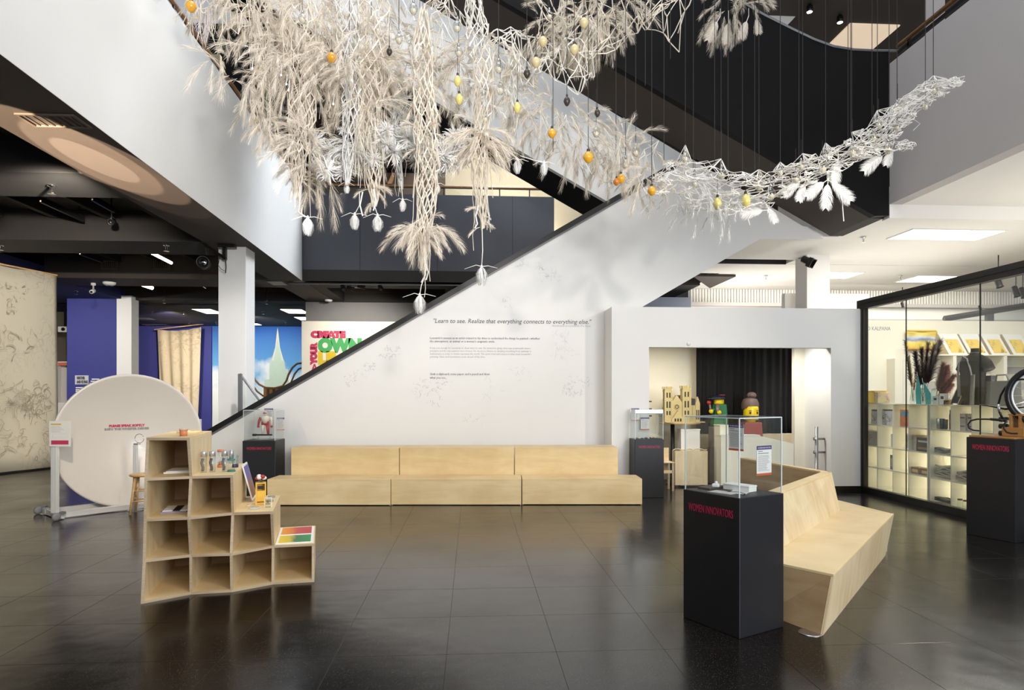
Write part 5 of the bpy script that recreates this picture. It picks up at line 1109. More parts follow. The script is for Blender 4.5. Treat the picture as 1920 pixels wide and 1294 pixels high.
# light pool on the soffit: added unseen narrow spots low behind the camera
TG = [(143, 285, 5.2, 42000, (1, .80, .58)), (206, 309, 5.0, 36000, (1, .80, .60)), (181, 302, 2.6, 44000, (1, .86, .68)), (262, 345, 4.6, 5000, (1, .8, .62)), (292, 360, 4.6, 2600, (1, .8, .62))]
for i, (px, py, an, pw_, col_) in enumerate(TG):
    spot('soffit_pool_spot', (-5.6, -2.6, .8), onZ(px, py, H), pw_, an, .12, col_, .01)
# ------------------------------------------------------------------ shop: cube shelving behind the glass
FROST = bpy.data.materials.new('frosted_back'); FROST.use_nodes = True; nt = FROST.node_tree; N = nt.nodes; L = nt.links
bs = N['Principled BSDF']; bs.inputs['Base Color'].default_value = (*lin((238, 234, 220)), 1); bs.inputs['Roughness'].default_value = .6
tr = N.new('ShaderNodeBsdfTranslucent'); tr.inputs[0].default_value = (*lin((244, 240, 226)), 1); mxs = N.new('ShaderNodeMixShader'); mxs.inputs[0].default_value = .65
L.new(bs.outputs[0], mxs.inputs[1]); L.new(tr.outputs[0], mxs.inputs[2]); L.new(mxs.outputs[0], N['Material Output'].inputs[0])
SHW = pmat('white_laminate', (226, 222, 206), .4, var=.02)
XS0, XS1 = 7.17, 7.55
zu = 1.595; ZR = [.075, .455, .835, 1.215, zu]
ycols = lambda pxs: [onX(p, 760, XS0).y for p in pxs]
U1 = ycols((1615.5, 1645, 1674, 1703.5, 1739)); U2 = ycols((1743.5, 1783, 1822, 1863, 1908))
def unit(Y, label):
    t = thing('cube_shelving', label, 'shelf', (XS0, Y[0], 0)); w = .009
    for z in ZR: MB().box((XS0, Y[-1] - w, z - w), (XS1, Y[0] + w, z + w)).build('shelf_board', SHW, t)
    for i, y in enumerate(Y):
        for k in range(4): MB().box((XS0, y - w, ZR[k] + w), (XS1, y + w, ZR[k + 1] - w)).build('side_panel' if i in (0, len(Y) - 1) else 'divider', SHW, t)
    for i in range(len(Y) - 1):
        for k in range(4): MB().box((XS1 - .012, Y[i + 1] + w, ZR[k] + w), (XS1 - .006, Y[i] - w, ZR[k + 1] - w)).build('back_panel', FROST, t)
    MB().box((XS0 + .02, Y[-1], 0), (XS1, Y[0], ZR[0] - w)).build('plinth', BLACKM, t)
    return t
unit(U1, 'white cube shelving behind the shop glass beside the corner post'); unit(U2, 'white cube shelving behind the shop glass next to the right edge pedestal')
PATG = printmat('black_white_print', (196, 192, 186), (40, 40, 42), 14, .44, .56, 5, 1.0); PATG2 = printmat('grey_leaf_print', (176, 168, 150), (120, 112, 98), 9, .44, .54, 4, .9)
def cell(U, c, r): return U[c + 1], U[c], ZR[r] + .0105     # y low (towards viewer), y high, z
def cbox(U, c, r, f0, f1, hgt, mat, label, cat='box', nm='gift_box', x0=.03, dx=.16, extra=None):
    y0, y1, z = cell(U, c, r); w = y1 - y0; a_ = y0 + w * (1 - f1) + .012; b_ = y1 - w * f0 - .012
    t = thing(nm, label, cat, (XS0 + x0, a_, z)); MB().box((XS0 + x0, a_, z), (XS0 + x0 + dx, b_, z + hgt)).build('body', mat, t, bevel=.004)
    if extra: MB().box((XS0 + x0 - .002, a_ + (b_ - a_) * .12, z + hgt * extra[0]), (XS0 + x0 - .0004, b_ - (b_ - a_) * .12, z + hgt * extra[1])).build('label', extra[2], t)
    return t
DKB = pmat('dark_brown_card', (70, 56, 46), .6); BRC = pmat('brown_card', (150, 120, 84), .7, var=.2, scale=20); BLU = pmat('sky_blue_card', (96, 150, 200), .5); ORG = pmat('orange_card', (206, 128, 96), .5, var=.2, scale=12); CHAR = pmat('charcoal_cloth', (74, 70, 62), .8, var=.2)
cbox(U1, 0, 3, .42, 1, .27, PATG, 'black and white patterned pouch in the first top cube', 'pouch', 'patterned_pouch', .05, .06, (.88, .98, BLACKM))
cbox(U1, 1, 3, .10, 1, .28, PATG, 'wide black and white patterned pouch in the second top cube', 'pouch', 'patterned_pouch', .05, .06, (.9, .98, BLACKM))
cbox(U1, 2, 3, .25, 1, .28, ORG, 'picture book with a blue cover stripe in the third top cube', 'book', 'picture_book', .05, .03, (.6, .9, BLU))
cbox(U1, 3, 3, .72, 1, .33, CHAR, 'dark folded bag standing in the fourth top cube', 'bag', 'folded_bag', .1, .2)
cbox(U1, 0, 2, .02, .9, .25, PATG2, 'grey leaf print box in the first cube of the second row', 'box', 'printed_box', .04, .2)
cbox(U1, 1, 2, .5, 1, .23, GREYW, 'plain grey box in the second cube of the second row', 'box', 'plain_box', .1, .2)
cbox(U1, 2, 2, .62, 1, .27, PAPER, 'white framed box with a dark outline in the third cube of the second row', 'box', 'framed_box', .04, .1, (.1, .9, PATG))
cbox(U1, 3, 2, .3, 1, .115, DKB, 'lower dark brown gift box in the fourth cube of the second row', 'box', 'gift_box', .03, .2, (.3, .6, BRC))
t = cbox(U1, 3, 2, .32, 1, .10, CHAR, 'upper dark grey gift box stacked on the brown one', 'box', 'gift_box', .03, .2, (.3, .6, GREYW)); t.location.z += .1165
cbox(U1, 3, 2, .02, .28, .25, PATG2, 'slim printed box standing beside the stacked gift boxes', 'box', 'printed_box', .05, .2)
cbox(U1, 1, 1, .62, 1, .25, GREYM, 'grey patterned carton in the second cube of the third row', 'box', 'carton', .05, .2, (.2, .8, PATG2))
cbox(U1, 3, 1, .02, .48, .11, BRC, 'first small brown box in the fourth cube of the third row', 'box', 'small_box', .03, .15, (.3, .7, PLY)); cbox(U1, 3, 1, .54, 1, .11, BRC, 'second small brown box in the fourth cube of the third row', 'box', 'small_box', .03, .15, (.3, .7, PLY))
# unit two
y0, y1, z = cell(U2, 0, 3); w = y1 - y0
for i, (f, r_, hh, l) in enumerate(((.15, .035, .16, 'first grey tumbler beside the dark bottle'), (.32, .035, .16, 'second grey tumbler beside the dark bottle'), (.48, .03, .15, 'third grey tumbler nearest the dark bottle'))):
    t = thing('tumbler', l, 'cup', (XS0 + .1, y1 - w * f, z)); MB().lathe([(.001, 0), (r_ * .8, 0), (r_, hh), (r_ * .9, hh), (r_ * .7, .01), (.001, .01)], 16).build('cup', GREYM if i else STEEL, t, True, world=False)
for f, hh, l in ((.70, .30, 'dark flask in the top cube of the second shelving'), (.90, .30, 'second dark flask at the cube side of the second shelving')):
    t = thing('flask', l, 'bottle', (XS0 + .12, y1 - w * f, z)); MB().lathe([(.001, 0), (.036, 0), (.036, hh * .72), (.03, hh * .82), (.001, hh * .82)], 18).build('body', DKB, t, True, world=False); MB().lathe([(.001, hh * .82), (.03, hh * .82), (.03, hh), (.001, hh)], 16).build('cap', BLACKM, t, True, world=False)
for i in range(2):
    for k in range(2):
        t = cbox(U2, 1, 3, .25 + i * .36, .58 + i * .36, .125, GREYW, '%s white mug box with print, %s of its stack' % (('left', 'right')[i], ('bottom', 'top')[k]), 'box', 'mug_box', .05, .12, (.45, .6, INK)); t.location.z += k * .1265
def cloth_pile(U, c, r, n, label, sc=1.0, mat=PATG2):
    y0, y1, z = cell(U, c, r); t = thing('folded_cloth', label, 'cloth', (XS0 + .05, (y0 + y1) / 2, z)); rr = random.Random(n + c)
    for i in range(n):
        hh = .028 * sc; w_ = (y1 - y0) * .42 * rr.uniform(.85, 1.0)
        def fn(u, v, i=i, w_=w_): return Vector((.0 + .22 * v, -w_ + 2 * w_ * u, i * hh + .022 + .018 * math.sin(u * 7 + i * 2) * math.sin(v * 4 + i) * sc + hh * .5))
        MB().grid(fn, 14, 6).build('fold', mat, t, True, world=False, solid=hh * .8)
cloth_pile(U2, 0, 1, 6, 'pile of folded leaf print cloths in the third row'); cloth_pile(U2, 1, 1, 5, 'second pile of folded leaf print cloths in the third row'); cloth_pile(U2, 0, 2, 2, 'flat grey felt cloth in the second row', 1.1, GREYM); cloth_pile(U2, 0, 0, 2, 'crumpled grey cloth in the bottom row', .9, CHAR)
y0, y1, z = cell(U2, 1, 0)
for i in range(3):
    t = thing('glass_jar', '%s small jar in the bottom row of the second shelving' % ('first', 'second', 'third')[i], 'jar', (XS0 + .08, y1 - (y1 - y0) * (.2 + .27 * i), z)); MB().lathe([(.001, 0), (.04, 0), (.04, .08), (.03, .1), (.001, .1)], 14).build('body', JAR, t, True, world=False); MB().lathe([(.001, .1), (.034, .1), (.034, .12), (.001, .12)], 14).build('lid', DKB, t, world=False)
# counter top things (z = zu + .01)
zc_ = zu + .0105
def cpt(px, X=7.34): q = onX(px, 760, X); return Vector((q.x, q.y, zc_))
q = cpt(1643); t = thing('yellow_basket', 'bright yellow plastic basket with a patterned side on the shop counter', 'basket', q)
a_, b_ = cpt(1628).y - q.y, cpt(1652).y - q.y; lo, hi = min(a_, b_), max(a_, b_)
MB().loft([(-.1, lo + .02, 0), (.1, lo + .02, 0), (.1, hi - .02, 0), (-.1, hi - .02, 0)], [(-.13, lo, .20), (.13, lo, .20), (.13, hi, .20), (-.13, hi, .20)]).build('tub', pmat('bright_yellow', (240, 206, 40), .4), t, world=False, bevel=.008)
MB().box((-.14, lo - .01, .2002), (.14, hi + .01, .225)).build('lid', YEL, t, world=False, bevel=.004); MB().box((-.125, lo - .10, .0), (.1, lo - .012, .2)).build('patterned_end', printmat('bright_print', (238, 220, 170), (190, 90, 160), 16, .42, .58, 6, .9), t, world=False, bevel=.006)
# vases with plumes
def plume(mb, base, tip, n, L_, rr, wid=.004, droop=.3):
    base = Vector(base); tip = Vector(tip); ax = tip - base; ln_ = ax.length; a0 = ax.normalized(); u = a0.orthogonal().normalized(); w = a0.cross(u)
    mb.tube([base, base.lerp(tip, .5), tip], [.004, .003, .001], 4)
    for i in range(n):
        f = rr.uniform(.30, 1.0); p = base.lerp(tip, f); an = rr.uniform(0, 2 * pi); d = (a0 * rr.uniform(.6, 1.2) + (u * math.cos(an) + w * math.sin(an)) * rr.uniform(.25, .7)).normalized(); l = L_ * rr.uniform(.5, 1.0) * (1.15 - .5 * f)
        p1 = p + d * l * .55; p2 = p + d * l + Vector((0, 0, -droop * l * .5)); s = d.orthogonal().normalized() * wid / 2
        mb.add([p - s, p + s, p1 + s * .8, p1 - s * .8, p2], [(0, 1, 2, 3), (3, 2, 4)])
rr = random.Random(21)
PLM = [pmat('plum_plume', (104, 78, 76), .9, var=.25, scale=30), pmat('rust_plume', (176, 96, 76), .9, var=.25, scale=30), pmat('tan_plume', (176, 146, 104), .9, var=.2, scale=30), pmat('navy_plume', (54, 62, 84), .9, var=.2, scale=30)]
def S3(px, py, X): return onX(px, py, X)
VAS = [(1713, 7.40, [((1697, 640), 3, 70, .12), ((1704, 668), 2, 60, .14), ((1718, 690), 2, 40, .12)], 'vase of tan and navy dried grass behind the glass seam'),
       (1730, 7.30, [((1716, 662), 0, 120, .20), ((1728, 655), 0, 120, .2), ((1740, 645), 0, 110, .2), ((1752, 648), 0, 110, .2), ((1763, 640), 0, 110, .2)], 'vase of plum coloured dried grass in the middle of the shop counter'),
       (1752, 7.36, [((1775, 690), 1, 130, .2), ((1787, 705), 1, 120, .18), ((1768, 684), 1, 110, .18), ((1783, 722), 1, 90, .16)], 'vase of rust red dried grass on the shop counter')]
for px, X, pl_, l in VAS:
    q = cpt(px, X); t = thing('grass_vase', l, 'vase', q)
    MB().lathe([(.001, 0), (.05, 0), (.06, .06), (.045, .16), (.038, .24), (.044, .26), (.040, .26), (.034, .24), (.04, .16), (.054, .06), (.001, .01)], 18).build('vase', JAR, t, True, world=False)
    for (tx, ty), mi_, n, L_ in pl_:
        tip = S3(tx, ty, X) - q; m = MB(); plume(m, (rr.uniform(-.01, .01), rr.uniform(-.01, .01), .05), tip, n * 11, L_, rr, .008); m.build('plume', PLM[mi_], t, world=False)
TUR = pmat('turquoise_card', (96, 196, 190), .5)
for px, ty, dx, X, l in ((1722, 704, 0, 7.24, 'upright turquoise pointed tag on the shop counter'), (1740, 716, .1, 7.22, 'leaning turquoise pointed tag on the shop counter')):
    q = cpt(px, X); hh = S3(px, ty, X).z - zc_; t = thing('turquoise_tag', l, 'tag', q)
    MB().prism([(0, -.055, 0), (0, .055, 0), (0, .07, hh * .5), (0, .02 + dx, hh), (0, -.05, hh * .5)], (.012, 0, 0)).build('tag', TUR, t, world=False); MB().tube([(0, .02 + dx, hh - .012), (-.01, .02 + dx, hh + .06)], .004, 6).build('loop', PAPER, t, world=False)
q = cpt(1768, 7.5); t = thing('patterned_bag', 'brown and white diamond patterned bag between the dried grasses', 'bag', q)
MB().loft([(-.03, -.12, 0), (.03, -.12, 0), (.03, .1, 0), (-.03, .1, 0)], [(-.01, -.18, .52), (.01, -.18, .52), (.01, .0, .6), (-.01, .0, .6)]).build('body', printmat('diamond_print', (220, 210, 196), (70, 52, 42), 26, .4, .6, 9, 1), t, world=False); MB().tube([(0, -.15, .5), (0, -.12, .62), (0, -.05, .6)], .008, 6).build('strap', DKB, t, True, world=False)
for i, (px, hh, l) in enumerate(((1757, .13, 'small white card box left of the chalkboard'), (1770, .17, 'white printed gift card stand beside the chalkboard'), (1778, .07, 'low tan box beside the chalkboard'))):
    q = cpt(px, 7.32); t = thing('gift_card', l, 'card', q); MB().box((-.03, -.06, 0), (.03, .06, hh)).build('box', (PAPER, PAPER, BRC)[i], t, world=False, bevel=.003); MB().box((-.032, -.03, hh * .5), (-.0305, .03, hh * .75)).build('mark', CHAR, t, world=False)
q = cpt(1791, 7.21); t = thing('chalkboard', 'small dark chalkboard on an easel before the mannequin', 'board', q); hh = S3(1795, 731, 7.3).z - zc_
MB().add([(-.0, -.11, 0.02), (-.0, .11, .02), (.10, .11, hh), (.10, -.11, hh), (.012, -.11, .02), (.012, .11, .02), (.112, .11, hh), (.112, -.11, hh)], [(0, 1, 2, 3), (7, 6, 5, 4), (0, 4, 5, 1), (1, 5, 6, 2), (2, 6, 7, 3), (3, 7, 4, 0)]).build('board', pmat('slate', (70, 72, 78), .6), t, world=False)
MB().tube([(.11, 0, hh + .04), (.16, 0, 0)], .006, 6).build('rear_leg', PINE, t, world=False); 
for s in (-.08, .08): MB().tube([(-.03, s, .0), (.105, s, hh + .05)], .006, 6).build('front_leg', PINE, t, world=False)
# mannequin torso with tote
q = cpt(1828, 7.42); t = thing('mannequin', 'dark torso mannequin wearing a charcoal shirt on the shop counter', 'mannequin', q)
hh = S3(1822, 654, 7.42).z - zc_; k_ = hh / .86
def ell(rx, ry, z, cx=0, cy=0, n=24): return [Vector((cx + rx * math.cos(2 * pi * i / n), cy + ry * math.sin(2 * pi * i / n), z)) for i in range(n)]
secs = [(.09, .13, 0), (.10, .15, .12), (.105, .16, .25), (.10, .165, .4), (.115, .19, .55), (.115, .20, .66), (.09, .17, .735), (.06, .085, .77), (.052, .06, .80), (.05, .058, .86)]
m = MB(); rings = [ell(a_ * k_, b_ * k_, z * k_) for a_, b_, z in secs]
for a_, b_ in zip(rings, rings[1:]): m.loft(a_, b_, False)
m.add(rings[-1], [tuple(range(24))]); m.build('torso', CHAR, t, True, world=False)
for s in (-1, 1): MB().tube([(0, s * .15 * k_, .68 * k_), (0, s * .22 * k_, .62 * k_), (0, s * .265 * k_, .53 * k_)], [.075 * k_, .08 * k_, .085 * k_], 14).build('sleeve', CHAR, t, True, world=False)
MB().tube([(c_.x, c_.y, .79 * k_) for c_ in ell(.056 * k_, .064 * k_, 0, n=16)], .012 * k_, 6, True).build('collar', GREYM, t, True, world=False)
q2 = q + Vector((-.13 * k_, 0, 0)); GRB = pmat('grey_canvas', (150, 146, 136), .9, var=.1, scale=8)
t = thing('tote_bag', 'grey and charcoal shoulder tote hanging on the mannequin', 'bag', q2)
MB().loft([(-.04, -.15 * k_, 0), (.0, -.15 * k_, 0), (.0, .13 * k_, 0), (-.04, .13 * k_, 0)], [(-.02, -.17 * k_, .46 * k_), (.0, -.17 * k_, .46 * k_), (.0, .19 * k_, .46 * k_), (-.02, .19 * k_, .46 * k_)]).build('body', GRB, t, world=False, bevel=.006)
MB().loft([(-.052, -.1 * k_, -.02), (-.041, -.1 * k_, -.02), (-.041, .05 * k_, -.02), (-.052, .05 * k_, -.02)], [(-.05, -.12 * k_, .66 * k_), (-.038, -.12 * k_, .66 * k_), (-.038, .08 * k_, .66 * k_), (-.05, .08 * k_, .66 * k_)]).build('front_panel', pmat('olive_charcoal', (66, 60, 50), .85), t, world=False)
MB().tube([(-.045, .12 * k_, .45 * k_), (-.05, .10 * k_, .60 * k_), (-.03, .04 * k_, .74 * k_), (-.045, -.06 * k_, .70 * k_), (-.05, -.13 * k_, .55 * k_), (-.045, -.15 * k_, .45 * k_)], .012 * k_, 8).build('strap', GREYW, t, True, world=False)
q = cpt(1882, 7.34); t = thing('canvas_tote', 'pale grey canvas tote standing right of the mannequin', 'bag', q); hh = S3(1882, 714, 7.34).z - zc_
MB().loft([(-.08, -.22, 0), (.08, -.22, 0), (.08, .16, 0), (-.08, .16, 0)], [(-.03, -.24, hh), (.05, -.24, hh), (.05, .2, hh), (-.03, .2, hh)]).build('body', GRB, t, world=False, bevel=.015); MB().tube([(-.03, -.12, hh), (-.05, -.10, hh + .08), (-.05, .06, hh + .08), (-.03, .1, hh)], .011, 8).build('handle', GREYW, t, True, world=False)
q = cpt(1850, 7.52); t = thing('cloth_roll', 'grey rolled cloth bag behind the mannequin arm', 'bag', q + Vector((0, 0, .33))); MB().box((-.03, -.12, -.3299), (.03, .06, .02)).build('bag', GRB, t, world=False, bevel=.01); MB().box((-.04, -.13, .0205), (.04, .07, .10)).build('flap', GREYM, t, world=False, bevel=.01)
# rear display wall: ledge with tilted prints, slat boards, mesh bag, lettering
YD = YSH - .42
zl = onY(1800, 664.5, YD).z; xl0 = onY(1752, 664, YD).x
t = thing('display_ledge', 'long cream display ledge with uprights on the shop rear wall', 'shelf', (xl0, YSH, zl))
MB().box((xl0, YD, zl - .03), (17, YSH - .001, zl)).build('ledge_board', CREAM, t, bevel=.003)
for px in (1791, 1886, 1985): x = onY(px, 700, YD).x; MB().box((x - .04, YD + .01, 0), (x + .04, YSH - .001, zl - .031)).build('upright', CREAM, t)
for k in range(9):
    z = zl - .16 - k * .19
    for a_, b_ in ((1752, 1787), (1795, 1882), (1890, 1980)):
        MB().box((onY(a_, 700, YD).x, YSH - .03, z - .075), (onY(b_, 700, YD).x, YSH - .002, z + .085)).build('slat', GREYW if k % 2 else SHW, t)
YPR = printmat('yellow_print', (238, 206, 112), (96, 74, 44), 5, .42, .58, 3.2, .9)
for i, (a_, b_) in enumerate(((1777, 1812), (1816, 1851), (1857, 1891), (1898, 1932))):
    x0, x1 = onY(a_, 660, YD + .1).x, onY(b_, 660, YD + .1).x; hh = onY(1790, 625, YD + .1).z - zl; w_ = x1 - x0
    t = thing('tilted_print', 'white tilted stand with a yellow print on the ledge, %s from the left' % ('first', 'second', 'third', 'fourth')[i], 'print', (x0, YD + .05, zl + .001)); sl = Vector((0, .22, hh))
    A_ = [Vector((0, 0, 0)), Vector((w_, 0, 0)), Vector((w_, 0, 0)) + sl + Vector((-.1, 0, 0)), sl + Vector((-.1, 0, 0))]
    MB().prism(A_, (0, .012, 0)).build('stand', PAPER, t, world=False); 
    e1 = (A_[1] - A_[0]); e2 = (A_[3] - A_[0]); P2 = lambda u, v: A_[0] + e1 * u + e2 * v + Vector((0, -.006, 0))
    MB().prism([P2(.17, .08), P2(.86, .08), P2(.86, .74), P2(.17, .74)], (0, .004, 0)).build('print', YPR, t, world=False)
    MB().add([A_[3] + Vector((0, .013, 0)), A_[0] + Vector((0, .013, 0)), Vector((0, .3, 0)), A_[3] + Vector((0, .06, 0))], [(0, 1, 2, 3)]).build('side_bracket', BEIGEW, t, world=False, solid=.004)
b0_ = onY(1701, 657, YSH - .06); b1_ = onY(1752, 622, YSH - .06)
t = thing('mesh_bag', 'yellow and blue printed bag pinned to the shop rear wall', 'bag', (b0_.x, YSH - .06, b0_.z)); w_ = b1_.x - b0_.x; h_ = b1_.z - b0_.z
MB().grid(lambda u, v: Vector((w_ * u + .1 * v * (u - .5), -.03 * math.sin(u * 9) * math.sin(v * 7) - .02, h_ * v)), 16, 12).build('bag', rampmat('yellow_blue_bag', [(0, (206, 110, 84)), (.15, (236, 206, 90)), (.42, (238, 214, 100)), (.55, (126, 140, 184)), (.68, (210, 214, 220)), (.8, (240, 216, 110)), (1, (236, 206, 96))], 2, nscale=5, namp=.25), t, True, world=False, solid=.02)
MB().box((-.01, -.055, h_), (w_ * 1.02, .03, h_ + .03)).build('top_hem', YEL, t, world=False)
t = thing('wall_lettering', 'grey D KALPANA lettering on the cream shop wall', 'lettering', onY(1625, 620, YSH)); M = Matrix.Translation((0, -.003, 0)) @ Matrix.Rotation(pi / 2, 4, 'X')
wd = onY(1669, 620, YSH).x - onY(1626, 620, YSH).x; text('D KALPANA', .125, INKL, M, t, width=wd, res=2)
t.location = onY(1626, 619.3, YSH)
tall = onY(1680, 700, YSH); t = thing('tall_cabinet', 'slim cream cabinet end standing against the shop wall', 'cabinet', (tall.x, YSH - .3, 0)); zz = onY(1690, 672, YSH - .3).z; MB().box((onY(1678, 700, YSH - .3).x, YSH - .3, 0), (onY(1693, 700, YSH - .3).x, YSH - .002, zz)).build('body', CREAM, t, bevel=.004); MB().box((onY(1693, 700, YSH - .3).x + .001, YSH - .27, .05), (onY(1695, 700, YSH - .3).x, YSH - .01, zz - .02)).build('door_edge', BEIGEW, t)
for px, py, z, l in ((1872, 530, 4.2, 'single black spot behind the shop glass under the bronze rail'), (1905, 548, 4.15, 'lower black spot at the right behind the shop glass'), (1918, 550, 4.15, 'black spot cut by the right picture edge'), (1838, 578, 4.2, 'small black spot beside the glass seam'), (1692, 572, 4.3, 'tiny black spot behind the first glass pane')):
    D_ = (z - EYE) * F / (HZ - py); 
    tspot(px, py, z, l, (.2, -.2, -1), False, 1.25 if px > 1850 else .7, 4.8)

# ------------------------------------------------------------------ play room behind the partition
# curtain
YCU = 13.0; c0_, c1_ = onY(1305, 650, YCU), onY(1490.5, 650, YCU); zc0 = onY(1400, 813, YCU).z
t = thing('black_curtain', 'tall black pleated curtain in the play room', 'curtain', (c0_.x, YCU, zc0))
rr = random.Random(2); ph = [rr.uniform(0, 6) for _ in range(4)]
MB().grid(lambda u, v: Vector((c0_.x + (c1_.x - c0_.x) * u, YCU + .028 * math.sin(u * 90 + ph[0] + 1.2 * math.sin(u * 13)) * (1 - .35 * v) + .02 * math.sin(u * 37 + ph[1]), zc0 + (3.15 - zc0) * v)), 220, 6).build('cloth', pmat('black_velvet', (19, 18, 19), .9, var=.2), t, True, solid=.004)
MB().tube([(c0_.x - .05, YCU, 3.16), (c1_.x, YCU, 3.16)], .015, 8).build('rod', BLACKM, t)
a_ = onY(1489, 700, 12.9); struct(MB().box((c0_.x, 12.75, 0), (c1_.x, 12.9, zc0 - .0)), 'wall_room_low', BEIGEW, 'beige low wall below the black curtain', 'wall')
# steel rail
RST = pmat('dull_steel', (138, 136, 134), .4, .5)
t = thing('steel_rail', 'upright brushed steel post with two rails beside the bright doorway', 'rail', (0, 0, 0)); q = onZ(1531.5, 890, 0); q = onY(1531, 800, 11.62); t.location = (q.x, q.y, 0)
MB().lathe([(.001, 0), (.05, 0), (.05, .012), (.03, .014), (.03, onY(1531, 800, 11.62).z), (.001, onY(1531, 800, 11.62).z)], 16).build('post', RST, t, True, world=False)
for py in (823, 848): z = onY(1531, py, 11.62).z; MB().tube([(0, 0, z), (.165, 0, z)], .020, 10).build('rail', RST, t, True, world=False); MB().tube([(-.035, 0, z), (-.055, 0, z)], .03, 10).build('boss', STEEL, t, True, world=False)
# table with the cathedral
YT = 12.55; q = onY(1261, 792, YT); zt_t = q.z
t = thing('round_table', 'round wooden pedestal table carrying the building model', 'table', (q.x, YT, 0)); rT = (onY(1316, 792, YT).x - onY(1236, 792, YT).x) / 2 * .92
cxT = onY(1279, 792, YT).x - q.x
MB().lathe([(.001, zt_t - .03), (rT, zt_t - .03), (rT + .006, zt_t - .015), (rT, zt_t), (.001, zt_t)], 36, Matrix.Translation((cxT, .15, 0))).build('tabletop', PINE, t, world=False)
MB().lathe([(.04, .031), (.04, zt_t - .031)], 16).build('pole', BLACKM, t, True, world=False); MB().lathe([(.001, 0), (.125, 0), (.12, .03), (.001, .031)], 24).build('foot', BLACKM, t, True, world=False)
BRK = pmat('tan_brick', (198, 182, 128), .5, var=.16, scale=30); BRKD = pmat('dark_roof_brick', (58, 44, 34), .5); BRKS = pmat('dark_window', (48, 40, 30), .6)  # dark tone for the model's windows and doors
Xp = lambda px: onY(px, 760, YT).x; Zp = lambda py: onY(1280, py, YT).z
z0_ = zt_t + .001
t = thing('brick_cathedral', 'tan toy brick model of a church with two towers on the round table', 'model', (Xp(1280), YT, z0_))
def cbx(x0, x1, z0, z1, y0=0.0, y1=.2, mat=BRK, nm='wall_block', par=t): MB().box((Xp(x0), YT + y0, z0), (Xp(x1), YT + y1, z1)).build(nm, mat, par)
for i, (x0, x1, pt) in enumerate(((1246.5, 1259, 730), (1280, 1294, 728))):
    zt = Zp(pt); tw = MB(); w_ = Xp(x1) - Xp(x0)
    tower = MB().box((Xp(x0), YT - .02, z0_), (Xp(x1), YT + w_, zt)).build('tower', BRK, t)
    for k in range(5):
        xx = Xp(x0) + w_ * (k / 4); MB().box((xx - .012, YT - .032, zt), (xx + .012, YT - .008, zt + .05)).build('pinnacle', BRK, tower); MB().box((xx - .012, YT + w_ - .012, zt), (xx + .012, YT + w_ + .012, zt + .05)).build('pinnacle', BRK, tower)
    for f, hh in ((.82, .10), (.52, .14), (.28, .08)):
        z = z0_ + (zt - z0_) * f
        for s in (.3, .7): MB().box((Xp(x0) + w_ * s - .014, YT - .0235, z - hh / 2), (Xp(x0) + w_ * s + .014, YT - .0202, z + hh / 2)).build('window', BRKS, tower)
    for f in (.2, .42, .68, .95): z = z0_ + (zt - z0_) * f; MB().box((Xp(x0) - .008, YT - .028, z - .008), (Xp(x1) + .008, YT + w_ + .008, z + .008)).build('string_course', BRK, tower)
    for s in (0, 1): MB().box((Xp(x0) + w_ * s - .012, YT - .034, z0_), (Xp(x0) + w_ * s + .012, YT - .0205, zt - .02)).build('buttress', BRK, tower)
cbx(1259.2, 1279.8, z0_, Zp(755), .0, .16, BRK, 'facade')
MB().prism([(Xp(1259.5), YT, Zp(755) + .001), (Xp(1279.5), YT, Zp(755) + .001), (Xp(1269), YT, Zp(741))], (0, .12, 0)).build('gable', BRK, t)
M = frame((Xp(1269), YT - .001, Zp(763)), (1, 0, 0), (0, -1, 0)); MB().lathe([(.001, .001), (.045, .001), (.045, .004), (.001, .004)], 20, M).build('rose_window', BRKS, t); MB().lathe([(.046, 0), (.058, 0), (.058, .012), (.046, .012), (.046, 0)], 20, M).build('rose_ring', BRK, t, True)
for k in range(8): an = k * pi / 4; MB().box((.005, -.004, .0045), (.044, .004, .008), M @ Matrix.Rotation(an, 4, 'Z')).build('rose_spoke', BRK, t)
MB().prism([(Xp(1258), YT - .06, z0_), (Xp(1281), YT - .06, z0_), (Xp(1281), YT - .06, z0_ + .06), (Xp(1269.5), YT - .06, Zp(770)), (Xp(1258), YT - .06, z0_ + .06)], (0, .058, 0)).build('portal', BRK, t)
for s in (1264.5, 1269.5, 1274.5): MB().box((Xp(s) - .016, YT - .064, z0_), (Xp(s) + .016, YT - .0602, z0_ + .075)).build('door', BRKS, t)
MB().prism([(Xp(1262), YT + .17, Zp(758)), (Xp(1300), YT + .17, Zp(758)), (Xp(1281), YT + .17, Zp(741))], (0, .3, 0)).build('nave_roof', BRKD, t)
cbx(1294.3, 1306, z0_, Zp(760), .08, .42, BRK, 'aisle'); MB().prism([(Xp(1294.3), YT + .08, Zp(760)), (Xp(1306), YT + .08, Zp(760)), (Xp(1306), YT + .08, Zp(748)), (Xp(1294.3), YT + .08, Zp(746))], (0, .34, 0)).build('aisle_roof', BRKD, t)
MB().prism([(Xp(1306.2), YT + .06, z0_), (Xp(1314.5), YT + .06, z0_), (Xp(1314.5), YT + .06, Zp(757)), (Xp(1310.5), YT + .06, Zp(744)), (Xp(1306.2), YT + .06, Zp(757))], (0, .1, 0)).build('transept', BRK, t)
for s in (1308.5, 1312): MB().box((Xp(s) - .01, YT + .056, z0_ + .05), (Xp(s) + .01, YT + .0598, z0_ + .24)).build('window', BRKS, t)
m = MB().box((Xp(1244), YT - .18, z0_), (Xp(1316), YT - .07, z0_ + .016)).build('base_plate', BRK, t)
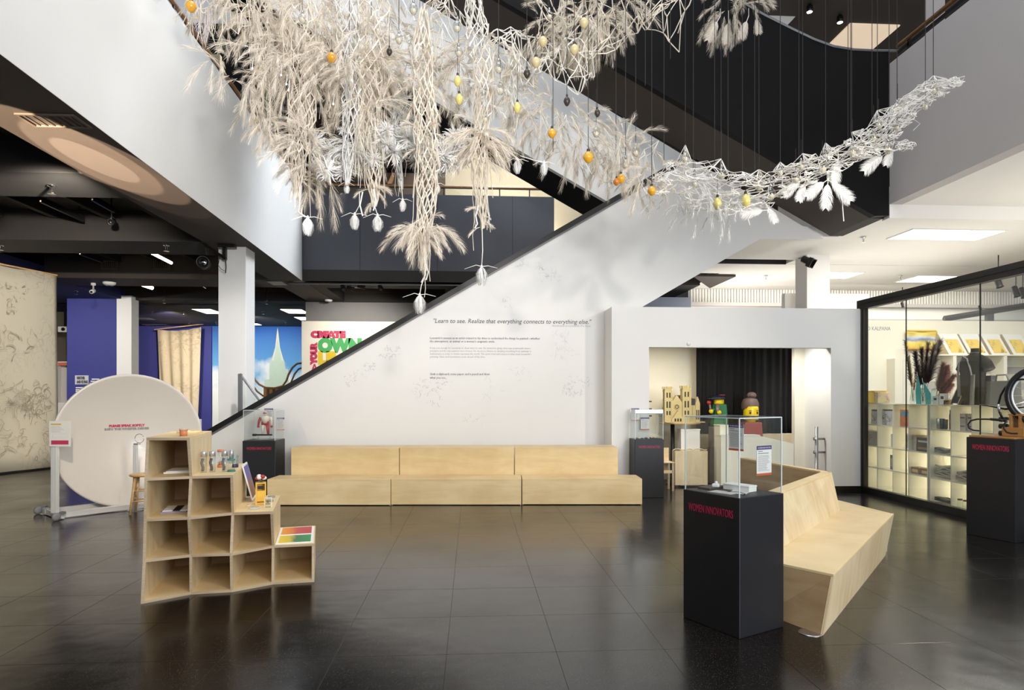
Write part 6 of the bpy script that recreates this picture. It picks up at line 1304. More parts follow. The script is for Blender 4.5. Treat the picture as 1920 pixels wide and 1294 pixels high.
# toy figures
YLF = pmat('toy_yellow', (240, 206, 30), .3); GRT = pmat('toy_green', (30, 112, 60), .4); NVY = pmat('toy_dark_blue', (26, 30, 60), .4); HAIR = pmat('toy_brown', (104, 84, 78), .45); GRYT = pmat('toy_grey', (120, 112, 112), .4)
YH = 12.45; q = onY(1408, 782, YH); r_ = (onY(1421.5, 770, YH).x - onY(1394.5, 770, YH).x) / 2
t = thing('toy_figure', 'big yellow smiling toy figure with a brown hair bun before the curtain', 'toy', (q.x, YH, 0)); zh = onY(1408, 785, YH).z; zk = onY(1408, 764, YH).z
MB().box((-.25, -.16, 0), (.25, .16, .25)).build('base', GRYT, t, world=False, bevel=.01); MB().loft([(-.24, -.13, .2502), (.24, -.13, .2502), (.24, .13, .2502), (-.24, .13, .2502)], [(-.17, -.12, zh - .07), (.17, -.12, zh - .07), (.17, .12, zh - .07), (-.17, .12, zh - .07)]).build('body', pmat('toy_red_brown', (150, 60, 50), .4), t, world=False, bevel=.01)
MB().lathe([(.001, zh - .0699), (r_ * .6, zh - .0699), (r_ * .62, zh - .03), (r_ * .92, zh - .02), (r_, zh + .03), (r_, zk - .03), (r_ * .93, zk + .02), (.001, zk + .03)], 28).build('head', YLF, t, True, world=False)
hm = MB(); pr_ = []
MB().lathe([(r_ * 1.06, zk - .05), (r_ * 1.16, zk - .02), (r_ * 1.14, zk + .08), (r_ * .9, zk + .16), (r_ * .5, zk + .19), (.001, zk + .2)], 24, Matrix.Translation((0, .04, .0))).build('hair', HAIR, t, True, world=False); MB().ball((.02, .02, zk + .235), .085, 14, 10, (1.1, 1, .8)).build('hair_bun', HAIR, t, True, world=False)
FACE = pmat('toy_face_print', (44, 34, 26), .4)
for s in (-1, 1): MB().ball((s * .07, -r_ * .93, zh + .115), .018, 10, 8, (1, .6, 1.2)).build('eye', FACE, t, True, world=False); MB().tube([(s * .045, -r_ * .985, zh + .155), (s * .07, -r_ * .95, zh + .165), (s * .1, -r_ * .89, zh + .155)], .006, 6).build('eyebrow', HAIR, t, True, world=False)
MB().tube([(x, -math.sqrt(max(r_ * r_ - x * x, 0)) - .002, zh + .035 + 2.4 * x * x) for x in (-.08, -.05, -.02, .02, .05, .08)], .007, 6).build('mouth', FACE, t, True, world=False)
YG = 12.6; q = onY(1348, 765, YG); t = thing('toy_figure', 'toy brick figure in green coat and dark blue cap holding a red flower', 'toy', (q.x, YG, 0)); X2 = lambda px: onY(px, 760, YG).x - q.x; Z2 = lambda py: onY(1348, py, YG).z
MB().box((-.17, -.12, 0), (.17, .12, Z2(800))).build('plinth', GRYT, t, world=False, bevel=.01)
MB().loft([(-.15, -.1, Z2(800) + .0002), (.16, -.1, Z2(800) + .0002), (.16, .1, Z2(800) + .0002), (-.15, .1, Z2(800) + .0002)], [(-.09, -.09, Z2(758)), (.12, -.09, Z2(758)), (.12, .09, Z2(758)), (-.09, .09, Z2(758))]).build('coat', GRT, t, world=False, bevel=.01)
MB().lathe([(.001, Z2(758)), (.085, Z2(758)), (.095, Z2(757)), (.095, Z2(748)), (.001, Z2(748))], 20).build('head', YLF, t, True, world=False)
MB().lathe([(.12, Z2(749)), (.13, Z2(747.5)), (.10, Z2(743)), (.001, Z2(741.5))], 20, Matrix.Translation((-.01, 0, 0))).build('cap', NVY, t, True, world=False); MB().box((-.19, -.09, Z2(748)), (-.08, .05, Z2(747))).build('cap_brim', NVY, t, world=False); MB().box((.02, -.04, Z2(741.4)), (.11, .05, Z2(740.2))).build('cap_top', RED, t, world=False)
MB().tube([(-.06, -.10, Z2(758)), (-.08, -.14, Z2(768)), (-.06, -.16, Z2(775))], [.035, .04, .035], 10).build('arm', GRYT, t, True, world=False); MB().ball((-.06, -.17, Z2(773)), .045, 12, 8).build('hand', YLF, t, True, world=False)
MB().ball((X2(1330), -.1, Z2(771)), .045, 12, 8).build('hand', YLF, t, True, world=False); MB().tube([(X2(1330), -.1, Z2(774)), (X2(1327), -.1, Z2(757))], .022, 8).build('stick', GRYT, t, True, world=False); MB().tube([(X2(1332), -.08, Z2(770)), (X2(1342), -.04, Z2(766))], .03, 8).build('cuff', GRT, t, True, world=False)
MB().ball((X2(1326), -.1, Z2(755)), .042, 10, 8).build('flower', RED, t, True, world=False)
# plinths, boxes and small furniture of the play room
def plinth(px0, px1, py, Y, dep_, mat, label, nm='plinth'):
    a_, b_ = onY(px0, py, Y), onY(px1, py, Y); t = thing(nm, label, 'plinth', (a_.x, Y, 0)); MB().box((a_.x, Y, 0), (b_.x, Y + dep_, a_.z - .02)).build('body', mat, t, bevel=.003); MB().box((a_.x - .008, Y - .008, a_.z - .0198), (b_.x + .008, Y + dep_ + .008, a_.z)).build('top', mat, t, bevel=.003); return t
plinth(1277, 1312.5, 805, 12.34, .24, PAPER, 'white square plinth below the table with the church')
plinth(1350, 1366, 797, 11.95, .3, CREAM, 'narrow cream plinth behind the large acrylic cover')
a_ = onY(1352, 818, 11.7); b_ = onY(1488, 822, 11.7)
t = thing('white_counter', 'white counter with a slanted end seen through the large acrylic cover', 'counter', (a_.x, 11.7, 0)); MB().prism([(a_.x, 11.7, 0), (b_.x, 11.7, 0), (b_.x, 11.7, onY(1480, 832, 11.7).z), (onY(1425, 818, 11.7).x, 11.7, a_.z), (a_.x, 11.7, a_.z)], (0, .22, 0)).build('body', CREAM, t, bevel=.003); MB().box((a_.x - .005, 11.69, a_.z + .0005), (onY(1425, 818, 11.7).x, 11.925, a_.z + .02)).build('top', PAPER, t)
# plywood box and child's chair
q = onZ(1272, 914, 0); Yb = q.y; bx0, bx1 = onY(1266, 850, Yb).x, onY(1327, 850, Yb).x; bz = onY(1290, 846, Yb).z
t = thing('plywood_crate', 'plain plywood crate with bolts beside the small wooden chair', 'crate', (bx0, Yb, 0))
MB().box((bx0, Yb, .04), (bx1, Yb + .03, bz)).build('front_panel', PLYV, t, bevel=.002); MB().box((bx0, Yb + .0302, .04), (bx0 + .02, Yb + .2, bz)).build('side_panel', PLYV, t); MB().box((bx1 - .02, Yb + .0302, .04), (bx1, Yb + .2, bz)).build('side_panel', PLYV, t); MB().box((bx0 + .0202, Yb + .0302, bz - .03), (bx1 - .0202, Yb + .2, bz - .01)).build('top_panel', PLY, t)
for px, py in ((1272.5, 861), (1319, 861)): qq = onY(px, py, Yb); MB().lathe([(.001, 0), (.01, 0), (.008, .006), (.001, .007)], 10, frame((qq.x, Yb, qq.z), (1, 0, 0), (0, -1, 0))).build('bolt', STEEL, t)
for px in (1269, 1324): qq = onY(px, 900, Yb); MB().box((qq.x - .03, Yb + .01, 0), (qq.x + .03, Yb + .18, .0398)).build('foot', BLACKM, t)
t = thing('rope_coil', 'pale rope lying loosely over the plywood crate', 'rope', (bx0 + .15, Yb + .15, bz)); rr = random.Random(8)
MB().tube([(bx0 - .02 + .06 * i, Yb + .09 + .06 * math.sin(i * 1.1), bz + .005 + .03 * abs(math.sin(i * .9))) for i in range(12)], .009, 8).build('rope', pmat('pale_rope', (214, 202, 172), .8), t, True); 
c0 = onZ(1262, 921, 0); cx0, cx1 = onY(1246, 870, c0.y).x, onY(1265, 870, c0.y).x; Ych = c0.y; szc = onY(1250, 867, Ych).z
t = thing('child_chair', 'small plywood chair beside the black pedestal at the play room', 'chair', (cx0, Ych, 0))
MB().box((cx0 - .12, Ych - .02, szc - .015), (cx1, Ych + .3, szc)).build('seat', PLY, t, bevel=.003); MB().box((cx0 - .12, Ych + .285, szc + .0), (cx1 - .02, Ych + .3, onY(1250, 842, Ych).z)).build('backrest', PLY, t, bevel=.003)
for x in (cx0 - .1, cx1 - .03):
    for y in (Ych, Ych + .26): MB().box((x - .018, y, 0), (x + .022, y + .03, szc - .0155)).build('leg', PLYE, t)
MB().box((cx0 - .08, Ych + .005, szc * .62), (cx1 - .05, Ych + .02, szc * .72)).build('stretcher', PLY, t); MB().box((cx0 - .08, Ych + .27, szc * .55), (cx1 - .05, Ych + .28, szc * .9)).build('rear_panel', PLYD, t)
t = thing('white_sheet', 'white paper lying on the small plywood chair', 'paper', (cx0, Ych + .1, szc + .001)); MB().box((-.06, -.08, 0), (.12, .1, .004)).build('sheet', PAPER, t, world=False, bevel=.001); MB().box((-.05, -.07, .0042), (.10, .08, .007)).build('top_sheet', PAPER, t, world=False)
# ------------------------------------------------------------------ hanging sculpture of nets, feathery fronds and glass
SB = pmat('frond_beige', (240, 230, 215), .85, var=.10, scale=5); SW = pmat('frond_white', (238, 237, 234), .8, var=.06, scale=5)
SN = pmat('net_cord_white', (242, 238, 230), .6, var=.06); SNB = pmat('net_cord_beige', (240, 230, 214), .6, var=.08); SG = pmat('frond_dim', (222, 212, 196), .9, var=.12, scale=5)  # SG: dim and backlit look put into a darker frond colour
CABLE = pmat('black_thread', (40, 38, 38), .6); LED = emat('fairy_lamp', (255, 250, 240), 30)
GB = [glassmat('bulb_glass', (.95, .94, .90), .02, 2.2, .06), pmat('amber_fill', (226, 164, 44), .25, var=.15, coat=.6), pmat('dark_bulb_cap', (60, 50, 44), .4), pmat('beige_bulb', (206, 190, 146), .35, var=.1), pmat('orange_fill', (206, 120, 50), .3, coat=.5), pmat('pale_yellow_fill', (222, 206, 120), .3, coat=.5)]
rs = random.Random(33); PXM = 1 / F
MAIN = thing('hanging_sculpture', 'huge hanging sculpture of beige nets, fronds and white blossoms over the hall', 'sculpture', atD(680, 60, 8.5))
UPPER = thing('hanging_sculpture', 'dim-coloured grey net and frond sculpture hanging at the top before the black flight', 'sculpture', atD(1100, 30, 8.8))
LONG = thing('hanging_sculpture', 'long white net sculpture curving up to the right like an arm', 'sculpture', atD(1420, 360, 8.2))
def part(name, px, py, loc, label=None):
    root = LONG if px > 1215 and py > 110 else (UPPER if px > 985 and py < 122 else MAIN)
    o = bpy.data.objects.new(name, None); C.objects.link(o); o.parent = root; o.location = Vector(loc) - root.location; o.empty_display_size = .05
    if label: o['label'] = label
    return o
def rdir(rr, up=0.0):
    while 1:
        v = Vector((rr.uniform(-1, 1), rr.uniform(-1, 1), rr.uniform(-1, 1)))
        if .05 < v.length < 1: return (v.normalized() + Vector((0, 0, up))).normalized()
def frond(mb, p, d, L_, n, rr, spread=.55, droop=.5, wid=.006, bl=.45, plane=None):
    """feathery frond: a drooping spine with fine barbs that lengthen towards the middle"""
    p = Vector(p); d = Vector(d).normalized(); pts = [p.copy()]; q = p.copy(); dd_ = d.copy(); m = 6
    for i in range(m): dd_ = (dd_ + Vector((0, 0, -droop / m))).normalized(); q = q + dd_ * (L_ / m); pts.append(q.copy())
    mb.ribbon(pts, wid * 1.3, (rr.uniform(-1, 1), -1, rr.uniform(-.3, .3)))
    for i in range(n):
        f = (i + rr.random()) / n; x = f * m; k = min(int(x), m - 1); b = pts[k].lerp(pts[k + 1], x - k); t_ = (pts[k + 1] - pts[k]).normalized()
        if plane is None: s_ = rdir(rr)
        else: s_ = plane * (1 if i % 2 else -1) + rdir(rr) * .25
        s_ = (s_ - t_ * s_.dot(t_))
        if s_.length < 1e-3: continue
        s_.normalize(); l = L_ * bl * (.35 + .65 * math.sin(pi * min(1, .12 + f * .85))) * rr.uniform(.7, 1.1)
        d1 = (t_ * (1 - spread * .6) + s_ * spread).normalized(); e1 = b + d1 * l * .55; d2 = (d1 + t_ * .35 + Vector((0, 0, -.35 * droop))).normalized(); e2 = e1 + d2 * l * .45
        w = t_.cross(d1) if plane is None else d1.cross(t_.cross(d1))
        w = (w.normalized() if w.length > 1e-3 else Vector((1, 0, 0))) * wid / 2; w = (w + Vector((rr.uniform(-1, 1), rr.uniform(-1, 1), 0)) * wid * .25)
        mb.add([b - w, b + w, e1 + w * .8, e1 - w * .8, e2], [(0, 1, 2, 3), (3, 2, 4)])
def stick(mb, a_, b_, r, n=3): mb.tube([a_, b_], r, n, False, False)
def net_column(px, y0, y1, prof, D, label, mat=SN, n=8, r=.0075, wob=.25, tuft=(), seed=0, frs=()):
    """prof: list of (fraction, radius in px)"""
    rr = random.Random(seed + int(px)); sc = D * PXM; top = atD(px, y0, D); bot = atD(px, y1, D); Ht = top.z - bot.z
    t = part('net_column', px, y1, top)
    def rad(f):
        for (f0, r0), (f1, r1) in zip(prof, prof[1:]):
            if f <= f1: return (r0 + (r1 - r0) * (f - f0) / max(f1 - f0, 1e-6)) * sc
        return prof[-1][1] * sc
    M_ = max(6, int(Ht / .105)); ph = rr.uniform(0, 6); rows = []
    for i in range(M_ + 1):
        f = i / M_; c_ = top.lerp(bot, f) + Vector((math.sin(f * 7 + ph) * wob * .12, math.cos(f * 5 + ph) * wob * .1, 0)); R_ = rad(f)
        rows.append([c_ + Vector((math.cos(a_), math.sin(a_), 0)) * R_ * rr.uniform(.75, 1.15) + Vector((0, 0, rr.uniform(-.03, .03))) for a_ in [2 * pi * (k + (i % 2) * .5) / n for k in range(n)]])
    mb = MB()
    for i in range(M_):
        for k in range(n):
            if rr.random() < .94: stick(mb, rows[i][k], rows[i + 1][k], r * rr.uniform(.8, 1.35))
            if rr.random() < .90: stick(mb, rows[i][k], rows[i + 1][(k + (1 if i % 2 else -1)) % n], r * rr.uniform(.7, 1.2))
    o = mb.build('net', mat, t)
    mb = MB()
    for k in range(18):
        f0 = rr.uniform(0, .7); p = top.lerp(bot, f0); R_ = rad(f0); pts = [p + Vector((rr.uniform(-1, 1) * R_, rr.uniform(-1, 1) * R_, 0))]
        for j in range(7): pts.append(pts[-1] + Vector((rr.uniform(-.02, .02), rr.uniform(-.02, .02), -Ht * rr.uniform(.03, .09))))
        mb.tube(pts, r * .6, 3)
    o = mb.build('cord', mat, t); o['kind'] = 'stuff'
    for f, cnt, L_, mt in tuft:
        c_ = top.lerp(bot, f); mb = MB()
        for k in range(cnt):
            a_ = rr.uniform(0, 2 * pi); d = Vector((math.cos(a_), math.sin(a_) * .8, rr.uniform(-.5, .7))); frond(mb, c_ + Vector((0, 0, rr.uniform(-.12, .12))) + d * rad(f) * .5, d, L_ * rr.uniform(.75, 1.3), 58, rr, .32, 1.1, .0036, .5)
        o = mb.build('frond_tuft', mt, t); o['kind'] = 'stuff'
    return t
def cloud(px, py, rx, ry, D, cnt, label, mat=SB, L_=.38, up=-.25, singles=6, seed=0, wid=.0036, n=58, depth=.7, bl=.5):
    rr = random.Random(seed + int(px * 3 + py)); sc = D * PXM; c_ = atD(px, py, D); t = part('frond_cluster', px, py, c_); mb = MB()
    cnt = int(cnt * .72)
    for k in range(cnt + singles):
        v = rdir(rr) * (rr.random() ** .45); p = c_ + RT * (v.x * rx * sc) + Vector((0, 0, v.z * ry * sc)) + FW * (v.y * depth)
        d = (RT * v.x + Vector((0, 0, v.z)) + FW * v.y * .6 + rdir(rr) * .5 + Vector((0, 0, up)))
        if k < cnt: frond(mb, p, d, L_ * rr.uniform(.6, 1.25), n, rr, .34, .9, wid, bl)
        else:
            m1 = MB(); frond(m1, p, d, L_ * 1.35, 80, rr, .34, 1.1, wid, bl); m1.build('frond', mat, t)
    o = mb.build('frond_mass', mat, t); o['kind'] = 'stuff'; return t
def web(pts_fn, cnt, k_, r, label, mat, name='net_web', seed=0, maxd=.5):
    """irregular net: every random knot is tied to its nearest neighbours"""
    rr = random.Random(seed); P_ = [pts_fn(rr) for _ in range(cnt)]; t = part(name, 1400, 300, P_[0]); mb = MB(); done = set()
    for i, p in enumerate(P_):
        near_ = sorted(((p.x - q.x) ** 2 * .22 + (p.y - q.y) ** 2 * .8 + (p.z - q.z) ** 2 * 1.3, j) for j, q in enumerate(P_) if j != i)[:k_]
        for d2, j in near_:
            if (min(i, j), max(i, j)) in done or d2 > maxd * maxd: continue
            done.add((min(i, j), max(i, j))); mid = (p + P_[j]) / 2 + Vector((rr.uniform(-1, 1), rr.uniform(-1, 1), rr.uniform(-1.2, .4))) * .02; rad = r * rr.uniform(.6, 1.25); mb.tube([p, mid, P_[j]], rad, 3, False, False)
    mb.build('net', mat, t); return t, P_
def sheet(corners, nu, nv, r, D, label, mat, seed=0, jit=.35, drop=.12, dz=.15):
    """net of bent chevrons over a four sided patch, corners in picture order"""
    rr = random.Random(seed); c4 = [atD(x, y, d) for x, y, d in corners]
    def pt(u, v): a_ = c4[0].lerp(c4[1], u); b_ = c4[3].lerp(c4[2], u); return a_.lerp(b_, v)
    su = (c4[1] - c4[0]).length / nu; sv = (c4[3] - c4[0]).length / nv
    G = [[pt(min(1, (i + (j % 2) * .5) / nu), j / nv) + Vector((rr.uniform(-1, 1) * su * jit, rr.uniform(-1, 1) * .12, rr.uniform(-1, 1) * sv * jit + dz * math.sin(i * .9 + j))) for i in range(nu + 1)] for j in range(nv + 1)]
    t = part('net_sheet', (corners[0][0] + corners[2][0]) / 2, (corners[0][1] + corners[2][1]) / 2, c4[0]); mb = MB()
    for j in range(nv + 1):
        for i in range(nu + 1):
            for (a_, b_) in ((i + 1, j), (i, j + 1), (i + (1 if j % 2 else -1), j + 1)):
                if 0 <= a_ <= nu and b_ <= nv and rr.random() > drop: p, q = G[j][i], G[b_][a_]; mb.tube([p, (p + q) / 2 + Vector((0, 0, rr.uniform(-.05, .02))), q], r * rr.uniform(.7, 1.2), 3, False, False)
    mb.build('net', mat, t); return t
# --- net columns (left to right)
net_column(487, -60, 250, [(0, 24), (.35, 20), (.6, 9), (.8, 12), (1, 6)], 8.7, 'narrow net column close to the left balcony rail', SNB, 8, .007, tuft=((.30, 26, .34, SB), (.62, 12, .25, SB), (.95, 12, .24, SB)))
net_column(562, -40, 372, [(0, 34), (.3, 30), (.5, 22), (.62, 24), (.8, 18), (.93, 8), (1, 3)], 8.5, 'wide beige net column ending at the corner of the white balcony', SNB, 10, .008, tuft=((.35, 30, .36, SB), (.70, 20, .36, SB), (.88, 18, .30, SB)))
net_column(618, -30, 220, [(0, 22), (.5, 18), (1, 8)], 8.9, 'short net column behind the yellow bulb', SNB, 8, .007, tuft=((.5, 10, .34, SB),))
net_column(656, -40, 345, [(0, 24), (.5, 20), (.8, 14), (1, 4)], 8.3, 'white net column left of the pair of feather tails', SW, 8, .007, tuft=((.45, 26, .32, SB), (.8, 12, .24, SW)))
net_column(697, -20, 385, [(0, 30), (.4, 26), (.6, 18), (.85, 14), (1, 4)], 8.4, 'beige net column hanging over the charcoal balcony', SNB, 9, .008, tuft=((.35, 30, .36, SB), (.55, 18, .34, SB), (.95, 10, .2, SB)))
net_column(796, 20, 505, [(0, 6), (.12, 16), (.22, 20), (.45, 22), (.7, 20), (.82, 16), (.93, 6), (1, 3)], 8.0, 'longest net column reaching down in front of the charcoal balcony', SNB, 9, .0085, tuft=((.86, 26, .34, SB), (.5, 10, .28, SB), (.3, 8, .26, SB)))
net_column(893, -30, 95, [(0, 12), (.5, 20), (1, 22)], 8.3, 'flared white net column at the top edge', SN, 9, .008)
net_column(903, 95, 425, [(0, 22), (.35, 16), (.5, 14), (.62, 18), (.8, 12), (.92, 8), (1, 2)], 8.1, 'net column with a skirt of beige fronds above the far handrail', SNB, 9, .008, tuft=((.50, 34, .38, SB), (.56, 20, .34, SB), (.25, 12, .3, SW), (.95, 8, .16, SB)))
net_column(748, 150, 350, [(0, 14), (.5, 12), (1, 3)], 8.8, 'slim white net column between the two long ones', SW, 7, .006, tuft=((.3, 14, .3, SW),))
net_column(960, 100, 250, [(0, 14), (.5, 12), (1, 5)], 8.6, 'slim net column before the bright stair side', SN, 7, .006, tuft=((.3, 14, .28, SG),))
# --- frond clouds
for px, py, rx, ry, D, cnt, l, mt, L_, sg in (
    (395, 5, 70, 26, 8.6, 60, 'grey beige frond cluster at the top beside the left handrail', SG, .30, 4),
    (500, 25, 80, 42, 8.8, 90, 'dense beige frond cluster at the top left of the sculpture', SB, .36, 6),
    (600, 45, 80, 60, 8.6, 110, 'broad beige frond cluster at the top around the yellow bulb', SB, .38, 6),
    (690, 45, 60, 60, 8.9, 80, 'pale frond cluster at the top before the white stair side', SG, .36, 5),
    (445, 150, 34, 18, 8.4, 26, 'beige frond cluster sweeping over the left handrail', SB, .40, 8),
    (540, 130, 70, 60, 8.5, 90, 'beige frond cluster above the wide net column', SB, .38, 6),
    (640, 135, 70, 40, 8.4, 70, 'beige frond cluster in the heart of the sculpture', SB, .38, 6),
    (705, 120, 60, 60, 8.7, 80, 'pale beige frond cluster right of the heart', SB, .36, 6),
    (520, 250, 26, 22, 8.5, 26, 'beige frond cluster at the foot of the narrow net column', SB, .32, 6),
    (585, 300, 40, 42, 8.3, 34, 'long beige fronds drooping beside the white balcony corner', SB, .42, 8),
    (690, 225, 50, 36, 8.3, 20, 'beige frond cluster low around the beige net column', SB, .38, 6),
    (800, 165, 60, 60, 8.6, 60, 'thin white frond cluster beside the longest net column', SG, .34, 6),
    (760, 90, 60, 70, 8.9, 50, 'sparse grey frond cluster before the bright stair side', SG, .32, 6),
    (858, 140, 32, 50, 8.8, 46, 'grey frond cluster around the amber bulbs', SG, .34, 6),
    (905, 110, 40, 50, 8.7, 46, 'grey frond cluster above the skirted net column', SG, .32, 6),
    (975, 195, 34, 60, 8.7, 50, 'grey frond cluster before the middle of the white stair side', SG, .32, 6),
    (1040, 220, 50, 40, 8.7, 46, 'airy grey frond cluster above the yellow bulb', SG, .32, 6),
    (1090, 265, 60, 34, 8.6, 56, 'airy beige frond cluster around the yellow bulb', SG, .32, 6),
    (1160, 290, 56, 40, 8.5, 60, 'airy beige frond cluster above the coping of the white stair', SG, .32, 6),
    (1210, 335, 40, 24, 8.4, 40, 'airy white frond cluster where the long net arm begins', SB, .28, 4),
    (1025, 70, 40, 36, 8.9, 60, 'dim-coloured frond cluster in the dark net under the black flight', SG, .36, 6),
    (1085, 40, 55, 40, 8.8, 80, 'second dim-coloured frond cluster in the dark net near the top', SG, .36, 6),
    (1150, 20, 50, 30, 8.8, 60, 'third dim-coloured frond cluster at the top of the dark net', SG, .34, 6),
    (1375, 22, 40, 24, 8.8, 44, 'hanging frond cluster at the top edge before the black flight', SG, .32, 8),
    (1340, 385, 80, 14, 8.2, 40, 'soft white fringe below the thick end of the long net arm', SW, .24, 6),
    (1270, 355, 46, 22, 8.3, 30, 'soft white fringe over the coping of the stair wall', SW, .26, 4),
    (795, 425, 34, 16, 8.0, 26, 'spreading fronds low on the longest net column', SB, .36, 8)):
    cloud(px, py, rx, ry, D, cnt, l, mt, L_, singles=sg)
# --- white blossoms
bm_ = []
for v_ in range(4):
    rr = random.Random(60 + v_); mb = MB()
    for k in range(70):
        d = rdir(rr); l = .10 * rr.uniform(.7, 1.25); s_ = d.orthogonal().normalized() * .006; e = d * l; e2 = e + (d + rdir(rr) * .8).normalized() * l * .4
        mb.add([-s_, s_, e + s_, e - s_], [(0, 1, 2, 3)]); mb.add([e - s_, e + s_, e2], [(0, 1, 2)])
    bm_.append(mb)
t = part('blossom_band', 720, 290, atD(720, 290, 8.6), 'band of crisp white blossoms'); rr = random.Random(9); base_ = None; protos = []
for k in range(70):
    f = rr.random(); px = 585 + 285 * f; py = 285 + 22 * math.sin(f * 9) + rr.uniform(-26, 26) + (-20 if 820 < px else 0); p = atD(px, py, 8.6 + rr.uniform(-.4, .4)) - atD(720, 290, 8.6)
    if k < 4: o = bm_[k].build('blossom', SW, t, world=False); protos.append(o)
    else: o = protos[k % 4].copy(); C.objects.link(o)
    o.parent = t; o.location = p; o.rotation_euler = (rr.uniform(0, 6), rr.uniform(0, 6), rr.uniform(0, 6)); s_ = rr.uniform(.8, 1.5); o.scale = (s_, s_, s_)
# --- net sheets
sheet([(690, -20, 9.0), (850, -20, 8.8), (830, 120, 8.6), (690, 110, 8.8)], 8, 5, .007, 0, 'thin net stretched before the bright white stair side', SN, 1)
sheet([(800, 0, 8.6), (960, 60, 8.6), (1000, 150, 8.6), (820, 90, 8.6)], 8, 4, .008, 0, 'bent net sheet linking the flared column to the dark net', SN, 2)
sheet([(930, 70, 8.7), (1120, 60, 8.7), (1110, 150, 8.5), (950, 150, 8.5)], 9, 5, .008, 0, 'grey net sheet over the edge between white and black stairs', SN, 3)
sheet([(990, -20, 8.9), (1300, -20, 8.9), (1270, 66, 8.7), (1010, 40, 8.7)], 15, 4, .008, 0, 'dark set net sheet across the top before the black flight', SNB, 4)
sheet([(1090, 30, 8.8), (1180, 40, 8.8), (1100, 130, 8.6), (1040, 110, 8.6)], 5, 4, .007, 0, 'small net sheet hanging below the dim-coloured fronds', SNB, 5)
sheet([(930, 160, 8.7), (1230, 300, 8.5), (1220, 350, 8.4), (1010, 260, 8.6)], 16, 4, .005, 0, 'fine net sheet sloping along the white stair side', SN, 6, .4, .3)
sheet([(330, -30, 8.6), (470, -30, 8.6), (460, 40, 8.5), (345, 25, 8.5)], 9, 4, .007, 0, 'pale net sheet at the top above the left handrail', SNB, 7)
# --- long arm on the right
ARM = [(1225, 350, 20), (1262, 330, 34), (1300, 345, 48), (1360, 362, 44), (1420, 362, 34), (1480, 335, 28), (1540, 312, 25), (1600, 283, 26), (1645, 255, 34), (1680, 225, 38), (1718, 190, 26), (1760, 165, 16), (1802, 150, 8)]
def arm_pt(rr):
    x = rr.random() ** .95 * (len(ARM) - 1.001); k = int(x); f = x - k; a_, b_ = ARM[k], ARM[k + 1]; px = a_[0] + (b_[0] - a_[0]) * f; py = a_[1] + (b_[1] - a_[1]) * f; w = a_[2] + (b_[2] - a_[2]) * f
    v = rr.uniform(-1, 1); return atD(px + rr.uniform(-8, 8), py + v * w, 8.2 + rr.uniform(-.22, .22))
arm, AP = web(arm_pt, 1100, 3, .0052, 'long white net arm curving up to the right before the black flight', SN, 'net_web', 12, .22)
def br_pt(rr): f = rr.random(); return atD(1600 + 118 * f + rr.uniform(-6, 6), 283 - 8 * f + 6 * math.sin(f * 6) + rr.uniform(-1, 1) * (14 - 6 * f), 8.1 + rr.uniform(-.12, .12))
br, BP = web(br_pt, 170, 3, .005, 'short side branch of the net arm pointing at the grey balcony wall', SN, 'net_web', 13, .22)
mb = MB(); rr = random.Random(77)
for k in range(46):
    i0 = rr.uniform(0, len(ARM) - 4.5); v = rr.uniform(-.9, .9); dep_ = rr.uniform(-.2, .2); pts = []
    for j in range(9):
        x = i0 + j * .36; kk = int(x); f = x - kk
        if kk + 1 >= len(ARM): break
        a_, b_ = ARM[kk], ARM[kk + 1]; w = a_[2] + (b_[2] - a_[2]) * f; pts.append(atD(a_[0] + (b_[0] - a_[0]) * f, a_[1] + (b_[1] - a_[1]) * f + (v + rr.uniform(-.25, .25)) * w, 8.2 + dep_ + rr.uniform(-.03, .03)))
    mb.tube(pts, .005, 3)
mb.build('flowing_cord', SN, arm)['kind'] = 'stuff'
PK = [(1285, 272), (1352, 298), (1392, 322), (1423, 318), (1463, 304), (1505, 288), (1548, 268), (1597, 248), (1645, 207), (1682, 186), (1750, 142), (1735, 152)]
mb = MB()
for px, py in PK:
    p = atD(px, py, 8.2); near_ = sorted(AP, key=lambda q: (q - p).length)[:9]
    for q in near_: mb.tube([p, q], .006, 3, False, False)
o = mb.build('peak_cord', SN, arm); o['kind'] = 'stuff'
def leaf(px, py, ang, L_, label, D=8.15, mat=SW, wide=.5, parent=None):
    """flat feather shaped leaf, hanging in direction ang (picture degrees)"""
    d = RT * math.cos(math.radians(ang)) + Vector((0, 0, math.sin(math.radians(ang)))); pl_ = (RT * -math.sin(math.radians(ang)) + Vector((0, 0, math.cos(math.radians(ang))))); rr = random.Random(int(px * 7 + py)); mb = MB(); p = atD(px, py, D)
    frond(mb, p, d, L_, 190, rr, .62, .2, .0045, wide, pl_); t = part('feather_leaf', px, py if py > 120 or px < 985 else 50, p) if px < 1215 or py > 60 else None
    if t is None: t = bpy.data.objects.new('feather_leaf', None); C.objects.link(t); t.parent = UPPER; t.location = p - UPPER.location
    mb.build('barb', mat, t)['kind'] = 'stuff'
    MB().tube([p - d * .08, p + d * L_ * .3, p + d * L_ * .8], [.006, .005, .002], 5).build('quill', SN, t); MB().tube([p - d * .08, p - d * .08 + Vector((0, 0, .10))], .004, 4).build('tie', SN, t); return t
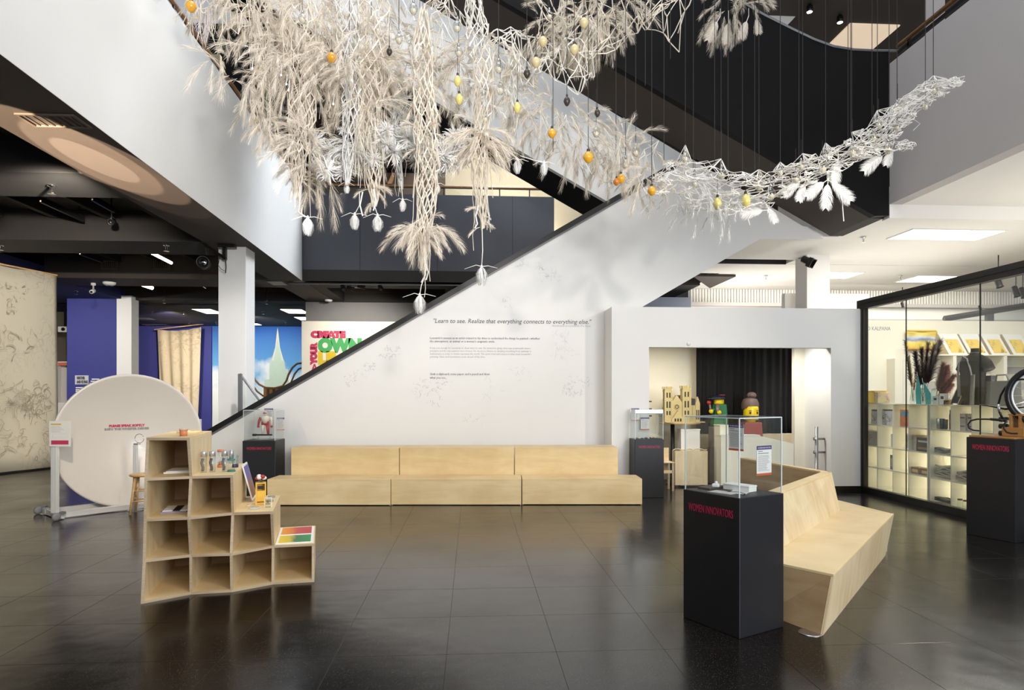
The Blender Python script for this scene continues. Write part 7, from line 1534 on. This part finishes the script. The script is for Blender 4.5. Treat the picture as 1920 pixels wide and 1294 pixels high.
for i, (px, py, an, L_, l) in enumerate(((1655, 292, 215, .30, 'feather leaf hanging alone below the bend of the net arm'), (1672, 278, 250, .22, 'small feather leaf below the side branch'), (1570, 305, 262, .26, 'feather leaf close under the middle of the net arm'), (1500, 340, 215, .26, 'first of the feather leaves splayed below the net arm'), (1508, 345, 250, .22, 'second feather leaf splayed below the net arm'), (1545, 342, 215, .28, 'third feather leaf, left of the middle stem'), (1552, 345, 265, .30, 'fourth feather leaf, hanging straight down'), (1560, 343, 320, .32, 'fifth feather leaf, pointing down to the right'), (1430, 395, 185, .26, 'feather leaf lying flat below the thick end of the arm'), (1440, 390, 300, .20, 'small feather leaf beside the flat one'), (1345, 40, 240, .28, 'dim-coloured feather leaf at the top before the black flight'), (1365, 45, 265, .26, 'second dim-coloured feather leaf at the top'), (1400, 40, 250, .24, 'third dim-coloured feather leaf at the top'), (1418, 35, 280, .20, 'fourth dim-coloured feather leaf at the top'))):
    leaf(px, py, an, L_, l, 8.7 if py < 60 else 8.15, SG if py < 60 else SW)
def strand(pts, label, D=8.2, r=.006, mat=SN):
    P_ = [atD(x, y, D) for x, y in pts]; o = MB().tube(P_, r, 5).build('loose_strand', mat, LONG if pts[0][0] > 1215 else MAIN)
strand([(1572, 345), (1579, 365), (1580, 390), (1582, 415)], 'loose white strand hanging straight below the net arm')
strand([(1540, 345), (1543, 360), (1548, 362), (1551, 350)], 'looped white strand below the net arm')
strand([(1400, 395), (1402, 410), (1406, 422)], 'short white strand below the thick end of the arm'); strand([(1436, 395), (1446, 404), (1446, 418)], 'bent white strand below the thick end of the arm')
strand([(1720, 160), (1750, 153), (1780, 150), (1809, 143), (1806, 150), (1778, 158)], 'long looping wire at the right tip of the net arm', 8.2, .004); strand([(1745, 165), (1765, 172), (1780, 166)], 'second looping wire at the right tip', 8.2, .004); strand([(1690, 220), (1715, 225), (1725, 232), (1712, 245)], 'thin wire curl before the grey wall', 8.2, .003)
# --- feather tails at the ends of strands
def tail(px, py, s, label, D=8.2, top=None):
    p = atD(px, py, D); sc = D * PXM; t = part('feather_tail', px, py, p); rr = random.Random(int(px + py)); mb = MB()
    for k in range(120):
        a_ = rr.uniform(0, 2 * pi); w = Vector((math.cos(a_), math.sin(a_), 0)); g_ = rr.uniform(.75, 1.1); e_ = rr.uniform(.5, 1.15)
        q = [p + w * .008, p + w * (6 * s * sc * g_) + Vector((0, 0, -5 * s * sc)), p + w * (11 * s * sc * g_) + Vector((0, 0, -14 * s * sc)), p + w * (11 * s * sc * g_ * e_) + Vector((0, 0, -24 * s * sc)), p + w * (7 * s * sc * e_) + Vector((0, 0, -33 * s * sc * rr.uniform(.85, 1.1)))]; mb.ribbon(q, .0042, (w.x, w.y, .05))
    mb.build('skirt', SW, t)['kind'] = 'stuff'; MB().lathe([(.001, .03), (.012, .015), (.014, -.02), (.001, -.03)], 8).build('knot', SN, t, True, world=False)
    MB().tube([p + RT * (-32 * s * sc) + Vector((0, 0, -.03)), p + RT * (-10 * s * sc) + Vector((0, 0, .02)), p, p + RT * (12 * s * sc) + Vector((0, 0, .01)), p + RT * (30 * s * sc) + Vector((0, 0, -.02))], [.002, .004, .005, .004, .002], 5).build('whisker', SN, t)
    if top: MB().tube([p] + [atD(x, y, D) for x, y in top], .006, 5).build('strand', SN, t, True)
tail(577, 408, .95, 'feather tail beside the corner of the white balcony', top=((560, 398), (563, 370), (562, 350)))
tail(665, 402, .8, 'left feather tail of the pair before the charcoal balcony', top=((674, 385), (674, 360)))
tail(708, 404, .85, 'right feather tail of the pair before the charcoal balcony', top=((702, 385), (698, 375)))
tail(787, 553, 1.0, 'lowest feather tail hanging in front of the white coping', 8.0, ((790, 535), (798, 515), (797, 470)))
tail(903, 500, 1.0, 'feather tail on a long thread before the stair coping', 8.1, ((905, 470), (904, 430), (904, 400)))
tail(970, 300, .7, 'small feather tail before the black underside of the upper flight', 8.3, ((962, 290), (950, 270))); tail(1020, 305, .65, 'small feather tail right of the handrail end', 8.3, ((1000, 300), (975, 292)))
tail(755, 375, .6, 'tiny feather tail left of the longest net column', 8.3, ((752, 340),)); tail(650, 345, .5, 'tiny feather tail over the far handrail', 8.4, ((652, 320),)); tail(820, 345, .5, 'tiny feather tail right of the longest net column', 8.4, ((820, 300),))
# twisted roots below columns
for k, pts in enumerate((((800, 440), (806, 470), (796, 490), (803, 510), (799, 525)), ((792, 440), (798, 465), (793, 480), (800, 500), (795, 520), (790, 530)), ((680, 360), (675, 385), (680, 405)), ((700, 355), (705, 380), (700, 395)), ((897, 385), (892, 405), (895, 420), (890, 428)), ((912, 390), (917, 405), (915, 418), (922, 425)))):
    strand(pts, 'twisted white root %s' % ('of the longest column, right', 'of the longest column, left', 'above the left tail of the pair', 'above the right tail of the pair', 'curling left under the frond skirt', 'curling right under the frond skirt')[k], 8.05, .009)
# cord loops near the left handrail
t = part('cord_loops', 395, 30, atD(395, 30, 8.5), 'loops of beige and violet cord'); rr = random.Random(4)
VIO = pmat('violet_cord', (196, 190, 226), .5)
for k in range(16):
    x0 = rr.uniform(352, 400); x1 = x0 + rr.uniform(8, 30); dpt = rr.uniform(30, 92); MB().tube([atD(x0, 15, 8.5 + rr.uniform(-.2, .2)), atD(x0 + 2, dpt * .6 + 10, 8.5), atD((x0 + x1) / 2, dpt + 6, 8.5), atD(x1, dpt * .6 + 10, 8.5), atD(x1 + 1, 15, 8.5)], .004, 4).build('loop', VIO if k % 5 == 0 else SNB, t, True)
# --- glass bulbs on threads
BL = [(775, 17, 9, 0, 'upper left'), (748, 73, 8, 0, 'upper left'), (787, 70, 7, 0, 'upper left'), (730, 97, 6, 2, ''), (857, 50, 9, 0, ''), (860, 97, 8, 0, ''), (935, 127, 9, 0, ''), (938, 167, 9, 0, ''), (858, 152, 8, 5, ''), (861, 186, 8, 5, ''), (988, 138, 7, 2, ''), (970, 202, 8, 5, ''), (1035, 250, 9, 1, ''), (1103, 295, 11, 1, ''), (1118, 248, 8, 0, ''), (1120, 212, 6, 2, ''), (1063, 190, 7, 2, ''), (1192, 284, 8, 0, ''), (1164, 335, 9, 1, ''), (1156, 341, 7, 4, ''), (1222, 358, 9, 1, ''), (1173, 308, 8, 0, ''), (1018, 78, 10, 3, ''), (1095, 43, 10, 3, ''), (1077, 93, 10, 3, ''), (1005, 117, 10, 3, ''), (1030, 28, 7, 0, ''), (358, 12, 11, 1, ''), (622, 108, 10, 1, ''), (567, 35, 8, 0, ''), (910, 222, 7, 0, ''), (1163, 345, 1, 0, ''),
      (1285, 296, 8, 0, ''), (1353, 326, 9, 0, ''), (1423, 348, 8, 0, ''), (1345, 382, 9, 5, ''), (1398, 377, 10, 5, ''), (1445, 364, 10, 0, ''), (1492, 334, 8, 0, ''), (1542, 313, 10, 0, ''), (1548, 291, 7, 0, ''), (1598, 283, 9, 0, ''), (1638, 258, 8, 0, ''), (1665, 278, 9, 0, ''), (1647, 233, 7, 0, ''), (1683, 202, 7, 0, ''), (1750, 168, 8, 0, ''), (1735, 199, 7, 0, ''), (1682, 238, 6, 0, ''), (1502, 310, 7, 0, ''), (1463, 322, 7, 0, ''), (1303, 344, 7, 0, '')]
KW = {0: 'clear glass drop', 1: 'bright amber glass globe', 2: 'small dark drop', 3: 'matte beige globe', 4: 'orange glass globe', 5: 'pale yellow glass drop'}
GRP = {0: 'clear glass drops of the sculpture', 1: 'amber globes of the sculpture', 2: 'dark drops of the sculpture', 3: 'beige globes in the dark net', 4: 'amber globes of the sculpture', 5: 'pale yellow drops of the sculpture'}
def where(px, py):
    if px > 1440: a_ = 'on the right half of the arm'
    elif px > 1260: a_ = 'on the left half of the arm'
    elif px > 985 and py < 125: a_ = 'in the dark net near the top'
    elif px > 1000: a_ = 'in the airy fronds'
    elif px > 840: a_ = 'by the skirted net column'
    elif px > 700: a_ = 'before the upper stair'
    else: a_ = 'in the top left fronds'
    return a_
ORD = ('first', 'second', 'third', 'fourth', 'fifth', 'sixth', 'seventh', 'eighth', 'ninth', 'tenth', 'eleventh', 'twelfth', 'thirteenth', 'fourteenth', 'fifteenth')
for px, py, r_, kd, _ in BL:
    if r_ < 3: continue
    D = 8.05 if px > 1230 else 8.0; r = r_ * D * PXM * .92; p = atD(px, py, D)
    t = thing('glass_bulb', '%s hanging %s, %s from the left' % (KW[kd], where(px, py), ORD[sorted(b[0] for b in BL if b[3] == kd and b[2] >= 3 and where(b[0], b[1]) == where(px, py)).index(px)]), 'glass bulb', p, 0, GRP[kd]); long_ = 1.0 if kd in (1, 3, 4) else 1.3
    MB().lathe([(.001, -r * 1.15 * long_), (r * .45, -r * .95 * long_), (r * .85, -r * .4 * long_), (r, 0), (r * .8, r * .55 * long_), (r * .35, r * .95 * long_), (r * .2, r * 1.15 * long_), (.001, r * 1.16 * long_)], 16).build('bulb', GB[kd] if kd != 0 else GB[0], t, True, world=False)
    if kd == 0: MB().lathe([(.001, -r * 1.0 * long_), (r * .6, -r * .7 * long_), (r * .8, -r * .25 * long_), (.001, -r * .2 * long_)], 14).build('water', pmat('pale_amber_water', (240, 232, 212), .1, var=.05, coat=.5), t, True, world=False)
    MB().lathe([(.001, r * 1.1 * long_), (r * .3, r * 1.1 * long_), (r * .3, r * 1.5 * long_), (.001, r * 1.7 * long_)], 10).build('cap', GB[2] if kd != 0 else STEEL, t, True, world=False)
    MB().tube([(0, 0, r * 1.6 * long_), (0, 0, r * 1.6 * long_ + rs.uniform(.2, .45))], .003, 4).build('thread', CABLE, t, world=False)
# fairy lamps
for k, (px, py) in enumerate(((473, 128), (527, 141), (537, 158), (625, 195), (541, 169), (660, 150))):
    t = thing('fairy_lamp', 'tiny glowing fairy lamp among the beige fronds, %s from the left' % {473: 'first', 527: 'second', 537: 'third', 625: 'fifth', 541: 'fourth', 660: 'sixth'}[px], 'light', atD(px, py, 7.7), 0, 'fairy lamps in the fronds'); MB().ball((0, 0, 0), .009, 8, 6).build('bead', LED, t, True, world=False); MB().tube([(0, 0, .008), (.01, 0, .12)], .003, 4).build('wire', SN, t, world=False)
# --- suspension cables
for px, py in [(p[0], p[1]) for p in PK] + [(655, 72), (748, 60), (793, 92), (857, 40), (988, 132), (1063, 180), (1103, 286), (1120, 205), (1155, 300), (1173, 300), (1192, 276), (1222, 350), (1245, 300), (1037, 285), (935, 118), (1005, 108), (1077, 84), (1095, 34), (1300, 330), (1340, 320), (1365, 345), (1415, 330), (1498, 300), (1590, 262), (1595, 258), (1635, 235), (1667, 250), (1028, 20), (1210, 160), (1257, 110), (1320, 60), (905, 90), (696, 30), (562, 20), (487, 10)]:
    D = 8.25; p = atD(px, py, D); o = MB().tube([p, (p.x, p.y, 15)], .0042, 5).build('suspension_cable', CABLE); tag(o, 'thin black thread holding up the hanging sculpture from above', 'cable', 'suspension threads of the sculpture')
